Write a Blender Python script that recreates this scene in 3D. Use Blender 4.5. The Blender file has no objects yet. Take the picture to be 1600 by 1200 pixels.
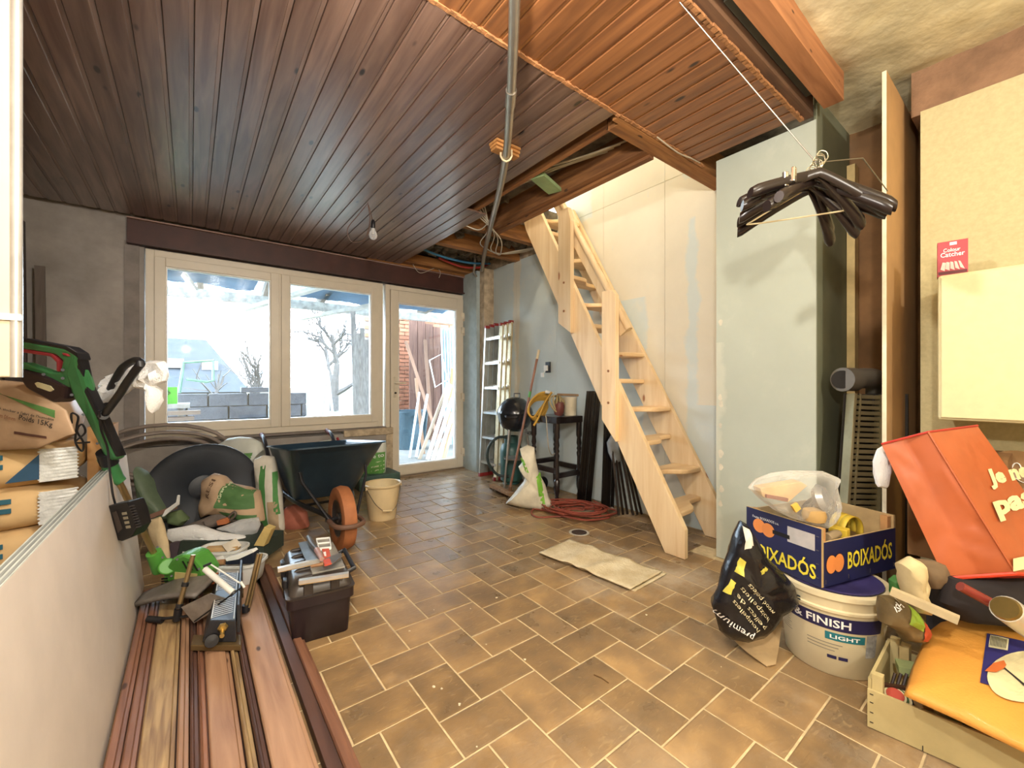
import bpy, bmesh, math, random
from mathutils import Vector, Matrix, noise
# ------------------------------------------------------------------ camera, sky, lights, exposure
F_PX, CAM_H, YAW, HY, CX = 652.5, 1.05, math.radians(37.6), 599.0, 800.0
sc = bpy.context.scene
COL = sc.collection
cam_d = bpy.data.cameras.new('camera'); cam = bpy.data.objects.new('camera', cam_d); COL.objects.link(cam)
cam.location = (0, 0, CAM_H); cam.rotation_euler = (math.pi/2, 0, -YAW)
cam_d.sensor_width = 36; cam_d.lens = F_PX*36/1600; cam_d.clip_start = .02; cam_d.clip_end = 300
sc.camera = cam
w = bpy.data.worlds.new('overcast_sky'); sc.world = w; w.use_nodes = True
bgn = w.node_tree.nodes['Background']; bgn.inputs[0].default_value = (.74, .88, 1, 1); bgn.inputs[1].default_value = 5.0
sc.view_settings.view_transform = 'Standard'; sc.view_settings.look = 'None'
sc.view_settings.gamma = 1; sc.view_settings.use_curve_mapping = False
sc.view_settings.exposure = 2.0
def lamp(name, loc, watts, col, r=.03):
    l = bpy.data.lights.new(name, 'POINT'); l.energy = watts; l.color = col; l.shadow_soft_size = r
    o = bpy.data.objects.new(name, l); COL.objects.link(o); o.location = loc; return o
WARM = (1, .93, .84)
LAMPS = [((-.06, -.17, 1.66), 24), ((.9, -1.6, 2.15), 30), ((1.15, .15, 2.32), 3), ((.32, .68, 2.12), 22)]  # rearmost and foremost lamps are added fill; the others are inferred room lamps
for p_, w_ in LAMPS: lamp('room_and_fill_light', p_, w_, WARM, .04)
lamp('upstairs_bulb_light', (1.75, 2.1, 4.1), 26, (1, .84, .62), .08)
# ------------------------------------------------------------------ photo pixel -> place
FW = Vector((math.sin(YAW), math.cos(YAW), 0)); RT = Vector((math.cos(YAW), -math.sin(YAW), 0)); UP = Vector((0, 0, 1))
CAMP = Vector((0, 0, CAM_H))
def ray(u, v): return FW + RT*((u-CX)/F_PX) + UP*((HY-v)/F_PX)
def pz(u, v, z=0.): d = ray(u, v); return CAMP + d*((z-CAM_H)/d.z)
def pxx(u, v, x): d = ray(u, v); return CAMP + d*(x/d.x)
def pyy(u, v, y): d = ray(u, v); return CAMP + d*(y/d.y)
def pt(u, v, t): return CAMP + ray(u, v)*t
def onplane(u, v, p, n): d = ray(u, v); return CAMP + d*((Vector(p)-CAMP).dot(n)/d.dot(n))
def proj(p):
    d = Vector(p)-CAMP; z = d.dot(FW)
    if z < .05: return None
    return CX+F_PX*d.dot(RT)/z, HY-F_PX*d.z/z, z
R = math.radians
# ------------------------------------------------------------------ mesh builder
class MB:
    def __init__(s): s.v = []; s.f = []; s.m = []
    def add(s, vs, fs, m=0):
        b = len(s.v); s.v += [Vector(p) for p in vs]
        for f in fs: s.f.append([b+i for i in f]); s.m.append(m)
        return s
    def box(s, x0, x1, y0, y1, z0, z1, m=0, M=None):
        vs = [Vector((x, y, z)) for z in (z0, z1) for y in (y0, y1) for x in (x0, x1)]
        if M is not None: vs = [M @ p for p in vs]
        return s.add(vs, [(0,2,3,1),(4,5,7,6),(0,1,5,4),(2,6,7,3),(0,4,6,2),(1,3,7,5)], m)
    def bar(s, a, b, w, h, m=0, up=(0,0,1)):
        a, b = Vector(a), Vector(b); d = (b-a); L = d.length; d.normalize(); up = Vector(up)
        if abs(d.dot(up)) > .98: up = Vector((1, 0, 0))
        x = d.cross(up).normalized(); z = x.cross(d).normalized()
        vs = [p + x*(sx*w/2) + z*(sz*h/2) for p in (a, b) for sz in (-1, 1) for sx in (-1, 1)]
        return s.add(vs, [(0,1,3,2),(4,6,7,5),(0,4,5,1),(2,3,7,6),(0,2,6,4),(1,5,7,3)], m)
    def tube(s, pts, r, n=8, m=0, cap=True, closed=False):
        pts = [Vector(p) for p in pts]; k = len(pts); rr = r if isinstance(r, (list, tuple)) else [r]*k
        prev = None; rings = []
        for i, p in enumerate(pts):
            if closed: d = pts[(i+1) % k]-pts[i-1]
            else: d = pts[min(i+1, k-1)]-pts[max(i-1, 0)]
            if d.length < 1e-9: d = Vector((0, 0, 1))
            d.normalize()
            if prev is None: a = d.orthogonal().normalized()
            else:
                a = prev - d*prev.dot(d)
                a = a.normalized() if a.length > 1e-6 else d.orthogonal().normalized()
            prev = a; b = d.cross(a)
            rings.append([p + (a*math.cos(2*math.pi*j/n) + b*math.sin(2*math.pi*j/n))*rr[i] for j in range(n)])
        vs = [q for rg in rings for q in rg]; fs = []
        for i in range(k if closed else k-1):
            i2 = (i+1) % k
            for j in range(n): fs.append((i*n+j, i*n+(j+1) % n, i2*n+(j+1) % n, i2*n+j))
        if cap and not closed: fs.append(tuple(range(n-1, -1, -1))); fs.append(tuple((k-1)*n+j for j in range(n)))
        return s.add(vs, fs, m)
    def lathe(s, prof, n=24, m=0, M=None, cap=True):
        vs = []; k = len(prof)
        for r, z in prof:
            for j in range(n): vs.append(Vector((r*math.cos(2*math.pi*j/n), r*math.sin(2*math.pi*j/n), z)))
        if M is not None: vs = [M @ p for p in vs]
        fs = [(i*n+j, i*n+(j+1) % n, (i+1)*n+(j+1) % n, (i+1)*n+j) for i in range(k-1) for j in range(n)]
        if cap:
            if prof[0][0] > 1e-6: fs.append(tuple(range(n-1, -1, -1)))
            if prof[-1][0] > 1e-6: fs.append(tuple((k-1)*n+j for j in range(n)))
        return s.add(vs, fs, m)
    def prism(s, poly, ext, m=0):
        """poly: list of 3d points (planar), ext: extrusion vector"""
        n = len(poly); e = Vector(ext); vs = [Vector(p) for p in poly] + [Vector(p)+e for p in poly]
        fs = [tuple(range(n-1, -1, -1)), tuple(range(n, 2*n))] + [(i, (i+1) % n, n+(i+1) % n, n+i) for i in range(n)]
        return s.add(vs, fs, m)
    def grid(s, fn, nu, nv, m=0, cu=False, cv=False):
        vs = [Vector(fn(i/(nu if cu else nu-1), j/(nv if cv else nv-1))) for j in range(nv) for i in range(nu)]
        fs = []
        for j in range(nv if cv else nv-1):
            for i in range(nu if cu else nu-1):
                a, b = i, (i+1) % nu; c, d = j, (j+1) % nv
                fs.append((c*nu+a, c*nu+b, d*nu+b, d*nu+a))
        return s.add(vs, fs, m)
    def build(s, name, mats, parent=None, smooth=False, world=False, bevel=0, sub=0, kind=None, fix=True, label=None):
        me = bpy.data.meshes.new(name); vs = s.v
        if world and parent is not None:
            inv = MW[parent.name].inverted(); vs = [inv @ p for p in vs]
        me.from_pydata([tuple(p) for p in vs], [], s.f)
        if not isinstance(mats, (list, tuple)): mats = [mats]
        for mt in mats: me.materials.append(mt)
        if any(s.m): me.polygons.foreach_set('material_index', s.m)
        if fix:
            bm = bmesh.new(); bm.from_mesh(me); bmesh.ops.recalc_face_normals(bm, faces=bm.faces); bm.to_mesh(me); bm.free()
        if smooth: me.polygons.foreach_set('use_smooth', [True]*len(me.polygons))
        me.update()
        o = bpy.data.objects.new(name, me); COL.objects.link(o)
        if parent is not None: o.parent = parent
        MW[o.name] = (MW[parent.name] if parent is not None else Matrix())
        if bevel:
            b = o.modifiers.new('bevel', 'BEVEL'); b.width = bevel; b.segments = 2; b.limit_method = 'ANGLE'; b.angle_limit = R(40)
        if sub:
            b = o.modifiers.new('sub', 'SUBSURF'); b.levels = sub; b.render_levels = sub
        if smooth and not sub:
            try: o.data.set_sharp_from_angle(angle=R(45))
            except Exception: pass
        if kind: o['kind'] = kind
        if label: o['label'] = label
        return o
MW = {}
def tag(o, label, cat, group=None):
    o['label'] = label; o['category'] = cat
    if group: o['group'] = group
    return o
def thing(name, label, cat, loc=(0, 0, 0), rz=0, group=None, M=None):
    o = bpy.data.objects.new(name, None); COL.objects.link(o); o.empty_display_size = .1
    if M is None: M = Matrix.Translation(Vector(loc)) @ Matrix.Rotation(rz, 4, 'Z')
    o.matrix_world = M; o.location = M.to_translation(); o.rotation_euler = M.to_euler(); MW[o.name] = M
    return tag(o, label, cat, group)
def dup(root, loc, rz=None, label=None, group=None):
    r = root.copy(); COL.objects.link(r); r.location = loc
    if rz is not None: r.rotation_euler = (root.rotation_euler[0], root.rotation_euler[1], rz)
    if label: r['label'] = label
    if group: r['group'] = group
    for ch in list(root.children):
        c = ch.copy(); COL.objects.link(c); c.parent = r
        for g in list(ch.children):
            d = g.copy(); COL.objects.link(d); d.parent = c
    return r
def inst(o, name, loc, parent=None, rot=(0, 0, 0), scale=None):
    c = bpy.data.objects.new(name, o.data); COL.objects.link(c); c.location = loc; c.rotation_euler = rot
    if scale: c.scale = scale
    if parent is not None: c.parent = parent
    return c
def struct(o): o['kind'] = 'structure'; return o
def nz(p, s=1., seed=0.): return noise.noise(Vector(p)*s + Vector((seed*7.3, seed*3.1, seed*1.7)))
# ------------------------------------------------------------------ text as flat print
_tc = {}
def text_geo(s, off=0.):
    if (s, off) in _tc: return _tc[(s, off)]
    cu = bpy.data.curves.new('t', 'FONT'); cu.body = s; cu.resolution_u = 2; cu.offset = off
    ob = bpy.data.objects.new('t', cu); me = bpy.data.meshes.new_from_object(ob)
    vs = [v.co.copy() for v in me.vertices]; fs = [tuple(p.vertices) for p in me.polygons]
    bpy.data.objects.remove(ob); bpy.data.meshes.remove(me); bpy.data.curves.remove(cu)
    x0 = min(v.x for v in vs); x1 = max(v.x for v in vs); y0 = min(v.y for v in vs); y1 = max(v.y for v in vs)
    vs = [((v.x-x0)/(x1-x0), (v.y-y0)/(y1-y0)) for v in vs]
    _tc[(s, off)] = (vs, fs); return vs, fs
def text_on(name, s, fn, mat, parent, off=.01, world=True):
    vs, fs = text_geo(s, off); mb = MB(); mb.add([fn(a, b) for a, b in vs], fs)
    return mb.build(name, mat, parent, world=world, fix=False)
def quadf(p00, p10, p01, p11=None):
    p00, p10, p01 = Vector(p00), Vector(p10), Vector(p01); p11 = Vector(p11) if p11 is not None else p10+p01-p00
    return lambda a, b: (p00*(1-a)+p10*a)*(1-b) + (p01*(1-a)+p11*a)*b
def patch(name, fn, mat, parent, nu=8, nv=8, world=True):
    return MB().grid(fn, nu, nv).build(name, mat, parent, smooth=True, world=world, fix=False)
# ------------------------------------------------------------------ materials
_mc = {}
def _new(name):
    m = bpy.data.materials.new(name); m.use_nodes = True; nt = m.node_tree; return m, nt, nt.nodes, nt.links, nt.nodes['Principled BSDF']
def lin(c): return tuple(((x/12.92) if x <= .04045 else ((x+.055)/1.055)**2.4) for x in c)
def hexc(h): return lin(tuple(int(h[i:i+2], 16)/255 for i in (0, 2, 4)))
def mat(name, col, rough=.6, metal=0, var=.15, scale=9, bump=0, bscale=40, col2=None, alpha=None, spec=None, stretch=(1, 1, 1), coat=0, sheen=0, contrast=(.35, .68)):
    if name in _mc: return _mc[name]
    if isinstance(col, str): col = hexc(col)
    if isinstance(col2, str): col2 = hexc(col2)
    m, nt, N, L, P = _new(name)
    P.inputs['Roughness'].default_value = rough; P.inputs['Metallic'].default_value = metal
    if spec is not None: P.inputs['Specular IOR Level'].default_value = spec
    if coat: P.inputs['Coat Weight'].default_value = coat; P.inputs['Coat Roughness'].default_value = .15
    tc = N.new('ShaderNodeTexCoord'); mp = N.new('ShaderNodeMapping'); mp.inputs['Scale'].default_value = stretch
    L.new(tc.outputs['Object'], mp.inputs[0])
    oi = N.new('ShaderNodeObjectInfo'); ad = N.new('ShaderNodeVectorMath'); ad.operation = 'ADD'
    ml = N.new('ShaderNodeMath'); ml.operation = 'MULTIPLY'; ml.inputs[1].default_value = 37.
    L.new(oi.outputs['Random'], ml.inputs[0]); L.new(mp.outputs[0], ad.inputs[0]); L.new(ml.outputs[0], ad.inputs[1])
    n = N.new('ShaderNodeTexNoise'); n.inputs['Scale'].default_value = scale; n.inputs['Detail'].default_value = 5; n.inputs['Roughness'].default_value = .6
    L.new(ad.outputs[0], n.inputs['Vector'])
    r = N.new('ShaderNodeValToRGB'); e = r.color_ramp.elements
    e[0].position, e[1].position = contrast
    c2 = col2 if col2 is not None else tuple(min(1, x*(1+var)) for x in col)
    c1 = col if col2 is not None else tuple(x*(1-var) for x in col)
    e[0].color = (*c1, 1); e[1].color = (*c2, 1)
    L.new(n.outputs[0], r.inputs[0]); L.new(r.outputs[0], P.inputs['Base Color'])
    if bump:
        n2 = N.new('ShaderNodeTexNoise'); n2.inputs['Scale'].default_value = bscale; n2.inputs['Detail'].default_value = 4
        L.new(ad.outputs[0], n2.inputs['Vector']); b = N.new('ShaderNodeBump'); b.inputs['Strength'].default_value = bump; b.inputs['Distance'].default_value = .01
        L.new(n2.outputs[0], b.inputs['Height']); L.new(b.outputs[0], P.inputs['Normal'])
    if alpha is not None: P.inputs['Alpha'].default_value = alpha
    _mc[name] = m; return m
def wood(name, col, col2, axis='y', rough=.5, knots=.5, grain=1., knotcol=None, kscale=1., coat=0, spec=.5):
    if name in _mc: return _mc[name]
    if isinstance(col, str): col = hexc(col)
    if isinstance(col2, str): col2 = hexc(col2)
    m, nt, N, L, P = _new(name); P.inputs['Roughness'].default_value = rough; P.inputs['Specular IOR Level'].default_value = spec
    if coat: P.inputs['Coat Weight'].default_value = coat; P.inputs['Coat Roughness'].default_value = .25
    tc = N.new('ShaderNodeTexCoord'); oi = N.new('ShaderNodeObjectInfo')
    ml = N.new('ShaderNodeMath'); ml.operation = 'MULTIPLY'; ml.inputs[1].default_value = 53.; L.new(oi.outputs['Random'], ml.inputs[0])
    ad = N.new('ShaderNodeVectorMath'); ad.operation = 'ADD'; L.new(tc.outputs['Object'], ad.inputs[0]); L.new(ml.outputs[0], ad.inputs[1])
    mp = N.new('ShaderNodeMapping'); i = 'xyz'.index(axis); s = [14*grain]*3; s[i] = 1.1*grain; mp.inputs['Scale'].default_value = s
    L.new(ad.outputs[0], mp.inputs[0])
    n = N.new('ShaderNodeTexNoise'); n.inputs['Scale'].default_value = 2.2; n.inputs['Detail'].default_value = 6; n.inputs['Distortion'].default_value = .6
    L.new(mp.outputs[0], n.inputs['Vector'])
    r = N.new('ShaderNodeValToRGB'); e = r.color_ramp.elements; e[0].position = .32; e[1].position = .7; e[0].color = (*col, 1); e[1].color = (*col2, 1)
    L.new(n.outputs[0], r.inputs[0]); out = r.outputs[0]
    # board to board variation
    hs = N.new('ShaderNodeHueSaturation'); mr = N.new('ShaderNodeMapRange'); mr.inputs[3].default_value = .82; mr.inputs[4].default_value = 1.18
    L.new(oi.outputs['Random'], mr.inputs[0]); L.new(mr.outputs[0], hs.inputs['Value']); L.new(out, hs.inputs['Color']); out = hs.outputs[0]
    if knots:
        mk = N.new('ShaderNodeMapping'); ks = [9*kscale]*3; ks[i] = 3.6*kscale; mk.inputs['Scale'].default_value = ks; L.new(ad.outputs[0], mk.inputs[0])
        vo = N.new('ShaderNodeTexVoronoi'); vo.inputs['Scale'].default_value = 1.; L.new(mk.outputs[0], vo.inputs['Vector'])
        kr = N.new('ShaderNodeValToRGB'); k = kr.color_ramp.elements; k[0].position = .07*knots*2; k[1].position = .12*knots*2; k[0].color = (1, 1, 1, 1); k[1].color = (0, 0, 0, 1)
        L.new(vo.outputs['Distance'], kr.inputs[0])
        mx = N.new('ShaderNodeMix'); mx.data_type = 'RGBA'; L.new(kr.outputs[0], mx.inputs[0]); L.new(out, mx.inputs[6])
        kc = knotcol or tuple(x*.3 for x in col); mx.inputs[7].default_value = (*kc, 1); out = mx.outputs[2]
    L.new(out, P.inputs['Base Color'])
    b = N.new('ShaderNodeBump'); b.inputs['Strength'].default_value = .12; b.inputs['Distance'].default_value = .004
    L.new(n.outputs[0], b.inputs['Height']); L.new(b.outputs[0], P.inputs['Normal'])
    _mc[name] = m; return m
def film(name, col=(.95, .97, 1), opac=.3, rough=.18):
    if name in _mc: return _mc[name]
    m, nt, N, L, P = _new(name); P.inputs['Base Color'].default_value = (*col, 1); P.inputs['Roughness'].default_value = rough
    P.inputs['Specular IOR Level'].default_value = .8
    t = N.new('ShaderNodeBsdfTransparent'); mx = N.new('ShaderNodeMixShader'); lw = N.new('ShaderNodeLayerWeight'); lw.inputs[0].default_value = .22
    n = N.new('ShaderNodeTexNoise'); n.inputs['Scale'].default_value = 30; n.inputs['Detail'].default_value = 4
    b = N.new('ShaderNodeBump'); b.inputs['Strength'].default_value = .5; b.inputs['Distance'].default_value = .01; L.new(n.outputs[0], b.inputs['Height']); L.new(b.outputs[0], P.inputs['Normal'])
    ad = N.new('ShaderNodeMath'); ad.operation = 'ADD'; ad.use_clamp = True; ad.inputs[1].default_value = opac
    L.new(lw.outputs['Facing'], ad.inputs[0]); L.new(ad.outputs[0], mx.inputs[0]); L.new(t.outputs[0], mx.inputs[1]); L.new(P.outputs[0], mx.inputs[2])
    L.new(mx.outputs[0], N['Material Output'].inputs[0]); _mc[name] = m; return m
def translucent(name, col, frac=.6):
    if name in _mc: return _mc[name]
    m, nt, N, L, P = _new(name); P.inputs['Base Color'].default_value = (*hexc(col), 1); P.inputs['Roughness'].default_value = .5
    t = N.new('ShaderNodeBsdfTranslucent'); mx = N.new('ShaderNodeMixShader'); mx.inputs[0].default_value = frac
    n = N.new('ShaderNodeTexNoise'); n.inputs['Scale'].default_value = 2.5; n.inputs['Detail'].default_value = 5
    r = N.new('ShaderNodeValToRGB'); e = r.color_ramp.elements; e[0].position = .3; e[1].position = .7; c = hexc(col); e[0].color = (*[x*.6 for x in c], 1); e[1].color = (*c, 1)
    L.new(n.outputs[0], r.inputs[0]); L.new(r.outputs[0], t.inputs[0]); L.new(r.outputs[0], P.inputs['Base Color'])
    L.new(P.outputs[0], mx.inputs[1]); L.new(t.outputs[0], mx.inputs[2]); L.new(mx.outputs[0], N['Material Output'].inputs[0]); _mc[name] = m; return m
def glass():
    if 'glass' in _mc: return _mc['glass']
    m, nt, N, L, P = _new('window_glass'); t = N.new('ShaderNodeBsdfTransparent'); t.inputs[0].default_value = (.95, .98, 1, 1)
    g = N.new('ShaderNodeBsdfGlossy'); g.inputs['Roughness'].default_value = .02; fr = N.new('ShaderNodeFresnel'); fr.inputs[0].default_value = 1.45
    mx = N.new('ShaderNodeMixShader'); L.new(fr.outputs[0], mx.inputs[0]); L.new(t.outputs[0], mx.inputs[1]); L.new(g.outputs[0], mx.inputs[2])
    L.new(mx.outputs[0], N['Material Output'].inputs[0]); _mc['glass'] = m; return m
# ------------------------------------------------------------------ soft shapes from an outline: real, inflated volumes
class Pillow:
    """outline in photo pixels laid on a plane in the place, inflated to both sides"""
    def __init__(s, poly, p, n=None, thick=.06, back=None, crum=.012, cs=9, seed=1, power=2.2, dens=10, flatback=False):
        s.p = Vector(p); s.n = Vector(n).normalized() if n is not None else -FW
        if s.n.dot(CAMP-s.p) < 0: s.n = -s.n
        s.ax = s.n.orthogonal().normalized() if abs(s.n.z) > .9 else Vector((0, 0, 1)).cross(s.n).normalized()
        s.ay = s.n.cross(s.ax)
        s.th = thick; s.bk = thick if back is None else back; s.cr = crum; s.cs = cs; s.seed = seed; s.pw = power
        q = []
        for i, a in enumerate(poly):
            b = poly[(i+1) % len(poly)]; L = math.hypot(b[0]-a[0], b[1]-a[1]); k = max(1, int(L/dens))
            for j in range(k): q.append((a[0]+(b[0]-a[0])*j/k, a[1]+(b[1]-a[1])*j/k))
        s.q = [s._loc(onplane(u, v, s.p, s.n)) for u, v in q]
        s.c = (sum(a for a, b in s.q)/len(s.q), sum(b for a, b in s.q)/len(s.q))
    def _loc(s, w): d = w-s.p; return d.dot(s.ax), d.dot(s.ay)
    def _w(s, a, b, h): return s.p + s.ax*a + s.ay*b + s.n*h
    def prof(s, k): return (max(0, 1-k**s.pw))**.5
    def crumple(s, a, b, side):
        v = Vector((a, b, side*.37))*s.cs + Vector((s.seed*5.1, s.seed*2.3, 0))
        return s.cr*((1-2*abs(noise.noise(v)))+.6*noise.noise(v*2.3)+.35*(1-2*abs(noise.noise(v*4.1))))
    def mb(s, rings=(1, .96, .88, .76, .6, .42, .22)):
        mb = MB(); n = len(s.q)
        for side in (1, -1):
            th = s.th if side > 0 else s.bk; vs = []
            for k in rings:
                for a, b in s.q:
                    x = s.c[0]+(a-s.c[0])*k; y = s.c[1]+(b-s.c[1])*k
                    h = side*(th*s.prof(k)+s.crumple(x, y, side)*min(1, (1-k)*7))
                    vs.append(s._w(x, y, h))
            vs.append(s._w(s.c[0], s.c[1], side*(th+s.crumple(s.c[0], s.c[1], side))))
            fs = [(i*n+j, i*n+(j+1) % n, (i+1)*n+(j+1) % n, (i+1)*n+j) for i in range(len(rings)-1) for j in range(n)]
            fs += [((len(rings)-1)*n+j, (len(rings)-1)*n+(j+1) % n, len(vs)-1) for j in range(n)]
            if side < 0: fs = [f[::-1] for f in fs]
            mb.add(vs, fs)
        # merge rim
        return mb
    def front(s, u, v, off=.002):
        a, b = s._loc(onplane(u, v, s.p, s.n)); dx, dy = a-s.c[0], b-s.c[1]; best = 1.
        n = len(s.q); kmax = 0
        for i in range(n):
            ax, ay = s.q[i][0]-s.c[0], s.q[i][1]-s.c[1]; bx, by = s.q[(i+1) % n][0]-s.c[0], s.q[(i+1) % n][1]-s.c[1]
            den = dx*(by-ay)-dy*(bx-ax)
            if abs(den) < 1e-12: continue
            t = (ax*(by-ay)-ay*(bx-ax))/den; w_ = (ax*dy-ay*dx)/den
            if t > 0 and -1e-6 <= w_ <= 1+1e-6: kmax = max(kmax, 1/t)
        k = min(1, kmax); h = s.th*s.prof(k)+s.crumple(a, b, 1)*min(1, (1-k)*7)
        return s._w(a, b, h+off)
    def build(s, name, mt, parent=None, sub=0):
        o = s.mb().build(name, mt, parent, smooth=True, world=parent is not None)
        bm = bmesh.new(); bm.from_mesh(o.data); bmesh.ops.remove_doubles(bm, verts=bm.verts, dist=1e-5); bmesh.ops.recalc_face_normals(bm, faces=bm.faces); bm.to_mesh(o.data); bm.free()
        o.data.polygons.foreach_set('use_smooth', [True]*len(o.data.polygons)); return o
    def patch(s, name, quad, mt, parent, nu=14, nv=14, off=.003):
        """quad: pixel corners p00,p10,p11,p01"""
        def fn(a, b):
            u = (quad[0][0]*(1-a)+quad[1][0]*a)*(1-b)+(quad[3][0]*(1-a)+quad[2][0]*a)*b
            v = (quad[0][1]*(1-a)+quad[1][1]*a)*(1-b)+(quad[3][1]*(1-a)+quad[2][1]*a)*b
            return s.front(u, v, off)
        return patch(name, fn, mt, parent, nu, nv)
    def text(s, name, t, p00, p10, p01, mt, parent, off=.007, bold=.01):
        def fn(a, b):
            return s.front(p00[0]+(p10[0]-p00[0])*a+(p01[0]-p00[0])*b, p00[1]+(p10[1]-p00[1])*a+(p01[1]-p00[1])*b, off)
        return text_on(name, t, fn, mt, parent, bold)
def plate(poly, tf, th, m=0, mb=None):
    """outline given in pixels, at depth tf (number or function of v), a solid slab th thick away from us"""
    mb = mb or MB(); f = tf if callable(tf) else (lambda v: tf)
    return mb.prism([pt(u, v, f(v)) for u, v in poly], FW*th, m)
def catmull(pts, k=6, closed=False):
    pts = [Vector(p) for p in pts]; n = len(pts); out = []
    for i in range(n if closed else n-1):
        g = (lambda j: pts[j % n]) if closed else (lambda j: pts[max(0, min(n-1, j))])
        p0, p1, p2, p3 = g(i-1), g(i), g(i+1), g(i+2)
        for j in range(k):
            t = j/k; out.append(.5*((2*p1)+(p2-p0)*t+(2*p0-5*p1+4*p2-p3)*t*t+(3*p1-p0-3*p2+p3)*t**3))
    if not closed: out.append(pts[-1])
    return out
WHITE_INK = mat('white_print', (.85, .85, .82), .6, var=.02)
BLACK_INK = mat('black_print', (.02, .02, .02), .6, var=.02)
# ================================================================== floor
XL, XS, XR, YB, YF, ZC = -1.15, 2.88, 2.72, 4.55, -2.4, 2.39
def tile_material():
    m, nt, N, L, P = _new('glazed_floor_tile')
    tc = N.new('ShaderNodeTexCoord'); oi = N.new('ShaderNodeObjectInfo'); geo = N.new('ShaderNodeNewGeometry')
    ml = N.new('ShaderNodeMath'); ml.operation = 'MULTIPLY'; ml.inputs[1].default_value = 61.; L.new(oi.outputs['Random'], ml.inputs[0])
    ad = N.new('ShaderNodeVectorMath'); ad.operation = 'ADD'; L.new(geo.outputs['Position'], ad.inputs[0]); L.new(ml.outputs[0], ad.inputs[1])
    n = N.new('ShaderNodeTexNoise'); n.inputs['Scale'].default_value = 7; n.inputs['Detail'].default_value = 5; L.new(ad.outputs[0], n.inputs['Vector'])
    r = N.new('ShaderNodeValToRGB'); e = r.color_ramp.elements; e[0].position = .3; e[1].position = .72
    e[0].color = (*hexc('786349'), 1); e[1].color = (*hexc('a6865a'), 1)
    x = e.new(.5); x.color = (*hexc('8c714f'), 1); L.new(n.outputs[0], r.inputs[0])
    hs = N.new('ShaderNodeHueSaturation'); mr = N.new('ShaderNodeMapRange'); mr.inputs[3].default_value = .8; mr.inputs[4].default_value = 1.2
    L.new(oi.outputs['Random'], mr.inputs[0]); L.new(mr.outputs[0], hs.inputs['Value']); L.new(r.outputs[0], hs.inputs['Color'])
    # streaks in the glaze
    mp = N.new('ShaderNodeMapping'); mp.inputs['Scale'].default_value = (9, 26, 9); mp.inputs['Rotation'].default_value = (0, 0, .6); L.new(ad.outputs[0], mp.inputs[0])
    s = N.new('ShaderNodeTexNoise'); s.inputs['Scale'].default_value = 1.6; s.inputs['Distortion'].default_value = 1.6; s.inputs['Detail'].default_value = 3; L.new(mp.outputs[0], s.inputs['Vector'])
    sr = N.new('ShaderNodeValToRGB'); k = sr.color_ramp.elements; k[0].position = .60; k[1].position = .76; k[0].color = (0, 0, 0, 1); k[1].color = (.38, .38, .38, 1); L.new(s.outputs[0], sr.inputs[0])
    mx = N.new('ShaderNodeMix'); mx.data_type = 'RGBA'; L.new(sr.outputs[0], mx.inputs[0]); L.new(hs.outputs[0], mx.inputs[6]); mx.inputs[7].default_value = (*hexc('b89c70'), 1)
    # building dust
    d = N.new('ShaderNodeTexNoise'); d.inputs['Scale'].default_value = 1.1; d.inputs['Detail'].default_value = 9; d.inputs['Roughness'].default_value = .72; L.new(geo.outputs['Position'], d.inputs['Vector'])
    dr = N.new('ShaderNodeValToRGB'); k = dr.color_ramp.elements; k[0].position = .50; k[1].position = .72; k[0].color = (0, 0, 0, 1); k[1].color = (.8, .8, .8, 1); L.new(d.outputs[0], dr.inputs[0])
    sp = N.new('ShaderNodeSeparateXYZ'); L.new(geo.outputs['Position'], sp.inputs[0])
    dx = N.new('ShaderNodeMapRange'); dx.inputs[1].default_value = 1.2; dx.inputs[2].default_value = 2.6; dx.inputs[3].default_value = .25; dx.inputs[4].default_value = 1.15; L.new(sp.outputs[0], dx.inputs[0])
    dm = N.new('ShaderNodeMath'); dm.operation = 'MULTIPLY'; dm.use_clamp = True; L.new(dr.outputs[0], dm.inputs[0]); L.new(dx.outputs[0], dm.inputs[1])
    m2 = N.new('ShaderNodeMix'); m2.data_type = 'RGBA'; L.new(dm.outputs[0], m2.inputs[0]); L.new(mx.outputs[2], m2.inputs[6]); m2.inputs[7].default_value = (*hexc('d6ccba'), 1)
    L.new(m2.outputs[2], P.inputs['Base Color'])
    rr = N.new('ShaderNodeMapRange'); rr.inputs[3].default_value = .2; rr.inputs[4].default_value = .42; L.new(n.outputs[0], rr.inputs[0]); L.new(rr.outputs[0], P.inputs['Roughness'])
    b = N.new('ShaderNodeBump'); b.inputs['Strength'].default_value = .25; b.inputs['Distance'].default_value = .006; L.new(s.outputs[0], b.inputs['Height']); L.new(b.outputs[0], P.inputs['Normal'])
    return m
TILE = tile_material()
GROUT = mat('pale_grout', 'c9b48c', .9, var=.2, scale=20, bump=.3)
floor = struct(MB().box(XL-.1, 3.3, YF-.1, YB+.3, -.12, -.0022).build('floor', GROUT))
U = .0784; OX, OY = .375, 1.243; G = .0062
def tile_mesh(w, h):
    mb = MB(); c = .004; a, b = w/2-G/2, h/2-G/2
    vs = [(x*a, y*b, -.0034) for x, y in ((-1,-1),(1,-1),(1,1),(-1,1))]
    vs += [(x*a, y*b, -.0012) for x, y in ((-1,-1),(1,-1),(1,1),(-1,1))] + [(x*(a-c), y*(b-c), 0) for x, y in ((-1,-1),(1,-1),(1,1),(-1,1))]
    fs = [(8, 9, 10, 11)] + [(i, (i+1) % 4, 4+(i+1) % 4, 4+i) for i in range(4)] + [(4+i, 4+(i+1) % 4, 8+(i+1) % 4, 8+i) for i in range(4)]
    return vs, fs
spots = []
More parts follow.
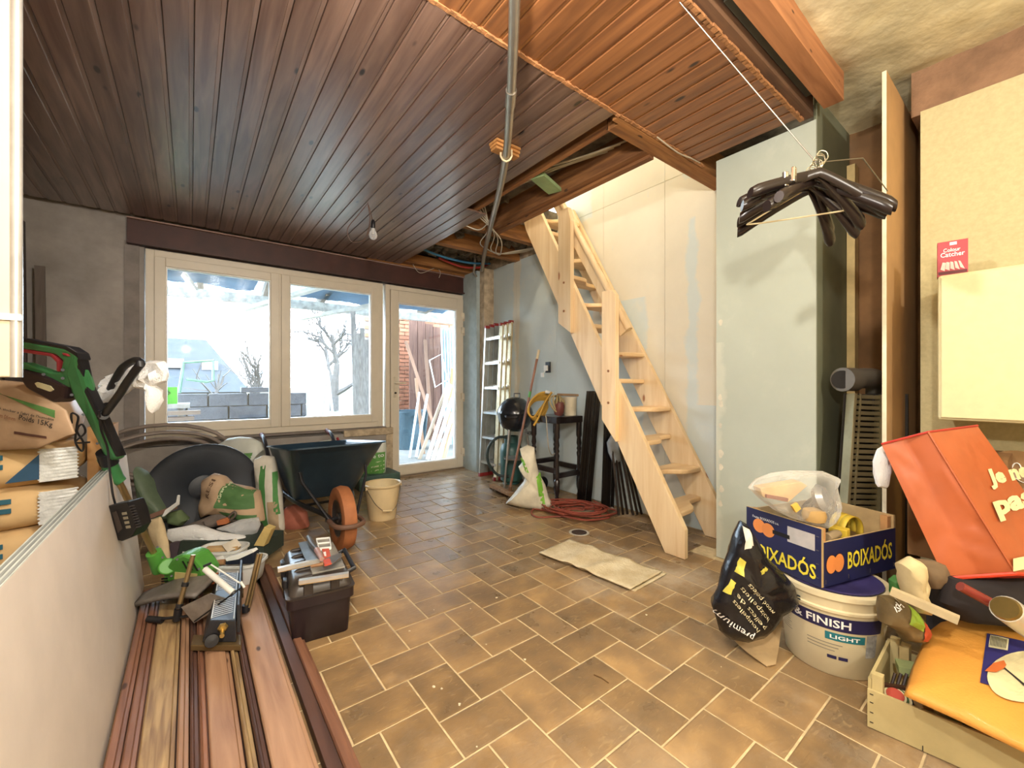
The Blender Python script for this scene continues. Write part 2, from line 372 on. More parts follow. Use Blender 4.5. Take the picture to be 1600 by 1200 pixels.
for i in range(-60, 70):
    for j in range(-40, 50):
        x, y = OX+(2*i+5*j)*U, OY+(2*i-j)*U
        for (cx, cy, w_, h_, k) in ((x+1.5*U, y+U, 3*U, 2*U, 0), (x+4*U, y+.5*U, 2*U, 3*U, 1)):
            if not (XL < cx < 2.95 and -1.2 < cy < YB-.05): continue
            if (cx-2.178)**2+(cy-2.05)**2 < .001: continue
            if cx > 2.53 and cy < 1.3: continue
            q = proj((cx, cy, 0)); area = 0
            if q and -40 < q[0] < 1640 and q[1] < 1230: area = 1/q[2]**3
            hid = cx < -.15 or (cx < .34 and cy < 2.9) or (cx > 1.68 and cy < .5) or (cx < .5 and cy > 3.0) or (cx<1.2 and cy>3.6)
            spots.append((0 if hid else area, cx, cy, k))
spots.sort(key=lambda s: -s[0])
tv = [tile_mesh(3*U, 2*U), tile_mesh(2*U, 3*U)]; proto = [None, None]; rest = MB(); rnd = random.Random(4)
for n_, (a, cx, cy, k) in enumerate(spots):
    if n_ < 300 and a > 0:
        if proto[k] is None:
            proto[k] = MB().add(*tv[k]).build('tile', TILE, floor, fix=False); proto[k].location = (cx, cy, 0); o = proto[k]
        else: o = inst(proto[k], 'tile', (cx, cy, 0), floor)
        o.location.z = rnd.uniform(-.0006, .0006); o.rotation_euler = (rnd.uniform(-.002, .002), rnd.uniform(-.002, .002), 0)
    else: rest.add([Vector(v)+Vector((cx, cy, 0)) for v in tv[k][0]], tv[k][1])
rest.build('tile_field', TILE, floor, kind='stuff', fix=False)
# ================================================================== walls
PLASTER = mat('dark_grey_plaster', '9a938d', .85, var=.22, scale=3, bump=.15, bscale=25)
RAWWALL = mat('rough_cream_render', 'b8a68c', .9, var=.3, scale=14, bump=.8, bscale=30)
wb = MB()
wb.box(XL-.1, -.30, YB, YB+.22, 0, 2.75); wb.box(-.30, 1.70, YB, YB+.22, 0, .57); wb.box(2.74, 3.3, YB, YB+.22, 0, 2.75)
wb.box(-.30, 2.74, YB+.02, YB+.22, 2.16, 2.75)
wall_back = struct(wb.build('wall_back', PLASTER))
# lower ledge under the window and its raw corner by the door
MB().box(XL-.1, 1.70, 4.47, YB, 0, .535).build('ledge', PLASTER, wall_back)
MB().box(1.70, 1.775, 4.46, YB+.1, 0, .57).build('raw_edge', RAWWALL, wall_back, bevel=.006)
MB().box(1.25, 1.775, 4.45, 4.56, .50, .572).build('raw_edge', RAWWALL, wall_back, bevel=.006)
MB().box(-.42, -.33, 4.535, 4.56, .5, 2.2).build('plaster_strip', mat('grey_plaster_strip', '857d78', .8), wall_back)
struct(MB().box(XL-.15, XL, YF, YB+.2, 0, 2.75).build('wall_left', PLASTER))
struct(MB().box(XL-.1, 3.3, YF-.15, YF, 0, 2.75).build('wall_front', mat('old_wall_paint', 'c9bda2', .85)))
def board_mat(name, base, filler, bands, seed=0, dots=False):
    """plasterboard with smeared joint filler along its joints"""
    m, nt, N, L, P = _new(name); P.inputs['Roughness'].default_value = .8
    geo = N.new('ShaderNodeNewGeometry'); sp = N.new('ShaderNodeSeparateXYZ'); L.new(geo.outputs['Position'], sp.inputs[0])
    n = N.new('ShaderNodeTexNoise'); n.inputs['Scale'].default_value = 2.3; n.inputs['Detail'].default_value = 6; n.inputs['Roughness'].default_value = .65; L.new(geo.outputs['Position'], n.inputs['Vector'])
    acc = None
    for (axis, c, hw, z0, z1) in bands:
        s = N.new('ShaderNodeMath'); s.operation = 'SUBTRACT'; L.new(sp.outputs['XYZ'.index(axis)], s.inputs[0]); s.inputs[1].default_value = c
        ab = N.new('ShaderNodeMath'); ab.operation = 'ABSOLUTE'; L.new(s.outputs[0], ab.inputs[0])
        w1 = N.new('ShaderNodeMath'); w1.operation = 'MULTIPLY_ADD'; L.new(n.outputs[0], w1.inputs[0]); w1.inputs[1].default_value = .22; w1.inputs[2].default_value = hw-.11
        lt = N.new('ShaderNodeMapRange'); lt.inputs[1].default_value = -.012; lt.inputs[2].default_value = .012
        df = N.new('ShaderNodeMath'); df.operation = 'SUBTRACT'; L.new(w1.outputs[0], df.inputs[0]); L.new(ab.outputs[0], df.inputs[1]); L.new(df.outputs[0], lt.inputs[0])
        zc = N.new('ShaderNodeMath'); zc.operation = 'COMPARE'; L.new(sp.outputs['Z' if axis != 'Z' else 'Y'], zc.inputs[0]); zc.inputs[1].default_value = (z0+z1)/2; zc.inputs[2].default_value = (z1-z0)/2
        mu = N.new('ShaderNodeMath'); mu.operation = 'MULTIPLY'; L.new(lt.outputs[0], mu.inputs[0]); L.new(zc.outputs[0], mu.inputs[1])
        if acc is None: acc = mu
        else:
            mxm = N.new('ShaderNodeMath'); mxm.operation = 'MAXIMUM'; L.new(acc.outputs[0], mxm.inputs[0]); L.new(mu.outputs[0], mxm.inputs[1]); acc = mxm
    n2 = N.new('ShaderNodeTexNoise'); n2.inputs['Scale'].default_value = 3.1; n2.inputs['Detail'].default_value = 8; n2.inputs['Roughness'].default_value = .7
    ad = N.new('ShaderNodeVectorMath'); ad.operation = 'ADD'; ad.inputs[1].default_value = (seed, seed, seed); L.new(geo.outputs['Position'], ad.inputs[0]); L.new(ad.outputs[0], n2.inputs['Vector'])
    sm = N.new('ShaderNodeValToRGB'); e = sm.color_ramp.elements; e[0].position = .56; e[1].position = .74; e[0].color = (0, 0, 0, 1); e[1].color = (.6, .6, .6, 1); L.new(n2.outputs[0], sm.inputs[0])
    mm = N.new('ShaderNodeMath'); mm.operation = 'MAXIMUM'; L.new(sm.outputs[0], mm.inputs[0])
    if acc is not None: L.new(acc.outputs[0], mm.inputs[1])
    mx = N.new('ShaderNodeMix'); mx.data_type = 'RGBA'; L.new(mm.outputs[0], mx.inputs[0]); mx.inputs[6].default_value = (*hexc(base), 1); mx.inputs[7].default_value = (*hexc(filler), 1)
    hs = N.new('ShaderNodeHueSaturation'); mr = N.new('ShaderNodeMapRange'); mr.inputs[3].default_value = .9; mr.inputs[4].default_value = 1.1; L.new(n2.outputs[0], mr.inputs[0]); L.new(mr.outputs[0], hs.inputs['Value']); L.new(mx.outputs[2], hs.inputs['Color'])
    L.new(hs.outputs[0], P.inputs['Base Color']); return m
GB = board_mat('green_plasterboard_with_filler', 'c2cbc8', 'd2ccba', [('Y', 2.42, .13, 1.2, 5), ('Y', 1.82, .17, .0, 5), ('Y', 1.40, .15, .9, 5), ('Y', 2.15, .2, 1.75, 5), ('Z', 2.42, .14, 1.3, 3.0), ('Y', 3.65, .05, 0, 5)])
wall_right = struct(MB().box(2.895, 3.05, 1.0, YB+.1, 0, 2.62).build('wall_right', RAWWALL))
ys = [1.0, 1.82, 2.42, 3.02, 3.65, 4.21]
for a, b in zip(ys, ys[1:]):
    MB().box(XS, 2.894, a+.0015, b-.0015, .012, 2.42 if a > 2.9 else 2.60).build('plasterboard', GB, wall_right)
    if b < 3.1 : MB().box(XS, 2.894, a+.0015, b-.0015, 2.603, 4.9).build('plasterboard', GB, wall_right)
MB().box(2.70, 2.894, 4.20, YB+.02, 0, 2.40).build('plasterboard', mat('pale_blue_board', 'a9b6b6', .8, var=.12), wall_right)
MB().box(2.745, 2.9, 4.10, 4.199, 0, 2.42).build('raw_post', RAWWALL, wall_right, bevel=.004)
MB().box(2.86, 2.876, 4.06, 4.10, .0, 1.62).build('dark_batten', mat('dark_green_wood', '4a5046', .7), wall_right)
# ---- boxed pillar
GB2 = board_mat('pillar_plasterboard', 'b0b6a8', 'bfc2b2', [('Y', 1.25, .035, .0, 1.3)], 5.)
pil = struct(MB().box(2.545, 3.12, .757, 1.25, 0, 2.40).build('wall_pillar', RAWWALL))
MB().box(2.53, 2.544, .742, 1.252, .004, 2.402).build('plasterboard', GB2, pil)
MB().box(2.545, 3.10, .742, .756, .004, 2.53).build('plasterboard', mat('pillar_board_shaded', '7d8067', .8, var=.12, scale=3), pil)  # same pillar board; the shade of this face is put into a darker colour
for z, r in ((.33, .012), (.42, .014), (.55, .013), (.63, .016), (.80, .01), (.93, .013), (.97, .012), (1.42, .012)):
    mb = MB(); c = Vector((2.5295, 1.225+.004*math.sin(z*40), z))
    mb.add([c]+[c+Vector((0, r*math.cos(a)*(1+.3*math.sin(3*a+z*9)), r*1.6*math.sin(a))) for a in [k*math.pi/6 for k in range(12)]], [(0, 1+k, 1+(k+1) % 12) for k in range(12)])
    mb.build('filler_dab', mat('white_filler', 'cfc9b6', .9), pil, fix=False)
# ---- right wall, leaning sheet and niche
CREAM = mat('cream_wall_paint', 'bfb48a', .85, var=.07, scale=60, bump=.12, bscale=120)
wr = struct(MB().box(XR, XR+.14, YF, .384, 0, 2.33).build('wall_side', CREAM))
MB().box(XR+.03, XR+.4, YF, .42, 2.33, 2.62).build('old_lintel', mat('dusty_red_beam', '8a6a50', .9, var=.3, scale=5, bump=.6), wr)
struct(MB().box(3.12, 3.25, .30, 1.0, 0, 2.55).build('wall_niche', mat('brown_niche_wall', '7d5b38', .85, var=.25, scale=4)))
struct(MB().box(XR+.141, 3.119, .33, .384, 0, 2.33).build('wall_return', CREAM))
sheet = MB().box(2.427, 3.112, .45, .465, 0, 2.43).build('plasterboard_sheet', [mat('shade_tinted_board_face', 'b08a5c', .85, var=.08, scale=6)])  # weak warm light on this face is put into its tan colour
MB().box(2.425, 2.4268, .45, .465, 0, 2.43).build('paper_edge', mat('white_board_edge', 'd8cfb4', .8), sheet)
tag(sheet, 'tall plasterboard sheet with shade-tinted face standing upright beside the niche with pipe', 'plasterboard')
# ================================================================== ceiling
VOID = mat('dusty_subfloor', '6b6254', .95, var=.55, scale=9, bump=1., bscale=22)
CONC = mat('rough_cream_concrete', 'cfc5a2', .95, var=.25, scale=3.5, bump=1., bscale=9)
ce = MB()
ce.box(XL-.1, 2.07, .79, YB+.2, 2.56, 2.74); ce.box(2.07, 2.895, 3.0, YB+.2, 2.56, 2.74); ce.box(2.07, 2.895, .79, 1.34, 2.56, 2.74)
ceiling = struct(ce.build('ceiling', VOID))
cc = MB(); nx, ny = 26, 24
cc.grid(lambda a, b: (XL-.1+a*4.5, YF+b*(.79-YF), 2.545+.018*nz((a*4.5, b*3.2, 0), 2.2)+.012*nz((a*4.5, b*3.2, 3), 7)+(.05 if False else 0)), 80, 60)
struct(cc.build('ceiling_concrete', CONC, smooth=True))
struct(MB().box(XL-.1, 3.3, YF-.1, .79, 2.60, 2.74).build('ceiling_slab', CONC))
CEILW = wood('stained_ceiling_plank', '5a4034', '84695a', 'y', .34, .5, .8, knotcol=(.012, .006, .004), coat=.7)
STRIPW = wood('ceiling_plank_lamplit', '6d4428', '9a663c', 'y', .4, .5, .8, knotcol=(.03, .012, .006))  # warmer copy of the ceiling stain; lamp light put into the colour
PW = .0925
TONG = wood('plank_tongue', '6a5040', '92786a', 'y', .4, .3, .8, coat=.5); TONG2 = wood('plank_tongue_lamplit', '7a5030', 'a8743f', 'y', .5, .3, .8)  # second tongue wood likewise carries the lamp light in its colour
def plank_mesh(L):
    mb = MB(); w_ = PW
    prof = [(0, .0), (.0735, 0), (.0755, .002), (.0755, .006), (.0905, .006), (.0905, .013), (0, .013), (-.0, .013)]
    poly = [(x+.0006, 0, z) for x, z in prof[:-1]]
    mb.prism([(0.0022, 0, 0)]+poly[1:6]+[(.0006, 0, .013), (.0006, 0, .002)], (0, L, 0)); mb.box(.0765, .0895, .001, L-.001, .0050, .0062, m=1); return mb
x0 = .012 - 13*PW
L1 = 4.45-1.335; p1 = None
Z0 = ZC
i = 0
while x0+i*PW < 1.78:
    x = x0+i*PW; j = i; i += 1
    if x < XL-.08: continue
    if x+PW > 1.72: y0 = 2.75
    else: y0 = 1.335
    if y0 != 1.335:
        o = plank_mesh(4.45-y0).build('plank', [CEILW, TONG], ceiling); o.location = (x, y0, Z0); continue
    if p1 is None: p1 = plank_mesh(L1).build('plank', [CEILW, TONG], ceiling); o = p1
    else: o = inst(p1, 'plank', (0, 0, 0), ceiling)
    o.location = (x, y0+rnd.uniform(-.004, .004), Z0+rnd.uniform(-.001, .0008))
# ragged cut end of the main planks
mb = MB(); x = XL
while x < 1.69:
    d = rnd.uniform(.012, .03); h = rnd.uniform(.006, .014)
    mb.box(x, x+d, 1.322-rnd.uniform(0, .006), 1.336, ZC-rnd.uniform(0, .004), ZC+.012); x += d*.9
while x < 2.5:
    d = rnd.uniform(.012, .03); mb.box(x, x+d, 1.318-rnd.uniform(0, .006), 1.332, ZC+.002-rnd.uniform(0, .004), ZC+.012); x += d*.9
RAWCUT = mat('raw_split_wood', 'a8764a', .8, var=.3, scale=30, bump=.6)
mb.build('raw_plank_ends', RAWCUT, ceiling)
p2 = None; i = 0
while x0+i*PW < 2.52:
    x = x0+i*PW+.03; i += 1
    if x < XL-.08: continue
    L_ = .53
    if x+PW > 2.53: break
    if p2 is None: p2 = plank_mesh(L_).build('plank', [STRIPW, TONG2], ceiling); o = p2
    else: o = inst(p2, 'plank', (0, 0, 0), ceiling)
    o.location = (x, .795, ZC+.004+rnd.uniform(-.001, .001))
mb = MB(); x = .9
while x < 2.45:
    d = rnd.uniform(.015, .05); mb.box(x, x+d, .782-rnd.uniform(0, .006), .797, ZC+.002, ZC+.016+rnd.uniform(0, .006)); x += d*.9
mb.build('raw_plank_ends', RAWCUT, ceiling)
JOIST = wood('rough_joist', '7a4f2b', 'a8743f', 'x', .8, .4)
JOISTY = wood('rough_beam', '6d4526', '9a683a', 'y', .8, .4)
DARKJ = wood('dark_joist', '4c3424', '75543a', 'x', .85, .3)
# timber behind the strip edge
MB().box(1.30, 2.5, .62, .70, ZC+.03, 2.56).build('joist', wood('pinkish_joist', '8a5a38', 'a9744b', 'x', .8, .3), ceiling)
MB().box(1.55, 2.38, .70, .74, ZC+.06, 2.56).build('packing', mat('dark_green_packing', '3d3a2c', .8), ceiling)
MB().box(XL, 2.5, .745, .785, ZC+.014, 2.56).build('joist', DARKJ, ceiling)
MB().box(XL, 1.30, .60, .70, ZC+.05, 2.56).build('joist', DARKJ, ceiling)
# stairwell timbers
MB().box(1.70, XS, 1.338, 1.37, ZC-.002, 2.56).build('trimmer_board', JOIST, ceiling)
MB().box(1.75, XS, 1.372, 1.44, ZC+.0, 2.60).build('trimmer_beam', JOIST, ceiling)
MB().box(2.07, 2.155, 1.442, 3.08, ZC+.004, 2.60).build('beam', JOISTY, ceiling)
MB().box(2.125, 2.165, 1.442, 3.08, ZC-.016, ZC+.003).build('beam_batten', JOISTY, ceiling)
MB().box(1.78, XS, 3.08, 3.15, ZC+.02, 2.56).build('joist', JOIST, ceiling)
MB().box(1.78, XS, 3.60, 3.68, ZC+.02, 2.56).build('joist', JOIST, ceiling)
MB().box(1.5, XS, 4.36, 4.45, ZC+.01, 2.5).build('joist', JOIST, ceiling)
MB().box(1.5, XS, 4.47, 4.55, ZC-.005, 2.46).build('joist', JOIST, ceiling)
MB().box(1.755, 1.79, 1.45, 4.4, ZC+.02, ZC+.07).build('joist', JOISTY, ceiling)
gb = MB().box(-.13, .13, -.05, .05, -.012, .012, M=Matrix.Translation((1.93, 2.12, ZC+.03)) @ Matrix.Rotation(.35, 4, 'Z')).build('green_block', mat('green_treated_wood', '8aa070', .8), ceiling)
for k in range(18):   # crumbly insulation and rubble caught between the joists
    pass
# ---- upper room seen through the stairwell
ur = MB(); ur.box(XL, 2.07, 3.6, 3.7, 2.74, 4.9); ur.box(2.07, 2.895, 4.3, 4.4, 2.74, 4.9); ur.box(-.6, -.5, .8, 3.7, 2.74, 4.9); ur.box(-.6, 2.9, .7, .8, 2.74, 4.9); ur.box(-.6, 3.0, .7, 4.4, 4.9, 5.0)
struct(ur.build('wall_upstairs', mat('upstairs_plaster', 'd8cdb2', .9)))
# ---- steel lintel
ST = mat('dark_brown_steel', '43241d', .55, var=.25, scale=5)
lt = thing('steel_beam', 'dark brown steel lintel beam above the window and glazed door', 'beam', (1.2, 4.5, 2.17))
mb = MB(); mb.box(-.40, 2.72, 4.50, 4.512, 2.182, 2.368); mb.build('web', ST, lt, world=True)
MB().box(-.40, 2.72, 4.465, 4.548, 2.17, 2.182).build('flange', ST, lt, world=True)
MB().box(-.40, 2.72, 4.465, 4.548, 2.368, 2.378).build('flange', mat('pinkish_dusty_flange', '9a7d74', .8), lt, world=True)
# ================================================================== window and door
PVC = mat('beige_white_pvc', 'd6cbb8', .35, var=.03)
GL = glass(); RUB = mat('grey_gasket', '8f8a82', .6)
def frame(mb, x0, x1, z0, z1, w, y0, y1, wb=None, wt=None):
    wb = wb or w; wt = wt or w
    mb.box(x0, x0+w, y0, y1, z0, z1); mb.box(x1-w, x1, y0, y1, z0, z1); mb.box(x0+w, x1-w, y0, y1, z0, z0+wb); mb.box(x0+w, x1-w, y0, y1, z1-wt, z1)
fm = MB(); frame(fm, -.29, 1.682, .585, 2.155, .055, 4.515, 4.60)
win = struct(fm.build('window_1', PVC, bevel=.003))
for (a, b) in ((-.235, .672), (.688, 1.627)):
    m_ = MB(); frame(m_, a, b, .642, 2.10, .072, 4.50, 4.585)
    s = m_.build('sash', PVC, win, bevel=.004)
    m_ = MB(); frame(m_, a+.070, b-.070, .712, 2.03, .012, 4.512, 4.57); m_.build('gasket', mat('bright_glazing_bead', 'e6e2da', .4), s)
    MB().box(a+.075, b-.075, 4.545, 4.551, .715, 2.027).build('pane', GL, s)
MB().box(.672, .688, 4.52, 4.59, .642, 2.10).build('mullion', PVC, win)
MB().box(-.30, 1.70, 4.46, 4.52, .565, .585).build('sill', mat('grey_sill', '7d736b', .7), win)
dm = MB(); frame(dm, 1.712, 2.725, 0.0, 2.155, .05, 4.515, 4.60, wb=.02)
door = struct(dm.build('door_1', PVC, bevel=.003))
m_ = MB(); frame(m_, 1.765, 2.695, .022, 2.10, .088, 4.495, 4.585, wb=.10, wt=.13)
leaf = m_.build('leaf', PVC, door, bevel=.004)
m_ = MB(); frame(m_, 1.850, 2.610, .12, 1.972, .014, 4.505, 4.575); m_.build('gasket', mat('bright_glazing_bead', 'e6e2da', .4), leaf)
MB().box(1.853, 2.607, 4.538, 4.546, .122, 1.97).build('pane', GL, leaf)
for z in (1.86, 1.68, .86, .18):
    MB().box(2.66, 2.705, 4.478, 4.497, z, z+.075).box(2.695, 2.722, 4.470, 4.50, z-.03, z+.06).build('hinge', mat('cream_hinge', 'd8cdb8', .4), door, bevel=.003)
MB().box(1.795, 1.825, 4.484, 4.497, .90, 1.13).build('handle_plate', mat('pale_handle', 'cfc4b0', .35), leaf, bevel=.004)
MB().tube([(1.81, 4.49, 1.06), (1.81, 4.45, 1.06), (1.83, 4.445, 1.06), (1.92, 4.445, 1.06)], .009).build('handle', mat('pale_handle', 'cfc4b0', .35), leaf, smooth=True)
MB().lathe([(0, 0), (.011, 0), (.011, .02), (0, .02)], 12, M=Matrix.Translation((1.81, 4.488, .95)) @ Matrix.Rotation(R(90), 4, 'X')).build('lock', mat('dark_metal_lock', '2b2624', .4, .7), leaf)
struct(MB().box(1.70, 2.74, 4.46, 4.85, -.01, .012).build('trim_1', mat('door_threshold', '8f7b66', .7)))
# ================================================================== outside
GRASS = mat('grey_green_ground', '4c503c', .95, var=.3, scale=.7)
PAVE = mat('pale_concrete_yard', '8a8680', .9, var=.2, scale=3, bump=.3)
struct(MB().box(-40, 40, 4.78, 9.2, -.25, -.06).build('yard', PAVE)); struct(MB().box(-90, 120, 9.2, 130, -.4, -.12).build('ground', GRASS))
# block wall
BLK = mat('grey_concrete_block', '606064', .95, var=.2, scale=8, bump=.8)
a_, b_ = pyy(258, 612, 7.6), pyy(480, 606, 7.6)
bw = thing('block_wall', 'low grey concrete block wall out in the yard', 'wall', (a_.x, 7.6, -.06))
MB().box(a_.x-1.5, b_.x-.01, 7.66, 7.78, -.06, .88).build('mortar', mat('mortar', 'a6a29a', .95), bw, world=True)
bp = None
for row in range(5):
    x = a_.x-1.5-(.25 if row % 2 else 0)
    while x < b_.x-.05:
        x1 = min(x+.49, b_.x); xa = max(x, a_.x-1.5)
        MB().box(xa, x1-.012, 7.6, 7.8, -.06+row*.195, -.06+row*.195+.185).build('block', BLK, bw, world=True, bevel=.006); x += .5
MB().box(a_.x+.9, a_.x+1.4, 7.62, 7.8, .918, 1.0).build('block', BLK, bw, world=True, bevel=.006)
# metal rack on the wall, green crate, timber offcuts
rk = thing('green_rack', 'green metal trestle frame standing on the yard block wall', 'rack', (a_.x+.6, 7.7, .92)); GR = mat('weathered_green_metal', '6d8f7a', .6)
xa, xb = pyy(280, 600, 7.7).x, pyy(333, 590, 7.7).x
for y in (7.64, 7.77):
    MB().tube([(xa, y, .92), (xa+.05, y, 1.36), (xb, y, 1.40), (xb, y, 1.1), (xb-.08, y, 1.08), (xa+.08, y, 1.12)], .022, 6).build('frame', GR, rk, world=True)
for x in (xa+.05, xb): MB().bar((x, 7.64, 1.37), (x, 7.77, 1.37), .03, .03).build('crossbar', GR, rk, world=True)
gc = thing('green_crate', 'bright green plastic crate standing by the yard block wall', 'crate', (pyy(265, 625, 6.4).x, 6.4, .6)); GC = mat('bright_green_plastic', '4f9a2c', .5)
p = pyy(258, 604, 6.4); q = pyy(277, 630, 6.4)
m_ = MB(); m_.box(p.x-.35, q.x, 6.4, 6.41, q.z, p.z); m_.box(p.x-.35, q.x, 6.69, 6.7, q.z, p.z); m_.box(q.x-.01, q.x, 6.41, 6.69, q.z, p.z); m_.box(p.x-.35, p.x-.34, 6.41, 6.69, q.z, p.z); m_.box(p.x-.34, q.x-.01, 6.41, 6.69, q.z, q.z+.01)
m_.build('body', GC, gc, world=True)
MB().tube([(q.x-.14, 6.396, p.z-.06), (q.x-.10, 6.396, p.z-.03), (q.x-.07, 6.396, p.z-.07), (q.x-.12, 6.396, p.z-.12), (q.x-.11, 6.396, p.z-.15)], .006, 5).build('mark', BLACK_INK, gc, world=True)
MB().box(p.x-.5, q.x+.12, 6.3, 6.8, q.z-.05, q.z).build('shelf_board', mat('grey_board', '9a958c', .9), gc, world=True)
for x in (p.x-.4, q.x+.0): MB().box(x, x+.06, 6.5, 6.56, -.06, q.z-.05).build('trestle_leg', mat('grey_board', '9a958c', .9), gc, world=True)
for k in range(4):
    z = q.z-.12-.07*k; o = MB().box(p.x-.5+.05*k, q.x+.22-.06*k, 6.15+.02*k, 6.28, z, z+.045).build('timber_offcut', wood('weathered_offcut', '6a5a50', '8c7a6a', 'x', .9, 0))
    tag(o, 'weathered timber offcut stacked below the green crate', 'timber', 'timber offcuts under the green crate')
for k in range(3):
    MB().box(p.x-.45+.3*k, p.x-.41+.3*k, 6.17, 6.27, -.06, q.z-.335).build('timber_prop', mat('grey_board', '9a958c', .9), gc, world=True)
# canopy roof over the yard: rafters, corrugated sheet, torn lining
SHEET = translucent('grey_blue_canopy_sheet', '9aa6b0', .7); RAF = wood('grey_rafter', '75695c', '94887a', 'y', .9, .2)
cn = thing('canopy', 'old corrugated canopy roof over the yard with loose rafters', 'canopy', (1.2, 5.8, 2.3))
def cz(y): return 2.58-(y-4.8)*.10
m_ = MB(); m_.grid(lambda a, b: (-2.2+a*7.2, 4.8+b*2.5, cz(4.8+b*2.5)+.10+.018*math.cos(a*7.2/.14*2*math.pi)), 361, 2); m_.build('corrugated_sheet', SHEET, cn, world=True, smooth=True)
for x in (-1.5, -.75, .02, .78, 1.55, 2.4, 3.3, 4.1):
    MB().bar((x, 4.8, cz(4.8)+.03), (x+.1, 7.3, cz(7.3)+.03), .07, .12).build('rafter', RAF, cn, world=True)
MB().box(-2.2, 5, 7.0, 7.08, cz(7.0)-.16, cz(7.0)-.03).build('purlin', mat('pale_peeling_purlin', 'aaa79e', .9, var=.3, scale=12), cn, world=True)
MB().box(-2.2, 5, 5.9, 5.97, cz(5.9)-.12, cz(5.9)-.03).build('purlin', mat('dark_purlin', '6c6a68', .9), cn, world=True)
MB().bar((-.1, 6.0, 2.35), (.05, 6.05, 2.13), .10, .03).build('hanging_board', mat('pale_peeling_purlin', 'aaa79e', .9), cn, world=True)
MB().bar((.62, 7.1, 2.12), (1.75, 5.1, 2.42), .09, .05).build('perforated_strut', mat('pale_perforated_metal', 'b9b6ae', .6), cn, world=True)
MB().bar((1.35, 7.1, 2.06), (2.9, 5.2, 2.36), .09, .05).build('perforated_strut', mat('pale_perforated_metal', 'b9b6ae', .6), cn, world=True)
m_ = MB(); m_.grid(lambda a, b: (-1.6+a*2.3, 5.2+b*1.6, cz(5.2+b*1.6)-.03-.16*math.sin(a*math.pi)*math.sin(b*3.0)**2-.03*nz((a*3, b*3, 0), 2)), 24, 16); m_.build('torn_lining', translucent('blue_tarp', '61727f', .6), cn, world=True, smooth=True)
m_ = MB(); m_.grid(lambda a, b: (1.3+a*2.4, 5.4+b*1.5, cz(5.4+b*1.5)-.02-.1*math.sin(a*math.pi)*math.sin(b*3.0)**2-.03*nz((a*3, b*3, 5), 2)), 24, 16); m_.build('torn_lining', translucent('blue_tarp', '61727f', .6), cn, world=True, smooth=True)
for x in (-2.1, 4.9): MB().box(x-.05, x+.05, 6.98, 7.1, -.06, cz(7)-.1).build('post', RAF, cn, world=True)
# far house, sheds
hp = pyy(258, 600, 34); HX = hp.x
hs_ = thing('far_house', 'pale house with a large slate roof beyond the yard', 'house', (HX, 34, -.1))
rz = pyy(300, 533, 34).z; ez = pyy(300, 612, 34).z
MB().box(HX-12, pyy(385, 600, 34).x, 34, 44, -.1, ez).build('wall', mat('pale_house_wall', '484542', .9), hs_, world=True)
xr = pyy(322, 533, 39).x; xe = pyy(392, 612, 33.6).x
m_ = MB(); m_.add([(HX-13, 33.6, ez), (xe, 33.6, ez), (xe, 44.4, ez), (HX-13, 44.4, ez), (HX-13, 39, rz+.6), (xr, 39, rz+.6)], [(0, 1, 5, 4), (1, 2, 5), (2, 3, 4, 5), (0, 4, 3), (0, 3, 2, 1)]); m_.build('roof', mat('grey_slate_roof', '2e3339', .95, var=.15, scale=2), hs_, world=True)
for u, v in ((274, 562), (328, 566)):
    c = pyy(u, v, 36); MB().box(c.x-.45, c.x+.45, 35.6, 36.2, c.z-.5, c.z+.1).build('roof_window', mat('sky_glass', 'aab6c4', .2), hs_, world=True)
for u in (364, 382, 350):
    c = pyy(u, 597, 33.98); MB().box(c.x-.35, c.x+.35, 33.95, 34.02, ez-2.4, ez-1.2).build('window', mat('dark_window', '7a828a', .2), hs_, world=True)
MB().box(pyy(340, 590, 34).x, pyy(343, 590, 34).x, 33.9, 34.3, ez-1, ez+1.2).build('chimney', mat('pale_house_wall', '484542', .9), hs_, world=True)
BARK = mat('bare_grey_bark', '4a4644', .95, var=.2)
def tree(name, label, base, h, seed, spread, levels, r0, lean=0., group='bare trees beyond the yard', stems=1):
    rd = random.Random(seed); t = thing(name, label, 'tree', base, 0, group); trunk = MB(); br = MB()
    def grow(p, d, L, r, lv, mb):
        pts = [p]; q = p.copy(); dd = d.copy()
        for k in range(3):
            dd = (dd + Vector((rd.uniform(-1, 1), rd.uniform(-1, 1), rd.uniform(-.3, .6)))*.16).normalized(); q = q+dd*(L/3); pts.append(q.copy())
        mb.tube(pts, [r, r*.88, r*.76, r*.62], 5 if lv > 1 else 3, cap=False)
        if lv <= 0: return
        for k in range(rd.choice((3, 3, 4))):
            a = rd.uniform(0, 6.28); tilt = rd.uniform(.3, spread)
            o = dd.orthogonal().normalized(); o.rotate(Matrix.Rotation(a, 3, dd)); nd = (dd*math.cos(tilt)+o*math.sin(tilt)).normalized()
            st = pts[rd.choice((1, 2, 3, 3))]
            grow(st, nd, L*rd.uniform(.6, .82), r*.58, lv-1, br)
    for k in range(stems):
        d = Vector((rd.uniform(-.3, .3)*(stems > 1)+lean, rd.uniform(-.2, .2)*(stems > 1), 1)).normalized()
        grow(Vector((0, 0, 0)), d, h*.32, r0, levels, trunk)
    trunk.build('trunk', BARK, t); br.build('branches', BARK, t)
b = pyy(535, 640, 19); tree('bare_tree', 'large spreading bare tree behind the yard seen in the window', (b.x-.35, 19, -.1), 6.4, 11, 1.0, 6, .20, lean=-.12)
b = pyy(400, 625, 21); tree('bare_tree', 'upright twiggy bare tree beside the far house', (b.x, 21, -.1), 4.2, 9, .5, 4, .06, stems=4)
b = pyy(345, 605, 12.5); tree('bare_shrub', 'small forked bare shrub behind the block wall', (b.x, 12.5, -.1), 2.7, 3, .9, 2, .05)
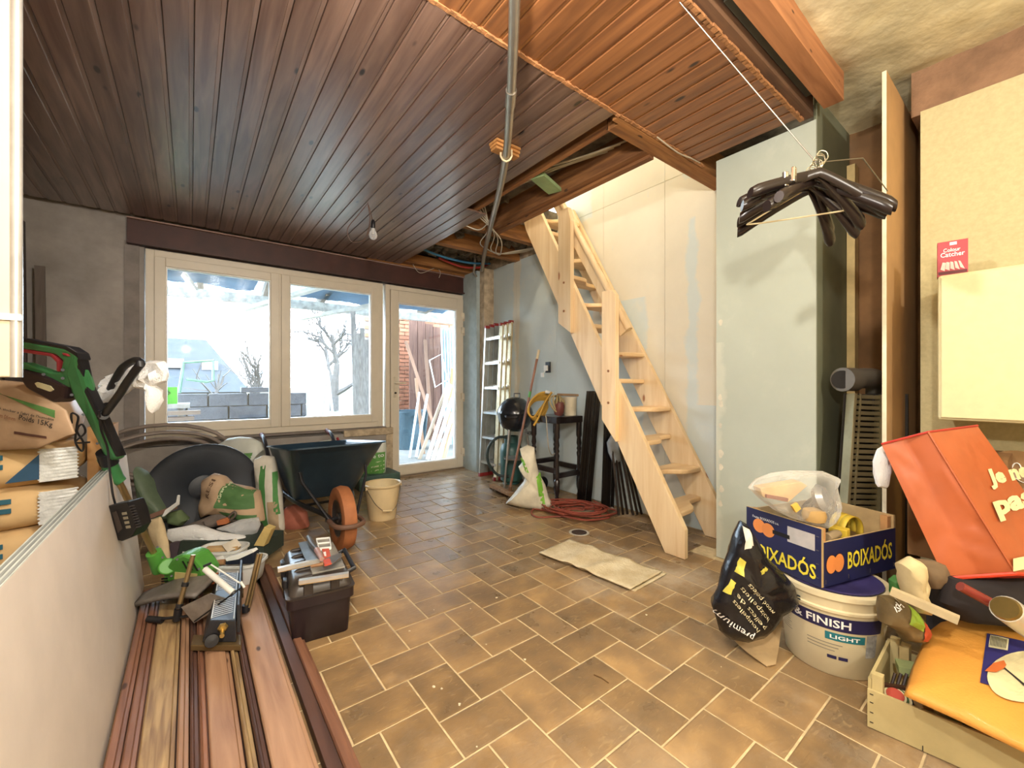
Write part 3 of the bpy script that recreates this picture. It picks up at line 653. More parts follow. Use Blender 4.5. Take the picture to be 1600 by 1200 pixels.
# swing frame
sw = thing('swing_frame', 'garden swing frame of thin poles on the lawn', 'swing', (pyy(505, 640, 13).x, 13, -.12)); sg = mat('grey_pole', '8e8e8c', .6)
xa, xb = pyy(486, 620, 13).x, pyy(512, 620, 13).x
for x in (xa, xb):
    for s in (-1, 1): MB().tube([(x, 13+s*.7, -.12), (x, 13, 1.45)], .03, 6).build('leg', sg, sw, world=True)
MB().tube([(xa, 13, 1.45), (xb, 13, 1.45)], .03, 6).build('top_bar', sg, sw, world=True)
# sheets leaning by the right of the window view
for k, u in enumerate((553, 561, 569, 577, 585, 592)):
    a = pyy(u, 650, 6.3); top = pyy(u, (486, 520, 512, 530, 505, 500)[k], 6.5).z
    o = MB().bar((a.x, 6.15+.02*k, -.06), (a.x+.03, 6.45+.02*k, top), .07, .018, up=(0, 1, 0)).build('corrugated_offcut', mat('weathered_grey_board', '8a8580', .9, var=.3, scale=4, stretch=(8, 8, 1)))
    tag(o, 'long weathered grey board leaning upright outside the window', 'board', 'boards leaning outside the window')
# lean-to store beyond the glazed door
SX0 = 3.6
bk = thing('brick_wall', 'reddish brick wall of the store beyond the glazed door', 'wall', (3.5, 8.0, -.06)); BR = mat('red_brick', 'a06a50', .9, var=.3, scale=3); rnd2 = random.Random(2)
MB().box(2.6, 7.0, 8.05, 8.2, -.06, 2.6).build('mortar', mat('mortar', 'a6a29a', .95), bk, world=True)
bp = MB().box(-.108, .108, 0, .12, 0, .065).build('brick', BR, bk, world=False); bp.location = (0, 0, 0)
bp.location = Vector((2.75, 8.0, -.05)) - Vector((3.5, 8.0, -.06))
n_ = 1
for row in range(33):
    for c_ in range(14):
        x = 2.75+c_*.226+(.113 if row % 2 else 0); z = -.05+row*.077
        q = proj((x, 8, z))
        if (row, c_) == (0, 0) or not q or not (575 < q[0] < 715) or n_ > 290: continue
        inst(bp, 'brick', Vector((x, 8.0+rnd2.uniform(-.006, .006), z))-Vector((3.5, 8.0, -.06)), bk); n_ += 1
dw = thing('store_door', 'dark reddish plank door standing in the outside store', 'door', (4.2, 7.6, -.06))
a = pyy(640, 600, 7.6).x
for k in range(5): MB().box(a+k*.17, a+k*.17+.16, 7.6, 7.63, -.06, 2.35-.05*k).build('plank', wood('dark_red_plank', '5d3f35', '7d5a4a', 'z', .8, .2), dw, world=True)
gw = thing('block_partition', 'blue grey block wall at the side of the store', 'wall', (4.6, 6.6, -.06)); GW = mat('blue_grey_block', '6d8084', .9, var=.2, scale=4)
for row in range(11):
    for c_ in range(4):
        y = 5.2+c_*.5+(.25 if row % 2 else 0); MB().box(4.62, 4.75, y, y+.485, -.06+row*.215, .142+row*.215).build('block', GW, gw, world=True)
LP = [((640, 735), (655, 612), 5.9, 'c9d2d4', .03), ((650, 738), (668, 615), 5.9, 'd8dedf', .035), ((662, 735), (650, 590), 6.1, '8c6a52', .05), ((690, 720), (634, 532), 6.3, '9a7660', .05), ((676, 716), (664, 530), 6.4, '7a5b48', .06),
      ((668, 722), (704, 600), 5.6, 'e0d8cc', .06), ((676, 722), (706, 622), 5.5, 'd2c4b2', .06), ((684, 720), (708, 645), 5.4, 'e6ded2', .07), ((655, 724), (700, 598), 5.7, 'c4b09a', .05), ((692, 720), (709, 660), 5.3, 'b98f62', .05), ((697, 718), (707, 575), 6.2, 'a3764e', .05)]
for k, (a, b, y, c, w_) in enumerate(LP):
    p = pyy(*a, y); p.z = -.06; q = pyy(*b, y+.45)
    o = MB().bar(p, q, w_, .02, up=(0, 1, 0)).build('leaning_plank', wood('store_plank_'+c, c, c, 'z', .8, .2))
    tag(o, ['pale painted', 'white', 'brown', 'reddish brown', 'dark brown', 'long cream', 'cream grained', 'broad whitewashed', 'dusty tan', 'honey coloured', 'orange brown'][k]+' plank leaning in the store outside the glazed door', 'plank')
for k in range(5):
    p = pyy(690+k*4, 640, 6.9); o = MB().tube([(p.x, 6.75, -.06), (p.x+.05, 7.0, pyy(694+k*3, 512, 7).z)], .02, 6).build('metal_bar', mat('pale_blue_metal', '9db8c4', .4, .5))
    tag(o, 'pale blue metal bar upright in the outside store', 'metal bar', 'blue bars in the outside store')
fr = [pyy(u, v, 5.9) for u, v in ((671, 562), (690, 552), (699, 592), (680, 604))]
o = MB().tube(fr, .012, 4, closed=True).build('white_picture_frame', mat('white_paint', 'e8e6e0', .5)); tag(o, 'small tilted empty white picture frame among the planks outside', 'picture frame')
cb = pz(640, 738, -.06); cb = Vector((pyy(640, 700, 6.85).x, 6.85, -.06))
ob = thing('dark_tub', 'dark blue grey plastic tub standing outside the door', 'tub', cb); TB = mat('dark_blue_grey_plastic', '3f5560', .5)
MB().lathe([(.0, 0), (.26, 0), (.32, .62), (.335, .62), (.335, .65), (.30, .65), (.25, .02), (0, .02)], 24).build('body', TB, ob, smooth=True)
MB().tube([(.05, -.33, .60), (.05, -.37, .45), (-.05, -.37, .45), (-.05, -.33, .60)], .012, 6).build('handle', TB, ob)
# ================================================================== stairs
PINE = wood('fresh_pine', 'd9b88a', 'ead0a6', 'z', .45, .35, .7, knotcol=hexc('9a6238'), kscale=.6)
PINEX = wood('fresh_pine_tread', 'd4b081', 'e6c899', 'x', .45, .3, .7, knotcol=hexc('9a6238'), kscale=.6)
st = thing('staircase', 'new pine space-saver stair with open alternating treads and posts', 'staircase', (2.6, 1.4, 0))
SL = 1.79
def yu(z): return 1.344+(z-.177)/SL
def yl(z): return 1.476+z/1.77
prof = [(1.344, .002), (1.344, .177), (yu(2.68), 2.68), (yl(2.55)+.02, 2.68), (yl(2.4), 2.4), (1.476, .002)]
for xa in (2.335, 2.822):
    MB().prism([(xa, y, z) for y, z in prof], (.036, 0, 0)).build('stringer', PINE, st, world=True, bevel=.003)
for i in range(12):
    z = .235+.205*i; y0 = yu(z)+.012; d1, d2 = (.215, .10) if i % 2 == 0 else (.10, .215)
    n = 14; front = []
    for k in range(n+1):
        a = k/n; x = 2.371+a*.451; s = 1/(1+math.exp(-(a-.5)*16)); front.append((x, y0+.115-(d1-.10)*(1-s)-(d2-.10)*s, z))
    back = [(2.822, y0+.205, z), (2.371, y0+.205, z)]
    MB().prism(front+back, (0, 0, .032)).build('tread', PINEX, st, world=True, bevel=.008)
for (ya, yb, za, zb, zt0, zt1) in ((1.825, 1.945, .655, .80, 1.66, 1.70), (2.25, 2.385, 1.44, 1.53, 2.30, 2.41)):
    MB().prism([(2.295, ya, za), (2.295, yb, zb), (2.295, yb, zt1), (2.295, ya+.03, zt1-.0), (2.295, ya, zt0)], (.039, 0, 0)).build('post', PINE, st, world=True, bevel=.003)
    MB().prism([(2.334, ya+.035, za+.05), (2.334, yb-.01, zb+.0), (2.334, yb-.01, zt1-.04), (2.334, ya+.035, zt1-.04)], (.0, 0, 0)) 
a, b = Vector((2.365, 1.765, 1.42)), Vector((2.365, 2.62, 2.845))
d = (b-a).normalized()
MB().bar(a+d*.05-Vector((0, 0, .055)), b-Vector((0, 0, .055)), .022, .10, up=(0, -.86, .5)).build('rail_board', PINE, st, world=True, bevel=.003)
MB().tube([a, b], .024, 12).build('handrail', PINE, st, world=True, smooth=True)
for y in (1.885, 2.32):
    for dz in (-.05, .06):
        z = 1.0+.22+(y-1.885)*1.6+dz*2
        MB().lathe([(0, 0), (.009, 0), (.009, .004), (0, .005)], 10, M=Matrix.Translation((2.2945, y, z-.2)) @ Matrix.Rotation(R(-90), 4, 'Y')).build('screw_plug', mat('knot_brown', '8a5a34', .6), st, world=True)
a2, b2 = Vector((2.85, 1.47, .62)), Vector((2.85, 2.6, 2.63))
# ================================================================== pipe, bulb, wires
ALU = mat('grey_conduit', 'a39c90', .28, .75, var=.1); CLIPW = wood('clip_block_wood', 'a5713c', 'c48e52', 'x', .7, .2)
pp = thing('conduit_pipe', 'grey metal conduit pipe slung below the plank ceiling', 'pipe', (1.47, 1.97, 2.33))
pts = [pz(806, -120, 2.36), pz(804, 0, 2.345), pz(801, 90, 2.335), pz(798, 150, 2.33), pz(791, 240, 2.325), pz(780, 300, 2.325), pz(766, 355, 2.32), pyy(757, 395, 3.55), pyy(753, 421, 4.02)]
MB().tube(catmull(pts, 6), .0205, 14).build('tube', ALU, pp, world=True, smooth=True)
c = pz(798, 152, 2.33); d = (pts[4]-pts[2]).normalized()
MB().tube([c-d*.05, c+d*.05], .0245, 14).build('coupling', ALU, pp, world=True, smooth=True)
c = pz(791, 243, 2.326)
MB().tube([c+Vector((0, 0, .035))+RT*.03, c+RT*.031, c-UP*.02+RT*.02, c-UP*.03, c-UP*.02-RT*.02, c-RT*.031, c+Vector((0, 0, .035))-RT*.03], .006, 6).build('saddle_clip', mat('cream_plastic_clip', 'd8c6a0', .5), pp, world=True)
for k in range(3):
    MB().box(c.x-.085+.006*k, c.x+.08+.004*k, c.y-.03+.012*k, c.y+.045, 2.388-.014*(k+1), 2.388-.014*k-.001).build('packing_block', CLIPW, pp, world=True)
hk = pz(575, 316, ZC)
bl = thing('hanging_bulb', 'bare clear light bulb in black holder hanging on looped cable from ceiling', 'light bulb', hk); BLKP = mat('black_plastic', '16151a', .35, var=.1)
bb = pyy(583, 349, hk.y+.02)
MB().tube(catmull([hk, pyy(560, 335, hk.y), pyy(543, 357, hk.y), pyy(550, 377, hk.y), pyy(570, 372, hk.y), pyy(578, 345, hk.y), hk-UP*.012, pyy(580, 335, hk.y+.02), bb], 8), .0028, 6).build('cable', mat('brown_cable', '5d4030', .5), bl, world=True)
MB().lathe([(0, .03), (.008, .03), (.015, .018), (.016, -.03), (.013, -.034), (0, -.034)], 16, M=Matrix.Translation(bb)).build('holder', BLKP, bl, world=True, smooth=True)
MB().lathe([(.013, -.03), (.015, -.045), (.026, -.065), (.031, -.085), (.027, -.103), (.015, -.115), (0, -.119)], 20, M=Matrix.Translation(bb)).build('bulb', film('bulb_glass', opac=.22, rough=.05), bl, world=True, smooth=True)
MB().lathe([(0, -.03), (.006, -.034), (.004, -.06), (.007, -.072), (0, -.075)], 10, M=Matrix.Translation(bb)).build('filament_stem', mat('pale_stem', 'd8d2c4', .4), bl, world=True, smooth=True)
# unseen bulb holders for the room lamps and the added fill lamps
for (x, y, z), _ in LAMPS:
    t = thing('unseen_bulb_holder', 'unseen bare bulb holder on a cable for a room or added fill lamp', 'light', (x, y, 2.53), 0, 'lit bulbs behind the viewpoint')
    MB().tube([(0, 0, 0), (0, 0, z-2.53+.14)], .003, 6).build('cable', BLKP, t); MB().lathe([(.008, z-2.53+.15), (.018, z-2.53+.13), (.018, z-2.53+.09), (0, z-2.53+.09)], 12).build('holder', BLKP, t)
# loose wires and pipes in the open ceiling
def wire(name, label, pts, r, m_, cat='cable', group=None, k=8):
    o = MB().tube(catmull(pts, k), r, 6).build(name, m_, smooth=True); return tag(o, label, cat, group)
GW_ = mat('grey_cable', 'b0a58f', .5); 
lm1 = thing('cable_loom', 'four pale grey cables strung together between beams of the open ceiling', 'cables', (1.94, 1.8, 2.46))
for k in range(4): MB().tube(catmull([(2.06, 1.55+.05*k, 2.50), (1.93, 1.75+.1*k, 2.455+.01*k), (1.82, 2.0+.13*k, 2.45)], 8), .006, 6).build('cable', GW_, lm1, smooth=True, world=True)
lm2 = thing('cable_loom', 'loose loom of thin white cables sagging between the open ceiling joists', 'cables', (2.2, 3.3, 2.39))
for k in range(5): MB().tube(catmull([(1.83, 2.75+.05*k, 2.50), (2.05+.03*k, 3.0, 2.40-.012*k), (2.2+.06*k, 3.35, 2.385-.01*k), (2.55, 3.5, 2.40), (2.86, 3.45-.05*k, 2.47)], 8), .005, 6).build('cable', mat('white_cable', 'cfc6b2', .5), lm2, smooth=True, world=True)
wire('electric_cable', 'single slim white cable hanging under the planks edge', [(1.80, 2.55, 2.42), (1.90, 2.75, 2.37), (1.96, 3.0, 2.37), (1.86, 3.06, 2.40)], .005, mat('white_cable', 'cfc6b2', .5))
wire('electric_cable', 'slim beige cable sagging beside the trimmer board', [(2.0, 1.31, 2.385), (2.2, 1.31, 2.37), (2.35, 1.31, 2.385), (2.5, 1.32, 2.40)], .004, GW_)
wire('water_pipe', 'blue plastic water pipe above the glazed door', [(1.80, 4.05, 2.50), (2.1, 4.05, 2.44), (2.5, 4.1, 2.44), (2.86, 4.15, 2.50)], .012, mat('blue_pipe', '3f7fa8', .4), 'pipe')
wire('water_pipe', 'red plastic water pipe above the glazed door', [(2.2, 4.2, 2.46), (2.5, 4.22, 2.42), (2.72, 4.2, 2.44), (2.86, 4.2, 2.50)], .012, mat('red_pipe', 'b03a32', .4), 'pipe')
wire('dangling_wire', 'thin cream wire dangling above the glazed door', [pyy(640, 400, 4.40), pyy(655, 425, 4.42), pyy(680, 418, 4.42), pyy(688, 424, 4.43), pyy(686, 433, 4.43)], .003, mat('white_cable', 'cfc6b2', .5), 'wire')
wire('grey_hose', 'bent grey pipe running into the wall corner', [(2.62, 4.1, 2.55), (2.63, 4.13, 2.43), (2.64, 4.16, 2.36), (2.72, 4.22, 2.33)], .014, mat('grey_pipe_plastic', '8a857c', .5), 'pipe')
# rubble clinging above joists
rb = MB(); rd = random.Random(8)
for k in range(240):
    x, y = rd.uniform(1.8, 2.86), rd.choice((rd.uniform(3.16, 3.58), rd.uniform(3.7, 4.35), rd.uniform(2.6, 3.06)))
    if y < 3.08 and x > 2.06: continue
    s = rd.uniform(.015, .06); rb.box(-s, s, -s*.8, s*.8, -s*.4, s*.4, M=Matrix.Translation((x, y, 2.555-s*.2)) @ Matrix.Rotation(rd.uniform(0, 3), 4, Vector((rd.uniform(-1, 1), rd.uniform(-1, 1), 1)).normalized()))
rb.build('rubble', VOID, ceiling, kind='stuff')
# ================================================================== left: cabinet, boards, bags
t = thing('wall_cabinet', 'tall cream wall cabinet with silver corner edge on the left wall', 'cabinet', (-.7, 1.6, 1.066))
xe = pyy(39, 590, 1.535).x
MB().box(XL+.002, xe-.006, 1.5, 1.535, 1.066, 2.385).build('body', mat('cream_cabinet', 'cfc2a6', .5, var=.03), t, world=True, bevel=.004)
MB().tube([(xe-.008, 1.506, 1.066), (xe-.008, 1.506, 2.385)], .011, 12).build('corner_profile', mat('silver_profile', 'c9c6c0', .3, .6), t, world=True, smooth=True)
MB().box(xe-.04, xe+.003, 1.492, 1.498, 1.20, 1.215).build('clip', WHITE_INK, t, world=True)
o = MB().bar((-.92, 4.28, 0), (-.98, 4.45, 2.2), .10, .03, up=(0, 1, 0)).build('dark_board', wood('dark_leaning_board', '3a3230', '504643', 'z', .8, .2)); tag(o, 'dark narrow board leaning in the corner of the grey wall', 'board')
o = MB().bar((-.82, 4.36, 0), (-.86, 4.46, 1.9), .05, .02, up=(0, 1, 0)).build('batten', wood('grey_batten', '5b524c', '756a62', 'z', .8, .2)); tag(o, 'thin grey batten leaning beside the dark corner board', 'batten')
# plasterboard sheets on edge
DW = mat('plasterboard_paper', 'cbbfb2', .85, var=.05, scale=5); DE = mat('plasterboard_edge', 'aeb2ac', .9)
for k in range(3):
    x = -.19-.0145*k; sh = thing('plasterboard', ['front plasterboard sheet on edge with pale warm face beside the planks', 'middle plasterboard sheet on edge between two others', 'rear plasterboard sheet on edge against the plaster bags'][k], 'plasterboard', (x, 1.6, 0))
    poly = [(x, .35, .003), (x-.013, .35, .003), (x-.013-.068, .35, .70-.006*k), (x-.068, .35, .70-.006*k)]
    MB().prism(poly, (0, 2.53-.03*k, 0)).build('core', DW, sh, world=True)
    MB().box(x-.068-.0125, x-.0685, .35, 2.87-.03*k, .70-.006*k, .7015-.006*k).build('edge_tape', DE, sh, world=True)
    MB().box(x-.068-.008, x-.071, .35, 2.87-.03*k, .7014-.006*k, .7028-.006*k).build('edge_line', mat('grey_edge_shadow', '7e827e', .9), sh, world=True)
# plaster bags
def sack(parent, c, size, mt, seed, pw=.45, cr=.008, name='sack', M=None):
    sx, sy, sz = size; mb = MB()
    def fn(a, b):
        th = a*2*math.pi; ph = (b-.5)*math.pi
        sp = lambda w_, e: math.copysign(abs(w_)**e, w_)
        x = sp(math.cos(ph), .5)*sp(math.cos(th), pw); y = sp(math.cos(ph), .5)*sp(math.sin(th), pw); z = sp(math.sin(ph), .7)
        v = Vector((x*sx/2, y*sy/2, z*sz/2)); n = cr*(nz(v, 14, seed)+.6*nz(v, 30, seed+1)); v += v.normalized()*n
        return (M @ v if M is not None else v) + Vector(c)
    mb.grid(fn, 48, 25, cu=True); return mb.build(name, mt, parent, smooth=True, world=True)
TAN = mat('tan_paper_sack', 'c9a877', .8, var=.1, scale=6); NAVY = mat('navy_print', '1f4560', .7, var=.1); TEAL = mat('teal_print', '1f5566', .7); SILV = mat('creased_clear_end', 'c9cbc8', .25, var=.15, scale=25, bump=.5)
bag_z = [(.0, .17), (.165, .335), (.33, .50), (.495, .66), (.655, .825)]
for k, (z0, z1) in enumerate(bag_z):
    lab = ['lowest paper plaster sack on the floor of the stack', 'second plaster sack up from the floor in the stack', 'middle plaster sack of the stack behind plasterboard', 'plaster sack with big blue letters below the topmost plaster sack', 'topmost paper plaster sack under the brown pellet bag'][k]
    t = thing('plaster_sack', lab, 'sack', (-.68, 2.58, z0), 0, 'plaster sacks in the stack')
    sack(t, (-.685, 2.58, (z0+z1)/2), (.64, .46, z1-z0+.012), TAN, k+2)
    yf = 2.345
    def bf(u0, v0, u1, v1, y=yf):
        a = pyy(u0, v0, y); b = pyy(u1, v1, y); return a, b
    if k >= 2:
        zc = (z0+z1)/2
        p = [(pyy(8, 700, yf).x, yf-.004, zc-.055), (pyy(62, 700, yf).x, yf-.006, zc-.05), (pyy(62, 700, yf).x, yf-.006, zc+.045)]
        if k != 3: MB().add(p, [(0, 1, 2)]).build('printed_triangle', NAVY, t, world=True, fix=False)
        x1 = pyy(18 if k == 3 else 5, 700, yf).x
        text_on('lettering', 'KNAUF', quadf((x1-.34, yf-.004, zc-.045), (x1, yf-.004, zc-.045), (x1-.34, yf-.004, zc+.05)), TEAL, t, .03)
        c = Vector((-.375, 2.52, zc)); mb = MB()
        mb.grid(lambda a, b: (-.47+.125*math.sin(a*math.pi/2)+.006*nz((a*9, b*4, k), 3), 2.352+b*.40, zc+(z1-z0)*.5*math.cos(a*math.pi/2+.0)*1.0+.004) if False else (-.455+.10*a+.004*math.sin(b*60)+.004*nz((a*9, b*9, k), 2), 2.343+.03*a*a, zc-.062+.125*b), 10, 30)
        mb.build('clear_wrapped_end', SILV, t, world=True, smooth=True)
KR = mat('brown_pellet_bag', 'b39474', .55, var=.15, scale=4); 
t = thing('pellet_bag', 'brown and green pellet bag lying on top of the plaster sacks', 'bag', (-.7, 2.55, .83))
M_ = Matrix.Rotation(R(7), 3, 'Y').to_4x4()
sack(t, (-.70, 2.58, .945), (.66, .50, .24), KR, 11, .55, .018, 'body', M_)
q = lambda u, v, y=2.315: pyy(u, v, y)
pl = Pillow([(-30, 590), (40, 596), (104, 640), (118, 676), (60, 700), (-30, 704)], pyy(20, 650, 2.32), None, .012, .004, .003, 14, 3)
pl.build('printed_face', mat('brown_bag_face', 'b89a7c', .5, var=.12, scale=8), t)
pl.patch('green_band', [(-20, 606), (-10, 606), (92, 652), (92, 640)][0:4], mat('green_bag_print', '5b8a4a', .6), t, 12, 4)
pl.text('small_print', "A stocker a l'abri de l'humidite", (8, 638), (92, 656), (8.5, 634), BLACK_INK, t); pl.text('small_print', 'Diam 06mm', (0, 648), (34, 656), (1, 642), mat('brown_print', '8a5a40', .7), t); pl.text('weight_print', 'Poids 15Kg', (40, 656), (90, 668), (41, 646), BLACK_INK, t)
pl.patch('dark_stripe', [(30, 672), (78, 680), (78, 684), (30, 676)], mat('dark_brown_print', '5a3a30', .7), t, 10, 3)
# brown paper box end behind the sacks
o = MB().box(-.36, -.285, 2.60, 2.86, .45, .86).build('cardboard_piece', mat('cardboard', 'b98f5e', .85)); tag(o, 'plain cardboard piece standing behind the sack ends', 'cardboard')
o = MB().box(-.36, -.285, 2.62, 2.86, 0, .448).build('cardboard_box', mat('cardboard', 'b98f5e', .85)); tag(o, 'low cardboard box hidden behind the plasterboard sheets', 'box')
# ================================================================== grass trimmer
GRN = mat('green_tool_plastic', '3a7848', .4, var=.08); GRN2 = mat('bright_green_tool_plastic', '52963e', .4, var=.08); DKP = mat('black_tool_plastic', '1b1b1f', .45, var=.1); REDP = mat('red_grip', '9a2f38', .5); GOLD = mat('brass_aluminium_tube', 'a88e62', .28, .8, var=.08)
tr = thing('grass_trimmer', 'green cordless grass trimmer with brass shaft leaning over the plasterboard', 'grass trimmer', (-.06, 2.58, .06))
H0 = pz(280, 890, .16); T0 = pyy(105, 580, 2.12)
th = (H0-CAMP).dot(FW); tt = (T0-CAMP).dot(FW)
tf = lambda v: tt+(v-580)*(th-tt)/(890-580)
def tp(u, v, d=0.): return pt(u, v, tf(v)+d)
MB().tube([tp(178, 735), tp(243, 868)], .0125, 14).build('shaft', GOLD, tr, world=True, smooth=True)
MB().tube([tp(166, 714), tp(181, 745), tp(190, 752)], [.029, .026, .020], 14).build('collar', GRN, tr, world=True, smooth=True)
MB().tube([tp(165, 705), tp(171, 722)], .031, 14).build('collar_ring', DKP, tr, world=True, smooth=True)
def slab(poly, th_, m_, name, d=0., bev=.008, par=tr):
    mb = MB(); mb.prism([tp(u, v, d-th_/2) for u, v in poly], FW*th_); return mb.build(name, m_, par, world=True, bevel=bev)
body = slab([(98, 582), (105, 550), (118, 548), (125, 575), (137, 612), (155, 650), (170, 688), (184, 716), (165, 722), (150, 690), (130, 650), (112, 620)], .044, GRN, 'body', bev=.014)
slab([(113, 545), (122, 555), (132, 598), (160, 655), (186, 712), (180, 714), (152, 655), (125, 600), (116, 560)], .036, DKP, 'body_seam', bev=.004)
slab([(30, 531), (70, 538), (100, 543), (118, 548), (122, 560), (112, 600), (106, 606), (80, 592), (30, 575), (30, 563), (78, 580), (92, 580), (96, 562), (84, 552), (30, 543)], .042, GRN, 'handle_loop', bev=.010)
slab([(30, 526), (72, 534), (104, 540), (120, 550), (124, 562), (118, 556), (100, 545), (70, 539), (30, 533)], .044, DKP, 'handle_top', bev=.004)
slab([(30, 543), (80, 551), (92, 563), (92, 580), (87, 579), (87, 565), (78, 556), (30, 549)], .034, REDP, 'grip', bev=.004)
slab([(30, 575), (60, 582), (102, 603), (100, 622), (84, 629), (40, 606), (28, 590)], .062, mat('dark_red_battery', '2a1a1e', .45), 'battery', bev=.010)
bt = slab([(54, 598), (58, 596), (78, 602), (83, 608), (78, 611), (58, 604)], .004, mat('cream_badge', 'd8d2a8', .5), 'badge', d=-.034, bev=0)
slab([(96, 550), (104, 552), (107, 556), (98, 554)], .056, REDP, 'trigger_lock', bev=.002)
for (u, v) in ((68, 584), (98, 590), (112, 616), (130, 647), (152, 692), (98, 577)):
    MB().tube([tp(u, v, -.030), tp(u, v, -.024)], .005, 8).build('screw', DKP, tr, world=True)
dh = [tp(160, 650, -.02), tp(186, 616, -.05), tp(196, 600, -.06), tp(214, 575, -.06), tp(220, 566, -.05), tp(212, 562, .03), tp(196, 570, .06), tp(186, 582, .06), tp(170, 612, .05), tp(160, 640, .02)]
MB().tube(catmull(dh, 5, True), .0125, 10, closed=True).build('auxiliary_handle', DKP, tr, world=True, smooth=True)
MB().tube([tp(162, 648, -.04), tp(162, 648, .04)], .016, 12).build('handle_knob', DKP, tr, world=True, smooth=True)
# head
MB().tube([tp(240, 862), tp(252, 888)], [.030, .036], 14).build('neck', GRN2, tr, world=True, smooth=True)
MB().tube([tp(262, 884, -.05), tp(262, 884, .05)], .036, 20).build('pivot', GRN2, tr, world=True, smooth=True, bevel=.006)
hd = slab([(255, 892), (268, 872), (285, 866), (300, 870), (312, 884), (320, 896), (316, 910), (300, 917), (262, 920), (253, 908)], .11, GRN2, 'motor_housing', bev=.014)
slab([(273, 893), (308, 896), (306, 907), (272, 904)], .003, mat('cream_sticker', 'd8c88a', .5), 'sticker', d=-.058, bev=0)
for k in range(3): slab([(284+8*k, 876+k), (286+8*k, 876+k), (293+8*k, 889+k), (291+8*k, 889+k)], .003, DKP, 'vent_slot', d=-.058, bev=0)
for k in range(4): slab([(252, 903+4*k), (262, 902+4*k), (262, 904+4*k), (252, 905+4*k)], .003, DKP, 'vent_slot', d=-.058, bev=0)
for (u, v) in ((277, 873), (268, 899), (277, 913), (311, 888), (246, 854), (254, 870)): MB().tube([tp(u, v, -.062 if v > 872 else -.04), tp(u, v, -.05)], .005, 8).build('screw', DKP, tr, world=True)
gd = pz(262, 935, .085)
mb = MB(); mb.grid(lambda a, b: gd+RT*(-.14+.30*a)+Vector((FW.x, FW.y, 0))*(-.05+.15*b)*math.sin(min(1, .25+a*1.6)*math.pi/2)+UP*(.035*math.sin(a*2.4)-.012*math.cos(b*3)+.03*a), 14, 8)
o = mb.build('guard', mat('worn_grey_guard', '6d6660', .5, var=.35, scale=8), tr, world=True, smooth=True); sd = o.modifiers.new('s', 'SOLIDIFY'); sd.thickness = .016
# battery charger on its cable
ch = thing('battery_charger', 'black battery charger hanging by its cable from the trimmer', 'charger', tp(185, 815, -.06)); cd = -.20
slab([(158, 805), (166, 790), (200, 783), (208, 800), (214, 823), (205, 838), (190, 845), (174, 842), (160, 825)], .07, DKP, 'body', d=cd, bev=.006, par=ch)
slab([(175, 800), (180, 798), (190, 825), (184, 832)], .006, mat('grey_slot', '4a403c', .5), 'slot', d=cd-.038, bev=0, par=ch)
for k in range(9): slab([(201+1.4*k, 790+4*k), (206+1.4*k, 789+4*k), (206.5+1.4*k, 791+4*k), (201.5+1.4*k, 792+4*k)], .012, mat('grey_rib', '3c3a3e', .5), 'rib', d=cd-.034, bev=0, par=ch)
for k in range(4): slab([(190+2*k, 800+7*k), (197+2*k, 799+7*k), (198+2*k, 803+7*k), (191+2*k, 804+7*k)], .003, mat('pale_print', '9a9584', .6), 'print', d=cd-.036, bev=0, par=ch)
MB().tube(catmull([tp(155, 640, -.045), tp(158, 670, -.06), tp(168, 700, -.065), tp(172, 740, -.12), tp(176, 770, cd), tp(180, 786, cd)], 6), .004, 6).build('cable', DKP, ch, world=True, smooth=True)
o = MB().tube(catmull([tp(112, 660, -.04), tp(112, 645, -.045), tp(122, 650, -.045), tp(120, 665, -.045), tp(118, 690, -.045), tp(128, 704, -.045), tp(130, 690, -.045), tp(120, 672, -.045), tp(128, 662, -.045), tp(133, 675, -.045), tp(118, 690, -.045), tp(140, 690, -.045)], 6), .0035, 6).build('coiled_wire', DKP, smooth=True); tag(o, 'thin black wire looped beside the green trimmer body', 'wire')
# clear bag and white rag hanging on the D handle
FILM = film('clear_film', opac=.28); WF = film('white_film', (.92, .93, .93), .72, .35)
pl = Pillow([(148, 622), (165, 592), (190, 575), (212, 568), (222, 580), (205, 605), (180, 622), (160, 632)], tp(185, 600, .08), None, .02, .02, .018, 20, 4)
o = pl.build('clear_plastic_bag', FILM); tag(o, 'crumpled clear plastic bag tucked behind the trimmer handle', 'plastic bag')
pl = Pillow([(205, 596), (218, 572), (235, 562), (256, 563), (262, 580), (258, 594), (240, 602), (246, 616), (248, 628), (238, 645), (236, 622), (228, 608), (212, 606)], tp(232, 590, .06), None, .012, .012, .022, 26, 6)
o = pl.build('white_plastic_rag', WF); tag(o, 'torn white plastic bag hanging from the trimmer handle', 'plastic bag')
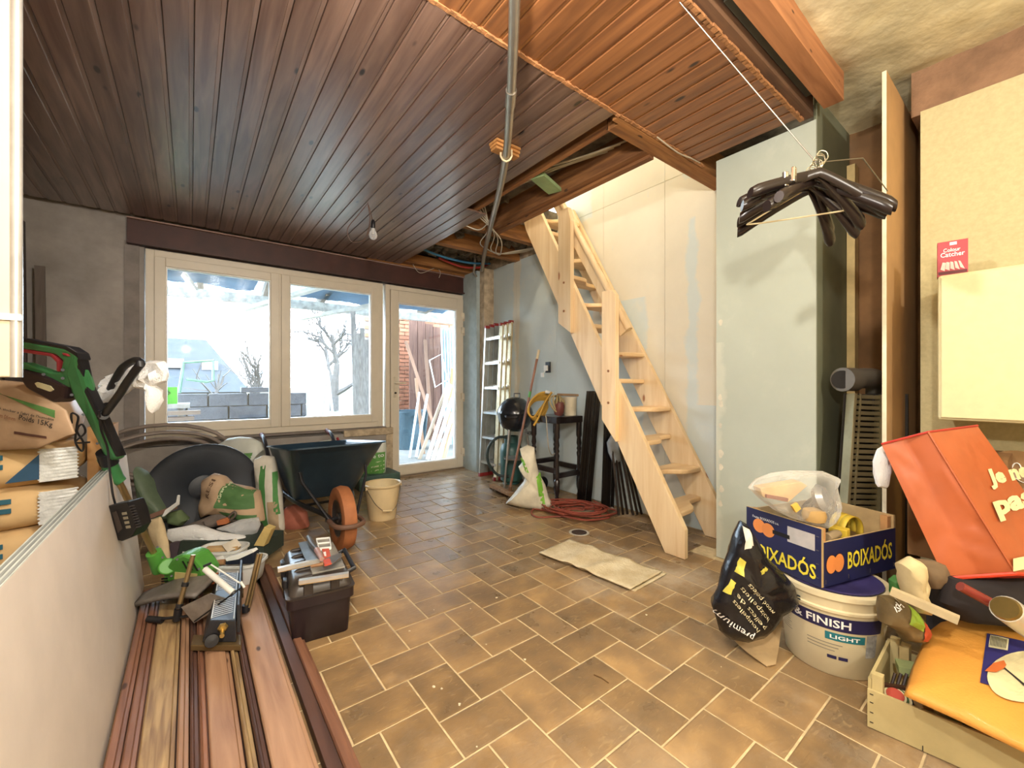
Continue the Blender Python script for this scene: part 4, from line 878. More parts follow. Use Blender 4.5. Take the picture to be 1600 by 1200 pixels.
# ================================================================== planks on the floor
W1 = wood('red_brown_floor_plank', '6f4a38', '93674f', 'y', .5, .35, 1.); W2 = wood('pale_brown_floor_plank', '87644c', 'a98568', 'y', .5, .35, 1.); W3 = wood('dusty_golden_plank', '7d6245', 'b09468', 'y', .55, .5, 2.)
WD = wood('dark_edge_plank', '402a22', '5d4034', 'y', .5, .2)
low = [(-.185, .085, W1), (-.095, .10, W1), (.01, .10, W1), (.115, .09, W2), (.21, .10, W1)]
nm = {id(W1): 'red-brown', id(W2): 'pale brown', id(W3): 'dusty golden', id(WD): 'dark'}
def pk(x, w_, z, h, y0, y1, m_, label, groove=True, rz=0.):
    mb = MB(); c = .004
    if groove:
        pf = [(0, 0), (w_, 0), (w_, h*.55), (w_-.010, h*.6), (w_-.012, h), (.004, h), (0, h*.8)]
        mb.prism([(a, y0, z+b) for a, b in pf], (0, y1-y0, 0))
    else: mb.box(0, w_, y0, y1, z, z+h)
    o = mb.build('plank', m_, bevel=.0015); o.location = (x, 0, 0); o.rotation_euler = (0, 0, rz); tag(o, label, 'plank')
pk(-.185, .095, .001, .02, .5, 2.78, W1, 'red-brown lower plank touching the plasterboard base')
pk(-.085, .095, .001, .02, .5, 2.86, WD, 'dark lower plank beneath the dusty golden plank')
pk(.015, .095, .001, .02, .5, 2.74, W1, 'red-brown lower plank under the mitre box')
pk(.115, .095, .001, .02, .5, 2.82, WD, 'dark lower plank under the broad pale plank')
pk(.215, .06, .001, .02, .5, 2.70, W1, 'narrow red-brown lower plank near the open tiles')
pk(.285, .035, .001, .035, .55, 2.75, WD, 'dark square batten along the open tile side of the pile', False)
pk(.325, .04, .001, .03, .5, 2.72, W1, 'outermost red-brown batten lying beside the open tiles', True, .0)
pk(-.182, .032, .0225, .02, .5, 2.62, W1, 'thin red-brown strip on the pile along the plasterboard')
pk(-.146, .030, .0225, .024, .5, 2.70, W1, 'second thin strip from the plasterboard on the plank pile')
pk(-.112, .078, .0225, .021, .45, 2.52, W3, 'dusty golden plank with scuffed face on the pile')
pk(-.030, .026, .0225, .03, .5, 2.66, W2, 'pale rounded batten beside the dusty golden plank')
pk(-.001, .020, .0225, .024, .45, 2.6, WD, 'slim dark strip in the middle of the plank pile')
pk(.022, .016, .0225, .026, .45, 2.6, W1, 'slim red-brown strip in the middle of the plank pile')
pk(.042, .074, .0225, .021, .45, 2.45, W2, 'pale knotty plank running under the mitre box foot')
pk(.120, .022, .0225, .028, .45, 2.6, W3, 'golden rough batten beside the pale knotty plank')
pk(.145, .022, .0225, .024, .45, 2.6, WD, 'dark strip beside the golden rough batten')
pk(.170, .10, .0225, .022, .45, 2.72, W2, 'broad pale brown plank on the pile with grooved edge')
pk(.274, .0, .0225, .0, .45, 2.7, W2, 'x') if False else None
# ================================================================== mitre box with frame saw
MG = mat('dark_grey_cast_metal', '3a3c42', .45, .4, var=.15); ML = mat('light_scale_print', 'c9c9c4', .5); BRS = mat('brass_bolt', 'b59a5c', .3, .8); WSH = mat('white_saw_tube', 'd6d8d4', .35); TU = mat('bronze_tube', '9c8560', .3, .75)
c = pz(338, 1012, .047); zt = .047
mt_ = thing('mitre_box', 'cast metal mitre box with frame saw standing on the planks', 'mitre saw', c)
ax = Vector((.80, -.60, 0)).normalized(); ay = Vector((.60, .80, 0)).normalized()
ax = RT.copy(); ay = FW.copy(); 
def mw(x, y, z): return c + RT*x + Vector((0.10, .99, 0)).normalized()*y + UP*z
def mbox(x0, x1, y0, y1, z0, z1, m_, name, bev=.003, par=mt_):
    mb = MB(); vs = [mw(x, y, z) for z in (z0, z1) for y in (y0, y1) for x in (x0, x1)]
    mb.add(vs, [(0,2,3,1),(4,5,7,6),(0,1,5,4),(2,6,7,3),(0,4,6,2),(1,3,7,5)]); return mb.build(name, m_, par, world=True, bevel=bev)
mbox(-.095, .095, -.02, .06, 0, .022, mat('brass_brown_foot', '6d5a3c', .4, .5), 'foot')
mbox(-.095, .095, .44, .50, 0, .022, mat('brass_brown_foot', '6d5a3c', .4, .5), 'foot')
mb = MB(); mb.add([mw(*p) for p in ((-.055, 0, .022), (.075, 0, .022), (.075, .48, .022), (-.055, .48, .022), (-.025, 0, .105), (.075, 0, .105), (.075, .48, .105), (-.025, .48, .105))], [(0,1,5,4),(1,2,6,5),(2,3,7,6),(3,0,4,7),(4,5,6,7),(0,3,2,1)])
mb.build('bed', MG, mt_, world=True, bevel=.004)
mbox(.078, .090, 0, .48, .06, .165, MG, 'fence')
for (y0, y1) in ((.02, .17), (.27, .44)):
    n = 9
    for k in range(n):
        yy = y0+(y1-y0)*k/n
        mb = MB(); mb.add([mw(-.02, yy, .1062), (mw(.06, yy+.05, .1062)), (mw(.06, yy+.056, .1062)), mw(-.02, yy+.006, .1062)], [(0, 1, 2, 3)]); mb.build('scale_line', ML, mt_, world=True, fix=False)
    for k in range(12):
        yy = y0+(y1-y0)*k/12; mb = MB(); mb.add([mw(.0775, yy, .112), mw(.0775, yy+.006, .112), mw(.0775, yy+.006, .155), mw(.0775, yy, .155)], [(0, 1, 2, 3)]); mb.build('scale_line', ML, mt_, world=True, fix=False)
    for x in (-.022, .064): mbox(x, x+.004, y0-.004, y1+.05, .1055, .1068, ML, 'scale_border', 0)
MB().tube([mw(.025, -.055, .075), mw(.025, .0, .075)], .008, 10).build('clamp_screw', BRS, mt_, world=True, smooth=True)
MB().lathe([(0, 0), (.016, 0), (.018, .008), (.012, .016), (0, .016)], 6, M=Matrix.Translation(mw(.025, -.006, .085)) @ Matrix.Rotation(R(90), 4, 'X')).build('wing_nut', BRS, mt_, world=True)
mb = MB(); mb.lathe([(0, -.012), (.022, -.01), (.024, 0), (.022, .01), (0, .012)], 16, M=Matrix.Translation(mw(-.015, -.03, .045)) @ Matrix.Rotation(R(75), 4, 'X')); mb.build('clamp_knob', DKP, mt_, world=True, smooth=True)
# guide posts
def T(pa, pb, r, m_, name, n=10): return MB().tube([pa, pb], r, n).build(name, m_, mt_, world=True, smooth=True)
tb = (mw(0, .2, .1)-CAMP).dot(FW)
P1a, P1b = pt(279, 950, tb), pt(302, 866, tb+.05); T(P1a, P1b, .0095, TU, 'guide_post')
P2a, P2b = pt(384, 948, tb+.05), pt(404, 864, tb+.1); T(P2a, P2b, .008, TU, 'guide_post'); T(P2a+RT*.014, P2b+RT*.014, .006, TU, 'guide_post')
for k in (.05, .45):
    p = P1a.lerp(P1b, k); T(p-(P1b-P1a)*.04, p+(P1b-P1a)*.04, .0135, DKP, 'post_clamp')
T(P2a-UP*.018, P2a+UP*.012, .015, DKP, 'post_clamp')
T(pt(252, 966, tb), pt(312, 960, tb), .006, DKP, 'clamp_bar'); T(pt(231, 966, tb), pt(254, 968, tb), .013, DKP, 'clamp_grip'); T(P1a, pt(276, 968, tb), .015, DKP, 'clamp_foot')
# saw: white tube, tension wire, blade
T(pt(320, 888, tb-.03), pt(364, 925, tb-.06), .012, WSH, 'saw_tube', 14); T(pt(364, 925, tb-.06), pt(366, 927, tb-.06), .013, DKP, 'tube_cap', 14)
T(pt(328, 880, tb-.02), pt(378, 912, tb-.05), .003, WSH, 'saw_rod'); T(pt(380, 915, tb-.05), pt(304, 970, tb-.06), .003, mat('dark_saw_blade', '2a2a2c', .4, .6), 'saw_blade')
T(pt(318, 884, tb-.03), pt(330, 879, tb-.02), .005, DKP, 'saw_bracket'); T(pt(376, 908, tb-.05), pt(382, 917, tb-.05), .005, WSH, 'saw_bracket')
q_ = [pt(u, v, tb-.02) for u, v in ((283, 948), (328, 926), (352, 934), (348, 945), (303, 973))]
MB().prism(q_, FW*.004).build('saw_side_plate', mat('brushed_plate', '9c958e', .35, .6, var=.2, scale=20), mt_, world=True)
# ================================================================== tubs, bags and boxes at the head of the planks
TUBW = mat('translucent_white_tub', 'cfd0cc', .4, var=.08); 
def oval_tub(name, label, cpx, zb, rx, ry, h, cat='tub'):
    c0 = pz(cpx[0], cpx[1], zb); t_ = thing(name, label, cat, c0)
    def ring(k, z): return [c0+RT*(rx*k*math.copysign(abs(math.cos(a))**.6, math.cos(a)))+FW*(ry*k*math.copysign(abs(math.sin(a))**.6, math.sin(a)))+UP*z for a in [2*math.pi*j/36 for j in range(36)]]
    rg = [ring(.80, 0), ring(.86, .01), ring(.97, h-.012), ring(1.04, h-.012), ring(1.04, h), ring(.96, h), ring(.93, h-.015), ring(.82, .012)]
    vs = [p for r_ in rg for p in r_]; fs = [(i*36+j, i*36+(j+1) % 36, (i+1)*36+(j+1) % 36, (i+1)*36+j) for i in range(7) for j in range(36)]; fs += [tuple(range(35, -1, -1)), tuple(7*36+j for j in range(36))]
    MB().add(vs, fs).build('body', TUBW, t_, world=True, smooth=True); return t_, c0
t1, c1 = oval_tub('plastic_tub', 'oval white tub with terracotta contents and dark brush beside the trimmer head', (372, 905), .047, .125, .085, .105)
MB().prism([c1+RT*x+FW*-.088+UP*z for x, z in ((-.075, .02), (.075, .02), (.08, .075), (-.08, .075))], FW*.003).build('orange_label', mat('orange_label', 'b5623a', .6, var=.2, scale=15), t1, world=True)
for k in range(4): MB().prism([c1+RT*x+FW*-.0895+UP*z for x, z in ((-.0, .028+.012*k), (.06, .028+.012*k), (.06, .032+.012*k), (-.0, .032+.012*k))], FW*.001).build('label_line', mat('pale_orange_print', 'd89a78', .6), t1, world=True)
t2, c2 = oval_tub('plastic_tub', 'second oval white tub with cardboard bits behind the first tub', (348, 888), .047, .118, .08, .12)
o = MB().box(-.08, .08, -.02, .02, -.01, .01, M=Matrix.Translation(c2+UP*.112)@Matrix.Rotation(-.5, 4, 'Z')).build('wood_stick', wood('stick', 'b08a58', 'c9a878', 'x', .7, 0)); tag(o, 'short wooden stick lying across the rear white tub', 'stick')
o = MB().box(-.035, .035, -.03, .03, -.003, .003, M=Matrix.Translation(c2+UP*.127+RT*.05)@Matrix.Rotation(.6, 4, 'X')@Matrix.Rotation(.4, 4, 'Z')).build('paper_scrap', mat('paper_scrap', 'c9c0b0', .8)); tag(o, 'grey folded paper scrap in the rear white tub', 'paper')
bx = thing('dark_brush', 'dark flat block brush with brown handle lying on the tub', 'brush', c1+UP*.11)
tq = (c1-CAMP).dot(FW)-.02
plate([(352, 873), (392, 861), (396, 864), (396, 880), (352, 882)], tq, .05).build('block', mat('navy_black', '1a2030', .5), bx, world=True, bevel=.004)
plate([(352, 872), (393, 859), (396, 862), (372, 873), (354, 876)], tq-.003, .04).build('rim', WHITE_INK, bx, world=True)
MB().tube([pt(352, 877, tq+.02), pt(338, 879, tq+.02), pt(326, 874, tq+.02)], [.014, .016, .012], 10).build('handle', mat('brown_wood_handle', '9a7350', .6), bx, world=True, smooth=True)
# dark green box behind
gb_ = thing('dark_green_box', 'dark green box under the white plastic bag', 'box', pz(347, 872, .047)); td = (pz(347, 872, .047)-CAMP).dot(FW)
plate([(282, 844), (414, 846), (414, 872), (276, 872)], td, .20).build('body', mat('dark_green_card', '2f3a33', .7), gb_, world=True, bevel=.003)
plate([(266, 848), (281, 845), (275, 872), (263, 872)], td+.004, .19).build('side_flap', mat('dark_violet_card', '4a4048', .7), gb_, world=True)
for k in range(3): plate([(285+4*k, 861), (288+4*k, 861), (288+4*k, 865), (285+4*k, 865)], td-.002, .002).build('print', WHITE_INK, gb_, world=True)
yb = thing('foam_block', 'yellow foam block standing at the end of the dark green box', 'foam block', pz(410, 853, .2)); 
plate([(396, 852), (413, 822), (424, 826), (412, 853)], td-.03, .05).build('block', mat('yellow_foam', 'c9b070', .9, bump=.4), yb, world=True, bevel=.003)
plate([(396, 853), (412, 854), (412, 870), (396, 870)], td-.03, .05).build('base', mat('dark_green_card', '2f3a33', .7), yb, world=True)
pl = Pillow([(258, 838), (262, 826), (285, 822), (300, 819), (318, 824), (345, 832), (370, 836), (394, 842), (398, 849), (385, 852), (340, 850), (300, 846), (270, 844)], pt(320, 838, td+.06), None, .035, .05, .014, 18, 7)
o = pl.build('white_plastic_bag', WF); tag(o, 'crumpled white carrier bag on the dark green box', 'plastic bag')
pl = Pillow([(352, 820), (372, 812), (402, 808), (406, 820), (400, 834), (385, 838), (360, 830), (340, 824)], pt(380, 822, td+.14), None, .04, .05, .014, 18, 8)
o = pl.build('clear_plastic_bag', FILM); tag(o, 'crumpled clear plastic bag behind the white carrier bag', 'plastic bag')
pl = Pillow([(231, 812), (250, 806), (257, 825), (262, 845), (265, 872), (252, 872), (240, 850), (232, 830)], pt(245, 840, td-.02), None, .02, .02, .006, 12, 9)
o = pl.build('beige_cloth', mat('beige_cloth', 'c9b48e', .9, bump=.3)); tag(o, 'beige cloth hanging beside the trimmer shaft', 'cloth')
o = plate([(253, 806), (258, 796), (275, 784), (277, 773), (279, 774), (278, 788), (256, 806)], td+.10, .012).build('white_bracket', mat('white_metal', 'dcdcd8', .4)); tag(o, 'white metal bracket sticking up behind the tubs', 'bracket')
o = MB().prism([pt(u, v, td+.10) for u, v in ((226, 806), (252, 796), (252, 803), (226, 813))], FW*.12).build('brown_board', mat('brown_board', '8a6858', .8)); tag(o, 'brown board edge by the white metal bracket', 'board')
pl = Pillow([(285, 822), (310, 812), (345, 798), (362, 806), (372, 812), (340, 822), (310, 824)], pt(330, 814, td+.25), None, .03, .06, .012, 12, 10)
o = pl.build('grey_sack_cloth', mat('grey_sack', '6d635c', .9, bump=.4)); tag(o, 'dusty grey sacking between the tubs and kraft bag', 'cloth')
o = plate([(338, 813), (352, 809), (353, 818), (340, 820)], td+.17, .04).build('terracotta_piece', mat('terracotta', 'b06a42', .8)); tag(o, 'small terracotta piece on the grey sacking', 'terracotta')
o = MB().tube(catmull([pt(350, 816, td+.2), pt(358, 806, td+.2), pt(366, 799, td+.2), pt(368, 804, td+.2), pt(360, 812, td+.2)], 5), .008, 8).build('hooked_tool', mat('grey_rubber', '5a5048', .6)); tag(o, 'dark grey hooked tool on the sacking', 'tool')
pl = Pillow([(262, 800), (280, 796), (292, 812), (284, 820), (264, 816)], pt(275, 808, td+.22), None, .03, .05, .01, 12, 12)
o = pl.build('green_sack', mat('green_sack', '5a6b48', .8)); tag(o, 'small green sack crumpled behind the white bracket', 'sack')
pl = Pillow([(213, 728), (228, 745), (240, 768), (258, 792), (268, 815), (240, 812), (222, 780), (214, 750)], pt(238, 775, td+.35), None, .05, .08, .012, 10, 13)
o = pl.build('green_bag', mat('green_grey_bag', '5b6b55', .6)); tag(o, 'grey green bag between the plasterboard and round black lid', 'bag')
# ================================================================== toolbox
TBX = mat('black_brown_toolbox', '241a1e', .35, var=.12); TBL = mat('dark_toolbox_lid', '3a332f', .35, var=.12)
tx = thing('toolbox', 'black plastic toolbox with grey lid beside the plank pile', 'toolbox', (.450, 2.05, 0), R(-6))
def rbox(x0, x1, y0, y1, z0, z1, r, n=4, tx0=0., ty0=0.):
    def ring(z, ix, iy, rr):
        out = []
        for (cx, cy, a0) in ((x1-rr-ix, y1-rr-iy, 0), (x0+rr+ix, y1-rr-iy, 90), (x0+rr+ix, y0+rr+iy, 180), (x1-rr-ix, y0+rr+iy, 270)):
            for k in range(n+1): a = R(a0+90*k/n); out.append((cx+rr*math.cos(a), cy+rr*math.sin(a), z))
        return out
    return ring
def loft(rings, m_, name, parent, world=False, smooth=True):
    n = len(rings[0]); vs = [p for r_ in rings for p in r_]; fs = [(i*n+j, i*n+(j+1) % n, (i+1)*n+(j+1) % n, (i+1)*n+j) for i in range(len(rings)-1) for j in range(n)]
    fs += [tuple(range(n-1, -1, -1)), tuple((len(rings)-1)*n+j for j in range(n))]; return MB().add(vs, fs).build(name, m_, parent, smooth=smooth, world=world)
rg = rbox(-.115, .115, -.215, .215, 0, 0, .02)
loft([rg(0, .012, .012, .02), rg(.004, .008, .008, .02), rg(.15, .0, .0, .02), rg(.152, -.012, -.012, .024), rg(.19, -.012, -.012, .024)], TBX, 'body', tx)
lid = loft([rg(.1905, -.014, -.014, .024), rg(.198, -.016, -.016, .024), rg(.20, -.004, -.004, .024), rg(.235, .004, .004, .03), rg(.25, .02, .02, .03)], TBL, 'lid', tx)
for x in (-.05, .05): MB().box(x-.018, x+.018, -.222, -.205, .175, .243).build('latch', TBL, tx, bevel=.004)
for y in (-.10, 0, .1): MB().box(-.133, -.118, y-.02, y+.02, .16, .235).build('latch', DKP, tx, bevel=.004)
for k in range(5): MB().tube([(-.10, -.17+.085*k, .236), (-.08, -.17+.085*k, .251), (-.03, -.17+.085*k, .253)], .008, 8).build('lid_rib', TBL, lid, smooth=True)
MB().box(-.03, .10, -.16, .17, .2505, .258).build('organiser_tray', mat('grey_clear_tray', '8f8a80', .3, var=.2, scale=20), lid, bevel=.002)
MB().tube([(.118, -.12, .215), (.145, -.12, .225), (.145, .12, .225), (.118, .12, .215)], .01, 8).build('carry_handle', DKP, tx, smooth=True)
# tools lying on the toolbox
tt0 = (pz(490, 872, .26)-CAMP).dot(FW)
def tool(name, label, cat): return thing(name, label, cat, pz(490, 880, .262))
def pzs(u, v, z=.268): return pz(u, v, z)
s1 = tool('tile_ruler', 'aluminium profile lying across the front of the toolbox lid', 'profile')
MB().bar(pzs(467, 908), pzs(545, 896), .022, .014).build('bar', mat('bright_aluminium', 'd0cdc6', .35, .6), s1, world=True); MB().bar(pzs(468, 911, .262), pzs(545, 899, .262), .010, .008).build('wood_edge', mat('pale_wood_edge', 'c9a56a', .7), s1, world=True)
s2 = tool('aluminium_straightedge', 'long aluminium straightedge lying aslant over the toolbox lid', 'straightedge')
MB().bar(pzs(434, 889, .275), pzs(500, 874, .28), .020, .016).build('bar', mat('bright_aluminium', 'd0cdc6', .35, .6), s2, world=True); MB().bar(pzs(434, 892, .268), pzs(485, 881, .27), .010, .008).build('wood_edge', mat('pale_wood_edge', 'c9a56a', .7), s2, world=True)
s3 = tool('trowel', 'trowel with grey and red handle lying on the toolbox', 'trowel')
MB().prism([pz(u, v, .285) for u, v in ((466, 848), (480, 845), (500, 873), (478, 876))], UP*.003).build('blade', mat('steel_blade', 'a9b4bc', .3, .7), s3, world=True)
MB().tube([pz(482, 838, .30), pz(488, 850, .302), pz(496, 860, .30)], [.011, .014, .011], 10).build('handle', mat('dark_grey_grip', '55524f', .5), s3, world=True, smooth=True)
MB().tube([pz(495, 858, .30), pz(503, 873, .296)], [.013, .010], 10).build('handle_sleeve', mat('pink_grey_sleeve', 'b08a80', .5), s3, world=True, smooth=True)
s4 = tool('red_spatula', 'filling knife with wide steel blade lying on the toolbox', 'filling knife')
MB().prism([pz(u, v, .29) for u, v in ((505, 874), (533, 863), (534, 870), (520, 880), (506, 884))], UP*.003).build('blade', mat('steel_blade_warm', '8f8478', .3, .7), s4, world=True)
MB().prism([pz(u, v, .294) for u, v in ((505, 876), (515, 873), (518, 881), (507, 884))], UP*.006).build('red_grip', mat('red_plastic_grip', 'c2503a', .5), s4, world=True)
MB().tube([pz(486, 884, .285), pz(506, 880, .29)], [.006, .009], 8).build('wood_handle', mat('brown_wood_handle', '9a7350', .6), s4, world=True)
s5 = tool('red_blister_card', 'small red and white card among the tools on toolbox', 'card')
MB().prism([pz(u, v, .275) for u, v in ((503, 858), (514, 857), (517, 870), (506, 872))], UP*.004).build('card', mat('red_card', 'cf5a40', .5), s5, world=True)
MB().prism([pz(u, v, .2795) for u, v in ((505, 862), (509, 861), (510, 868), (507, 868))], UP*.001).build('print', WHITE_INK, s5, world=True)
s6 = tool('white_tray', 'white divided plastic tray lying on the rear of the toolbox', 'tray')
mb = MB(); q4 = [pz(u, v, .262) for u, v in ((494, 843), (515, 841), (517, 856), (498, 858))]
for a, b in zip(q4, q4[1:]+q4[:1]): mb.bar(a, b, .004, .02)
mb.bar((q4[0]+q4[3])/2, (q4[1]+q4[2])/2, .004, .02); mb.build('rim', WHITE_INK, s6, world=True)
MB().prism(q4, UP*.003).build('base', mat('grey_clear_tray', '8f8a80', .3), s6, world=True)
# ================================================================== wheelbarrow
BR_ = mat('dark_blue_black_tray', '2c4254', .35, .2, var=.25, scale=4); STEEL = mat('dark_steel_tube', '3a3a3e', .4, .6, var=.2); TYRE = mat('orange_brown_tyre', 'a5673f', .7, var=.15, scale=12)
wbw = thing('wheelbarrow', 'dark steel wheelbarrow with orange tyred wheel in front of the window', 'wheelbarrow', (.767, 2.80, 0))
def ring4(x0, x1, y0, y1, z0f, z0b, r=.07, n=4):
    out = []
    for (cx, cy, a0) in ((x1-r, y1-r, 0), (x0+r, y1-r, 90), (x0+r, y0+r, 180), (x1-r, y0+r, 270)):
        for k in range(n+1):
            a = R(a0+90*k/n); y = cy+r*math.sin(a); f = (y-y0)/(y1-y0); out.append((cx+r*math.cos(a), y, z0f*(1-f)+z0b*f))
    return out
rr = [ring4(-.20, .20, .36, .82, .25, .27), ring4(-.285, .305, .02, .98, .650, .555), ring4(-.30, .32, .005, .995, .657, .562), ring4(-.30, .32, .005, .995, .647, .552), ring4(-.281, .301, .025, .975, .642, .547), ring4(-.192, .192, .37, .81, .262, .282)]
loft([ring4(-.195, .195, .37, .81, .25, .27)]+rr[0:], BR_, 'tray', wbw)
wh = MB(); prof = []
Mw = Matrix.Translation((0, -.03, .2)) @ Matrix.Rotation(R(90), 4, 'Y')
wh.lathe([(.115, -.035), (.16, -.046), (.19, -.036), (.2, 0), (.19, .036), (.16, .046), (.115, .035), (.115, -.035)], 40, M=Mw, cap=False)
whl = wh.build('wheel', TYRE, wbw, smooth=True)
MB().lathe([(.0, -.03), (.03, -.03), (.03, -.012), (.1, -.018), (.118, -.036), (.122, -.036), (.122, .036), (.118, .036), (.1, .018), (.03, .012), (.03, .03), (0, .03)], 32, M=Mw, cap=False).build('rim', mat('grey_wheel_rim', '4f4a48', .4, .5), whl, smooth=True)
MB().tube([(-.1, -.03, .2), (.1, -.03, .2)], .012, 10).build('axle', STEEL, wbw)
for s in (-1, 1):
    MB().tube(catmull([(s*.08, -.06, .2), (s*.09, .05, .215), (s*.2, .45, .24), (s*.25, .85, .30), (s*.27, 1.25, .56), (s*.27, 1.42, .60)], 5), .016, 10).build('frame_tube', STEEL, wbw, smooth=True)
    MB().tube([(s*.22, .62, .26), (s*.26, .70, .02), (s*.26, .80, .012), (s*.235, .86, .29)], .013, 8).build('leg', STEEL, wbw, smooth=True)
    MB().tube([(s*.27, 1.33, .585), (s*.27, 1.46, .605)], .020, 10).build('grip', mat('red_black_grip', '6a2a2c', .6), wbw, smooth=True)
    MB().tube([(s*.085, -.05, .21), (s*.20, .12, .42), (s*.21, .16, .48)], .010, 8).build('tray_brace', STEEL, wbw, smooth=True)
MB().tube(catmull([(-.085, -.05, .2), (-.08, -.20, .2), (0, -.25, .2), (.08, -.20, .2), (.085, -.05, .2)], 5), .015, 8).build('front_guard', mat('rusty_brown_guard', '6d5040', .6), wbw, smooth=True)
MB().tube([(-.25, .78, .10), (.25, .78, .10)], .01, 8).build('leg_brace', STEEL, wbw)
# cream bucket
bc = thing('bucket', 'cream plastic bucket with wire handle on the tiles by the wheelbarrow', 'bucket', (1.195, 3.22, 0)); CRB = mat('cream_bucket_plastic', 'd8c39a', .4, var=.05)
MB().lathe([(0, .0), (.098, 0), (.102, .006), (.132, .255), (.142, .257), (.146, .262), (.146, .275), (.138, .278), (.130, .272), (.1, .012), (0, .01)], 36).build('body', CRB, bc, smooth=True)
MB().tube(catmull([(-.138, -.03, .255), (-.10, -.135, .15), (-.02, -.152, .085), (.06, -.14, .12), (.138, -.03, .255)], 6), .003, 6).build('wire_handle', mat('steel_wire', '8a8378', .35, .8), bc, smooth=True)
MB().tube([(-.055, -.153, .098), (.015, -.155, .090)], .008, 8).build('handle_grip', CRB, bc, smooth=True)
for s in (-1, 1): MB().box(s*.135-.008, s*.135+.008, -.04, -.02, .24, .262).build('handle_lug', CRB, bc)
# round black lid
dc = thing('round_black_tub', 'big round black plastic tub tipped up below the window', 'tub', (.05, 3.75, 0))
nrm = Vector((-.05, -.86, .50)).normalized(); cen = Vector((.075, 3.62, .325)); rot = Vector((0, 0, 1)).rotation_difference(nrm).to_matrix().to_4x4(); BKT = mat('matt_black_rubber', '20262e', .5, var=.2, scale=5)
MB().lathe([(0, .012), (.06, .012), (.085, .02), (.10, .012), (.28, .0), (.31, .004), (.33, 0), (.335, -.01), (.32, -.03), (.30, -.13), (0, -.13)], 48, M=Matrix.Translation(cen) @ rot).build('body', BKT, dc, world=True, smooth=True)
# grey hose behind
hz_ = thing('garden_hose', 'grey coiled hose lying against the wall under the window', 'hose', (-.2, 4.3, 0))
pts = []
for k in range(64):
    a = k/64*6*math.pi; r_ = .36+.012*k/10; pts.append((-.15+r_*math.cos(a), 4.28+.05*math.sin(a*1.3)+.012*k/10, .42+.5*r_*math.sin(a)*1.0+.002*k))
MB().tube(pts, .016, 8).build('coil', mat('grey_hose', '8a7d74', .5), hz_, world=True, smooth=True)
# ---- bags around the barrow
KRF = mat('kraft_paper', 'b3987c', .75, var=.12, scale=7); GRP = mat('green_paper_print', '4a7040', .7, var=.1)
def at_floor(u, v): p = pz(u, v, 0); return p, (p-CAMP).dot(FW)
p, tk = at_floor(365, 822)
pl = Pillow([(318, 748), (335, 738), (350, 742), (360, 754), (392, 760), (406, 766), (412, 795), (414, 812), (398, 816), (360, 806), (330, 802), (316, 808), (312, 796), (316, 775)], pt(362, 780, 2.70), None, .08, .06, .012, 8, 21)
kb = thing('kraft_seed_bag', 'open kraft paper bag with green print lying against the black tub', 'bag', p); pl.build('bag', KRF, kb)
pl.patch('green_panel', [(350, 786), (405, 790), (402, 764), (358, 753)], GRP, kb); pl.patch('green_panel', [(362, 802), (408, 812), (408, 800), (356, 792)], GRP, kb)
pl.text('lettering', 'RESI', (341, 773), (347, 746), (335, 771), mat('brown_pencil', '5a4434', .8), kb); pl.text('lettering', 'Grand', (358, 774), (364, 752), (353.5, 773), mat('pale_green_print', 'c9d2b0', .7), kb)
o = MB().box(-.12, .12, -.1, .1, 0, .1, M=Matrix.Translation((.27, 3.22, 0))).build('low_dark_box', mat('dark_rubble', '4a443e', .9)); tag(o, 'dark low box under the kraft paper bag', 'box')
p, tk = at_floor(425, 832)
pl = Pillow([(398, 716), (412, 710), (428, 712), (432, 730), (440, 770), (444, 828), (430, 832), (408, 824), (402, 780)], pt(420, 770, tk+.03), None, .05, .06, .008, 9, 22)
wg = thing('white_green_sack', 'upright white sack with green stripe beside the wheelbarrow', 'sack', p); pl.build('bag', mat('white_woven_sack', 'cfcabc', .7, var=.1), wg)
pl.patch('green_stripe', [(412, 820), (424, 822), (420, 724), (412, 726)], mat('green_stripe', '4f8a4a', .7), wg); pl.patch('tan_foot', [(426, 828), (441, 826), (438, 780), (425, 780)], mat('tan_sack_foot', 'b09a7c', .8), wg)
pl.patch('green_stripe', [(434, 800), (441, 800), (434, 735), (430, 735)], mat('green_stripe', '4f8a4a', .7), wg)
p3 = Vector((.55, 4.2, 0)); tk = (pyy(375, 700, 4.15)-CAMP).dot(FW)
pl = Pillow([(340, 694), (356, 684), (375, 681), (395, 683), (408, 690), (412, 702), (404, 716), (398, 740), (410, 800), (380, 815), (370, 760), (366, 712), (352, 700)], pt(385, 730, tk), None, .09, .07, .014, 8, 23)
g3 = thing('white_green_bag', 'plump white bag with green lower half against the wall behind the black tub', 'bag', p3); pl.build('bag', mat('white_compost_bag', 'cfd2c8', .5, var=.08), g3); pl.patch('green_half', [(372, 726), (398, 724), (404, 704), (366, 706)], mat('green_bag_half', '6a9a58', .6), g3)
pl.patch('green_half', [(374, 800), (404, 796), (398, 742), (372, 742)], mat('dark_green_bag_half', '4a6b48', .6), g3)
tk = (pyy(590, 720, 4.25)-CAMP).dot(FW)
pl = Pillow([(560, 692), (580, 688), (603, 688), (604, 712), (602, 742), (580, 756), (556, 756), (550, 720)], pt(580, 722, tk), None, .07, .07, .008, 8, 24)
g4 = thing('green_compost_bag', 'white and green printed compost bag behind the wheelbarrow', 'bag', (1.45, 4.25, 0)); pl.build('bag', mat('white_compost_bag', 'cfd2c8', .5), g4); pl.patch('green_half', [(556, 748), (602, 740), (603, 704), (560, 706)], mat('grass_green_print', '5f9a4a', .6), g4)
pl.text('lettering', 'Be to', (582, 714), (602, 711), (582, 708), WHITE_INK, g4)
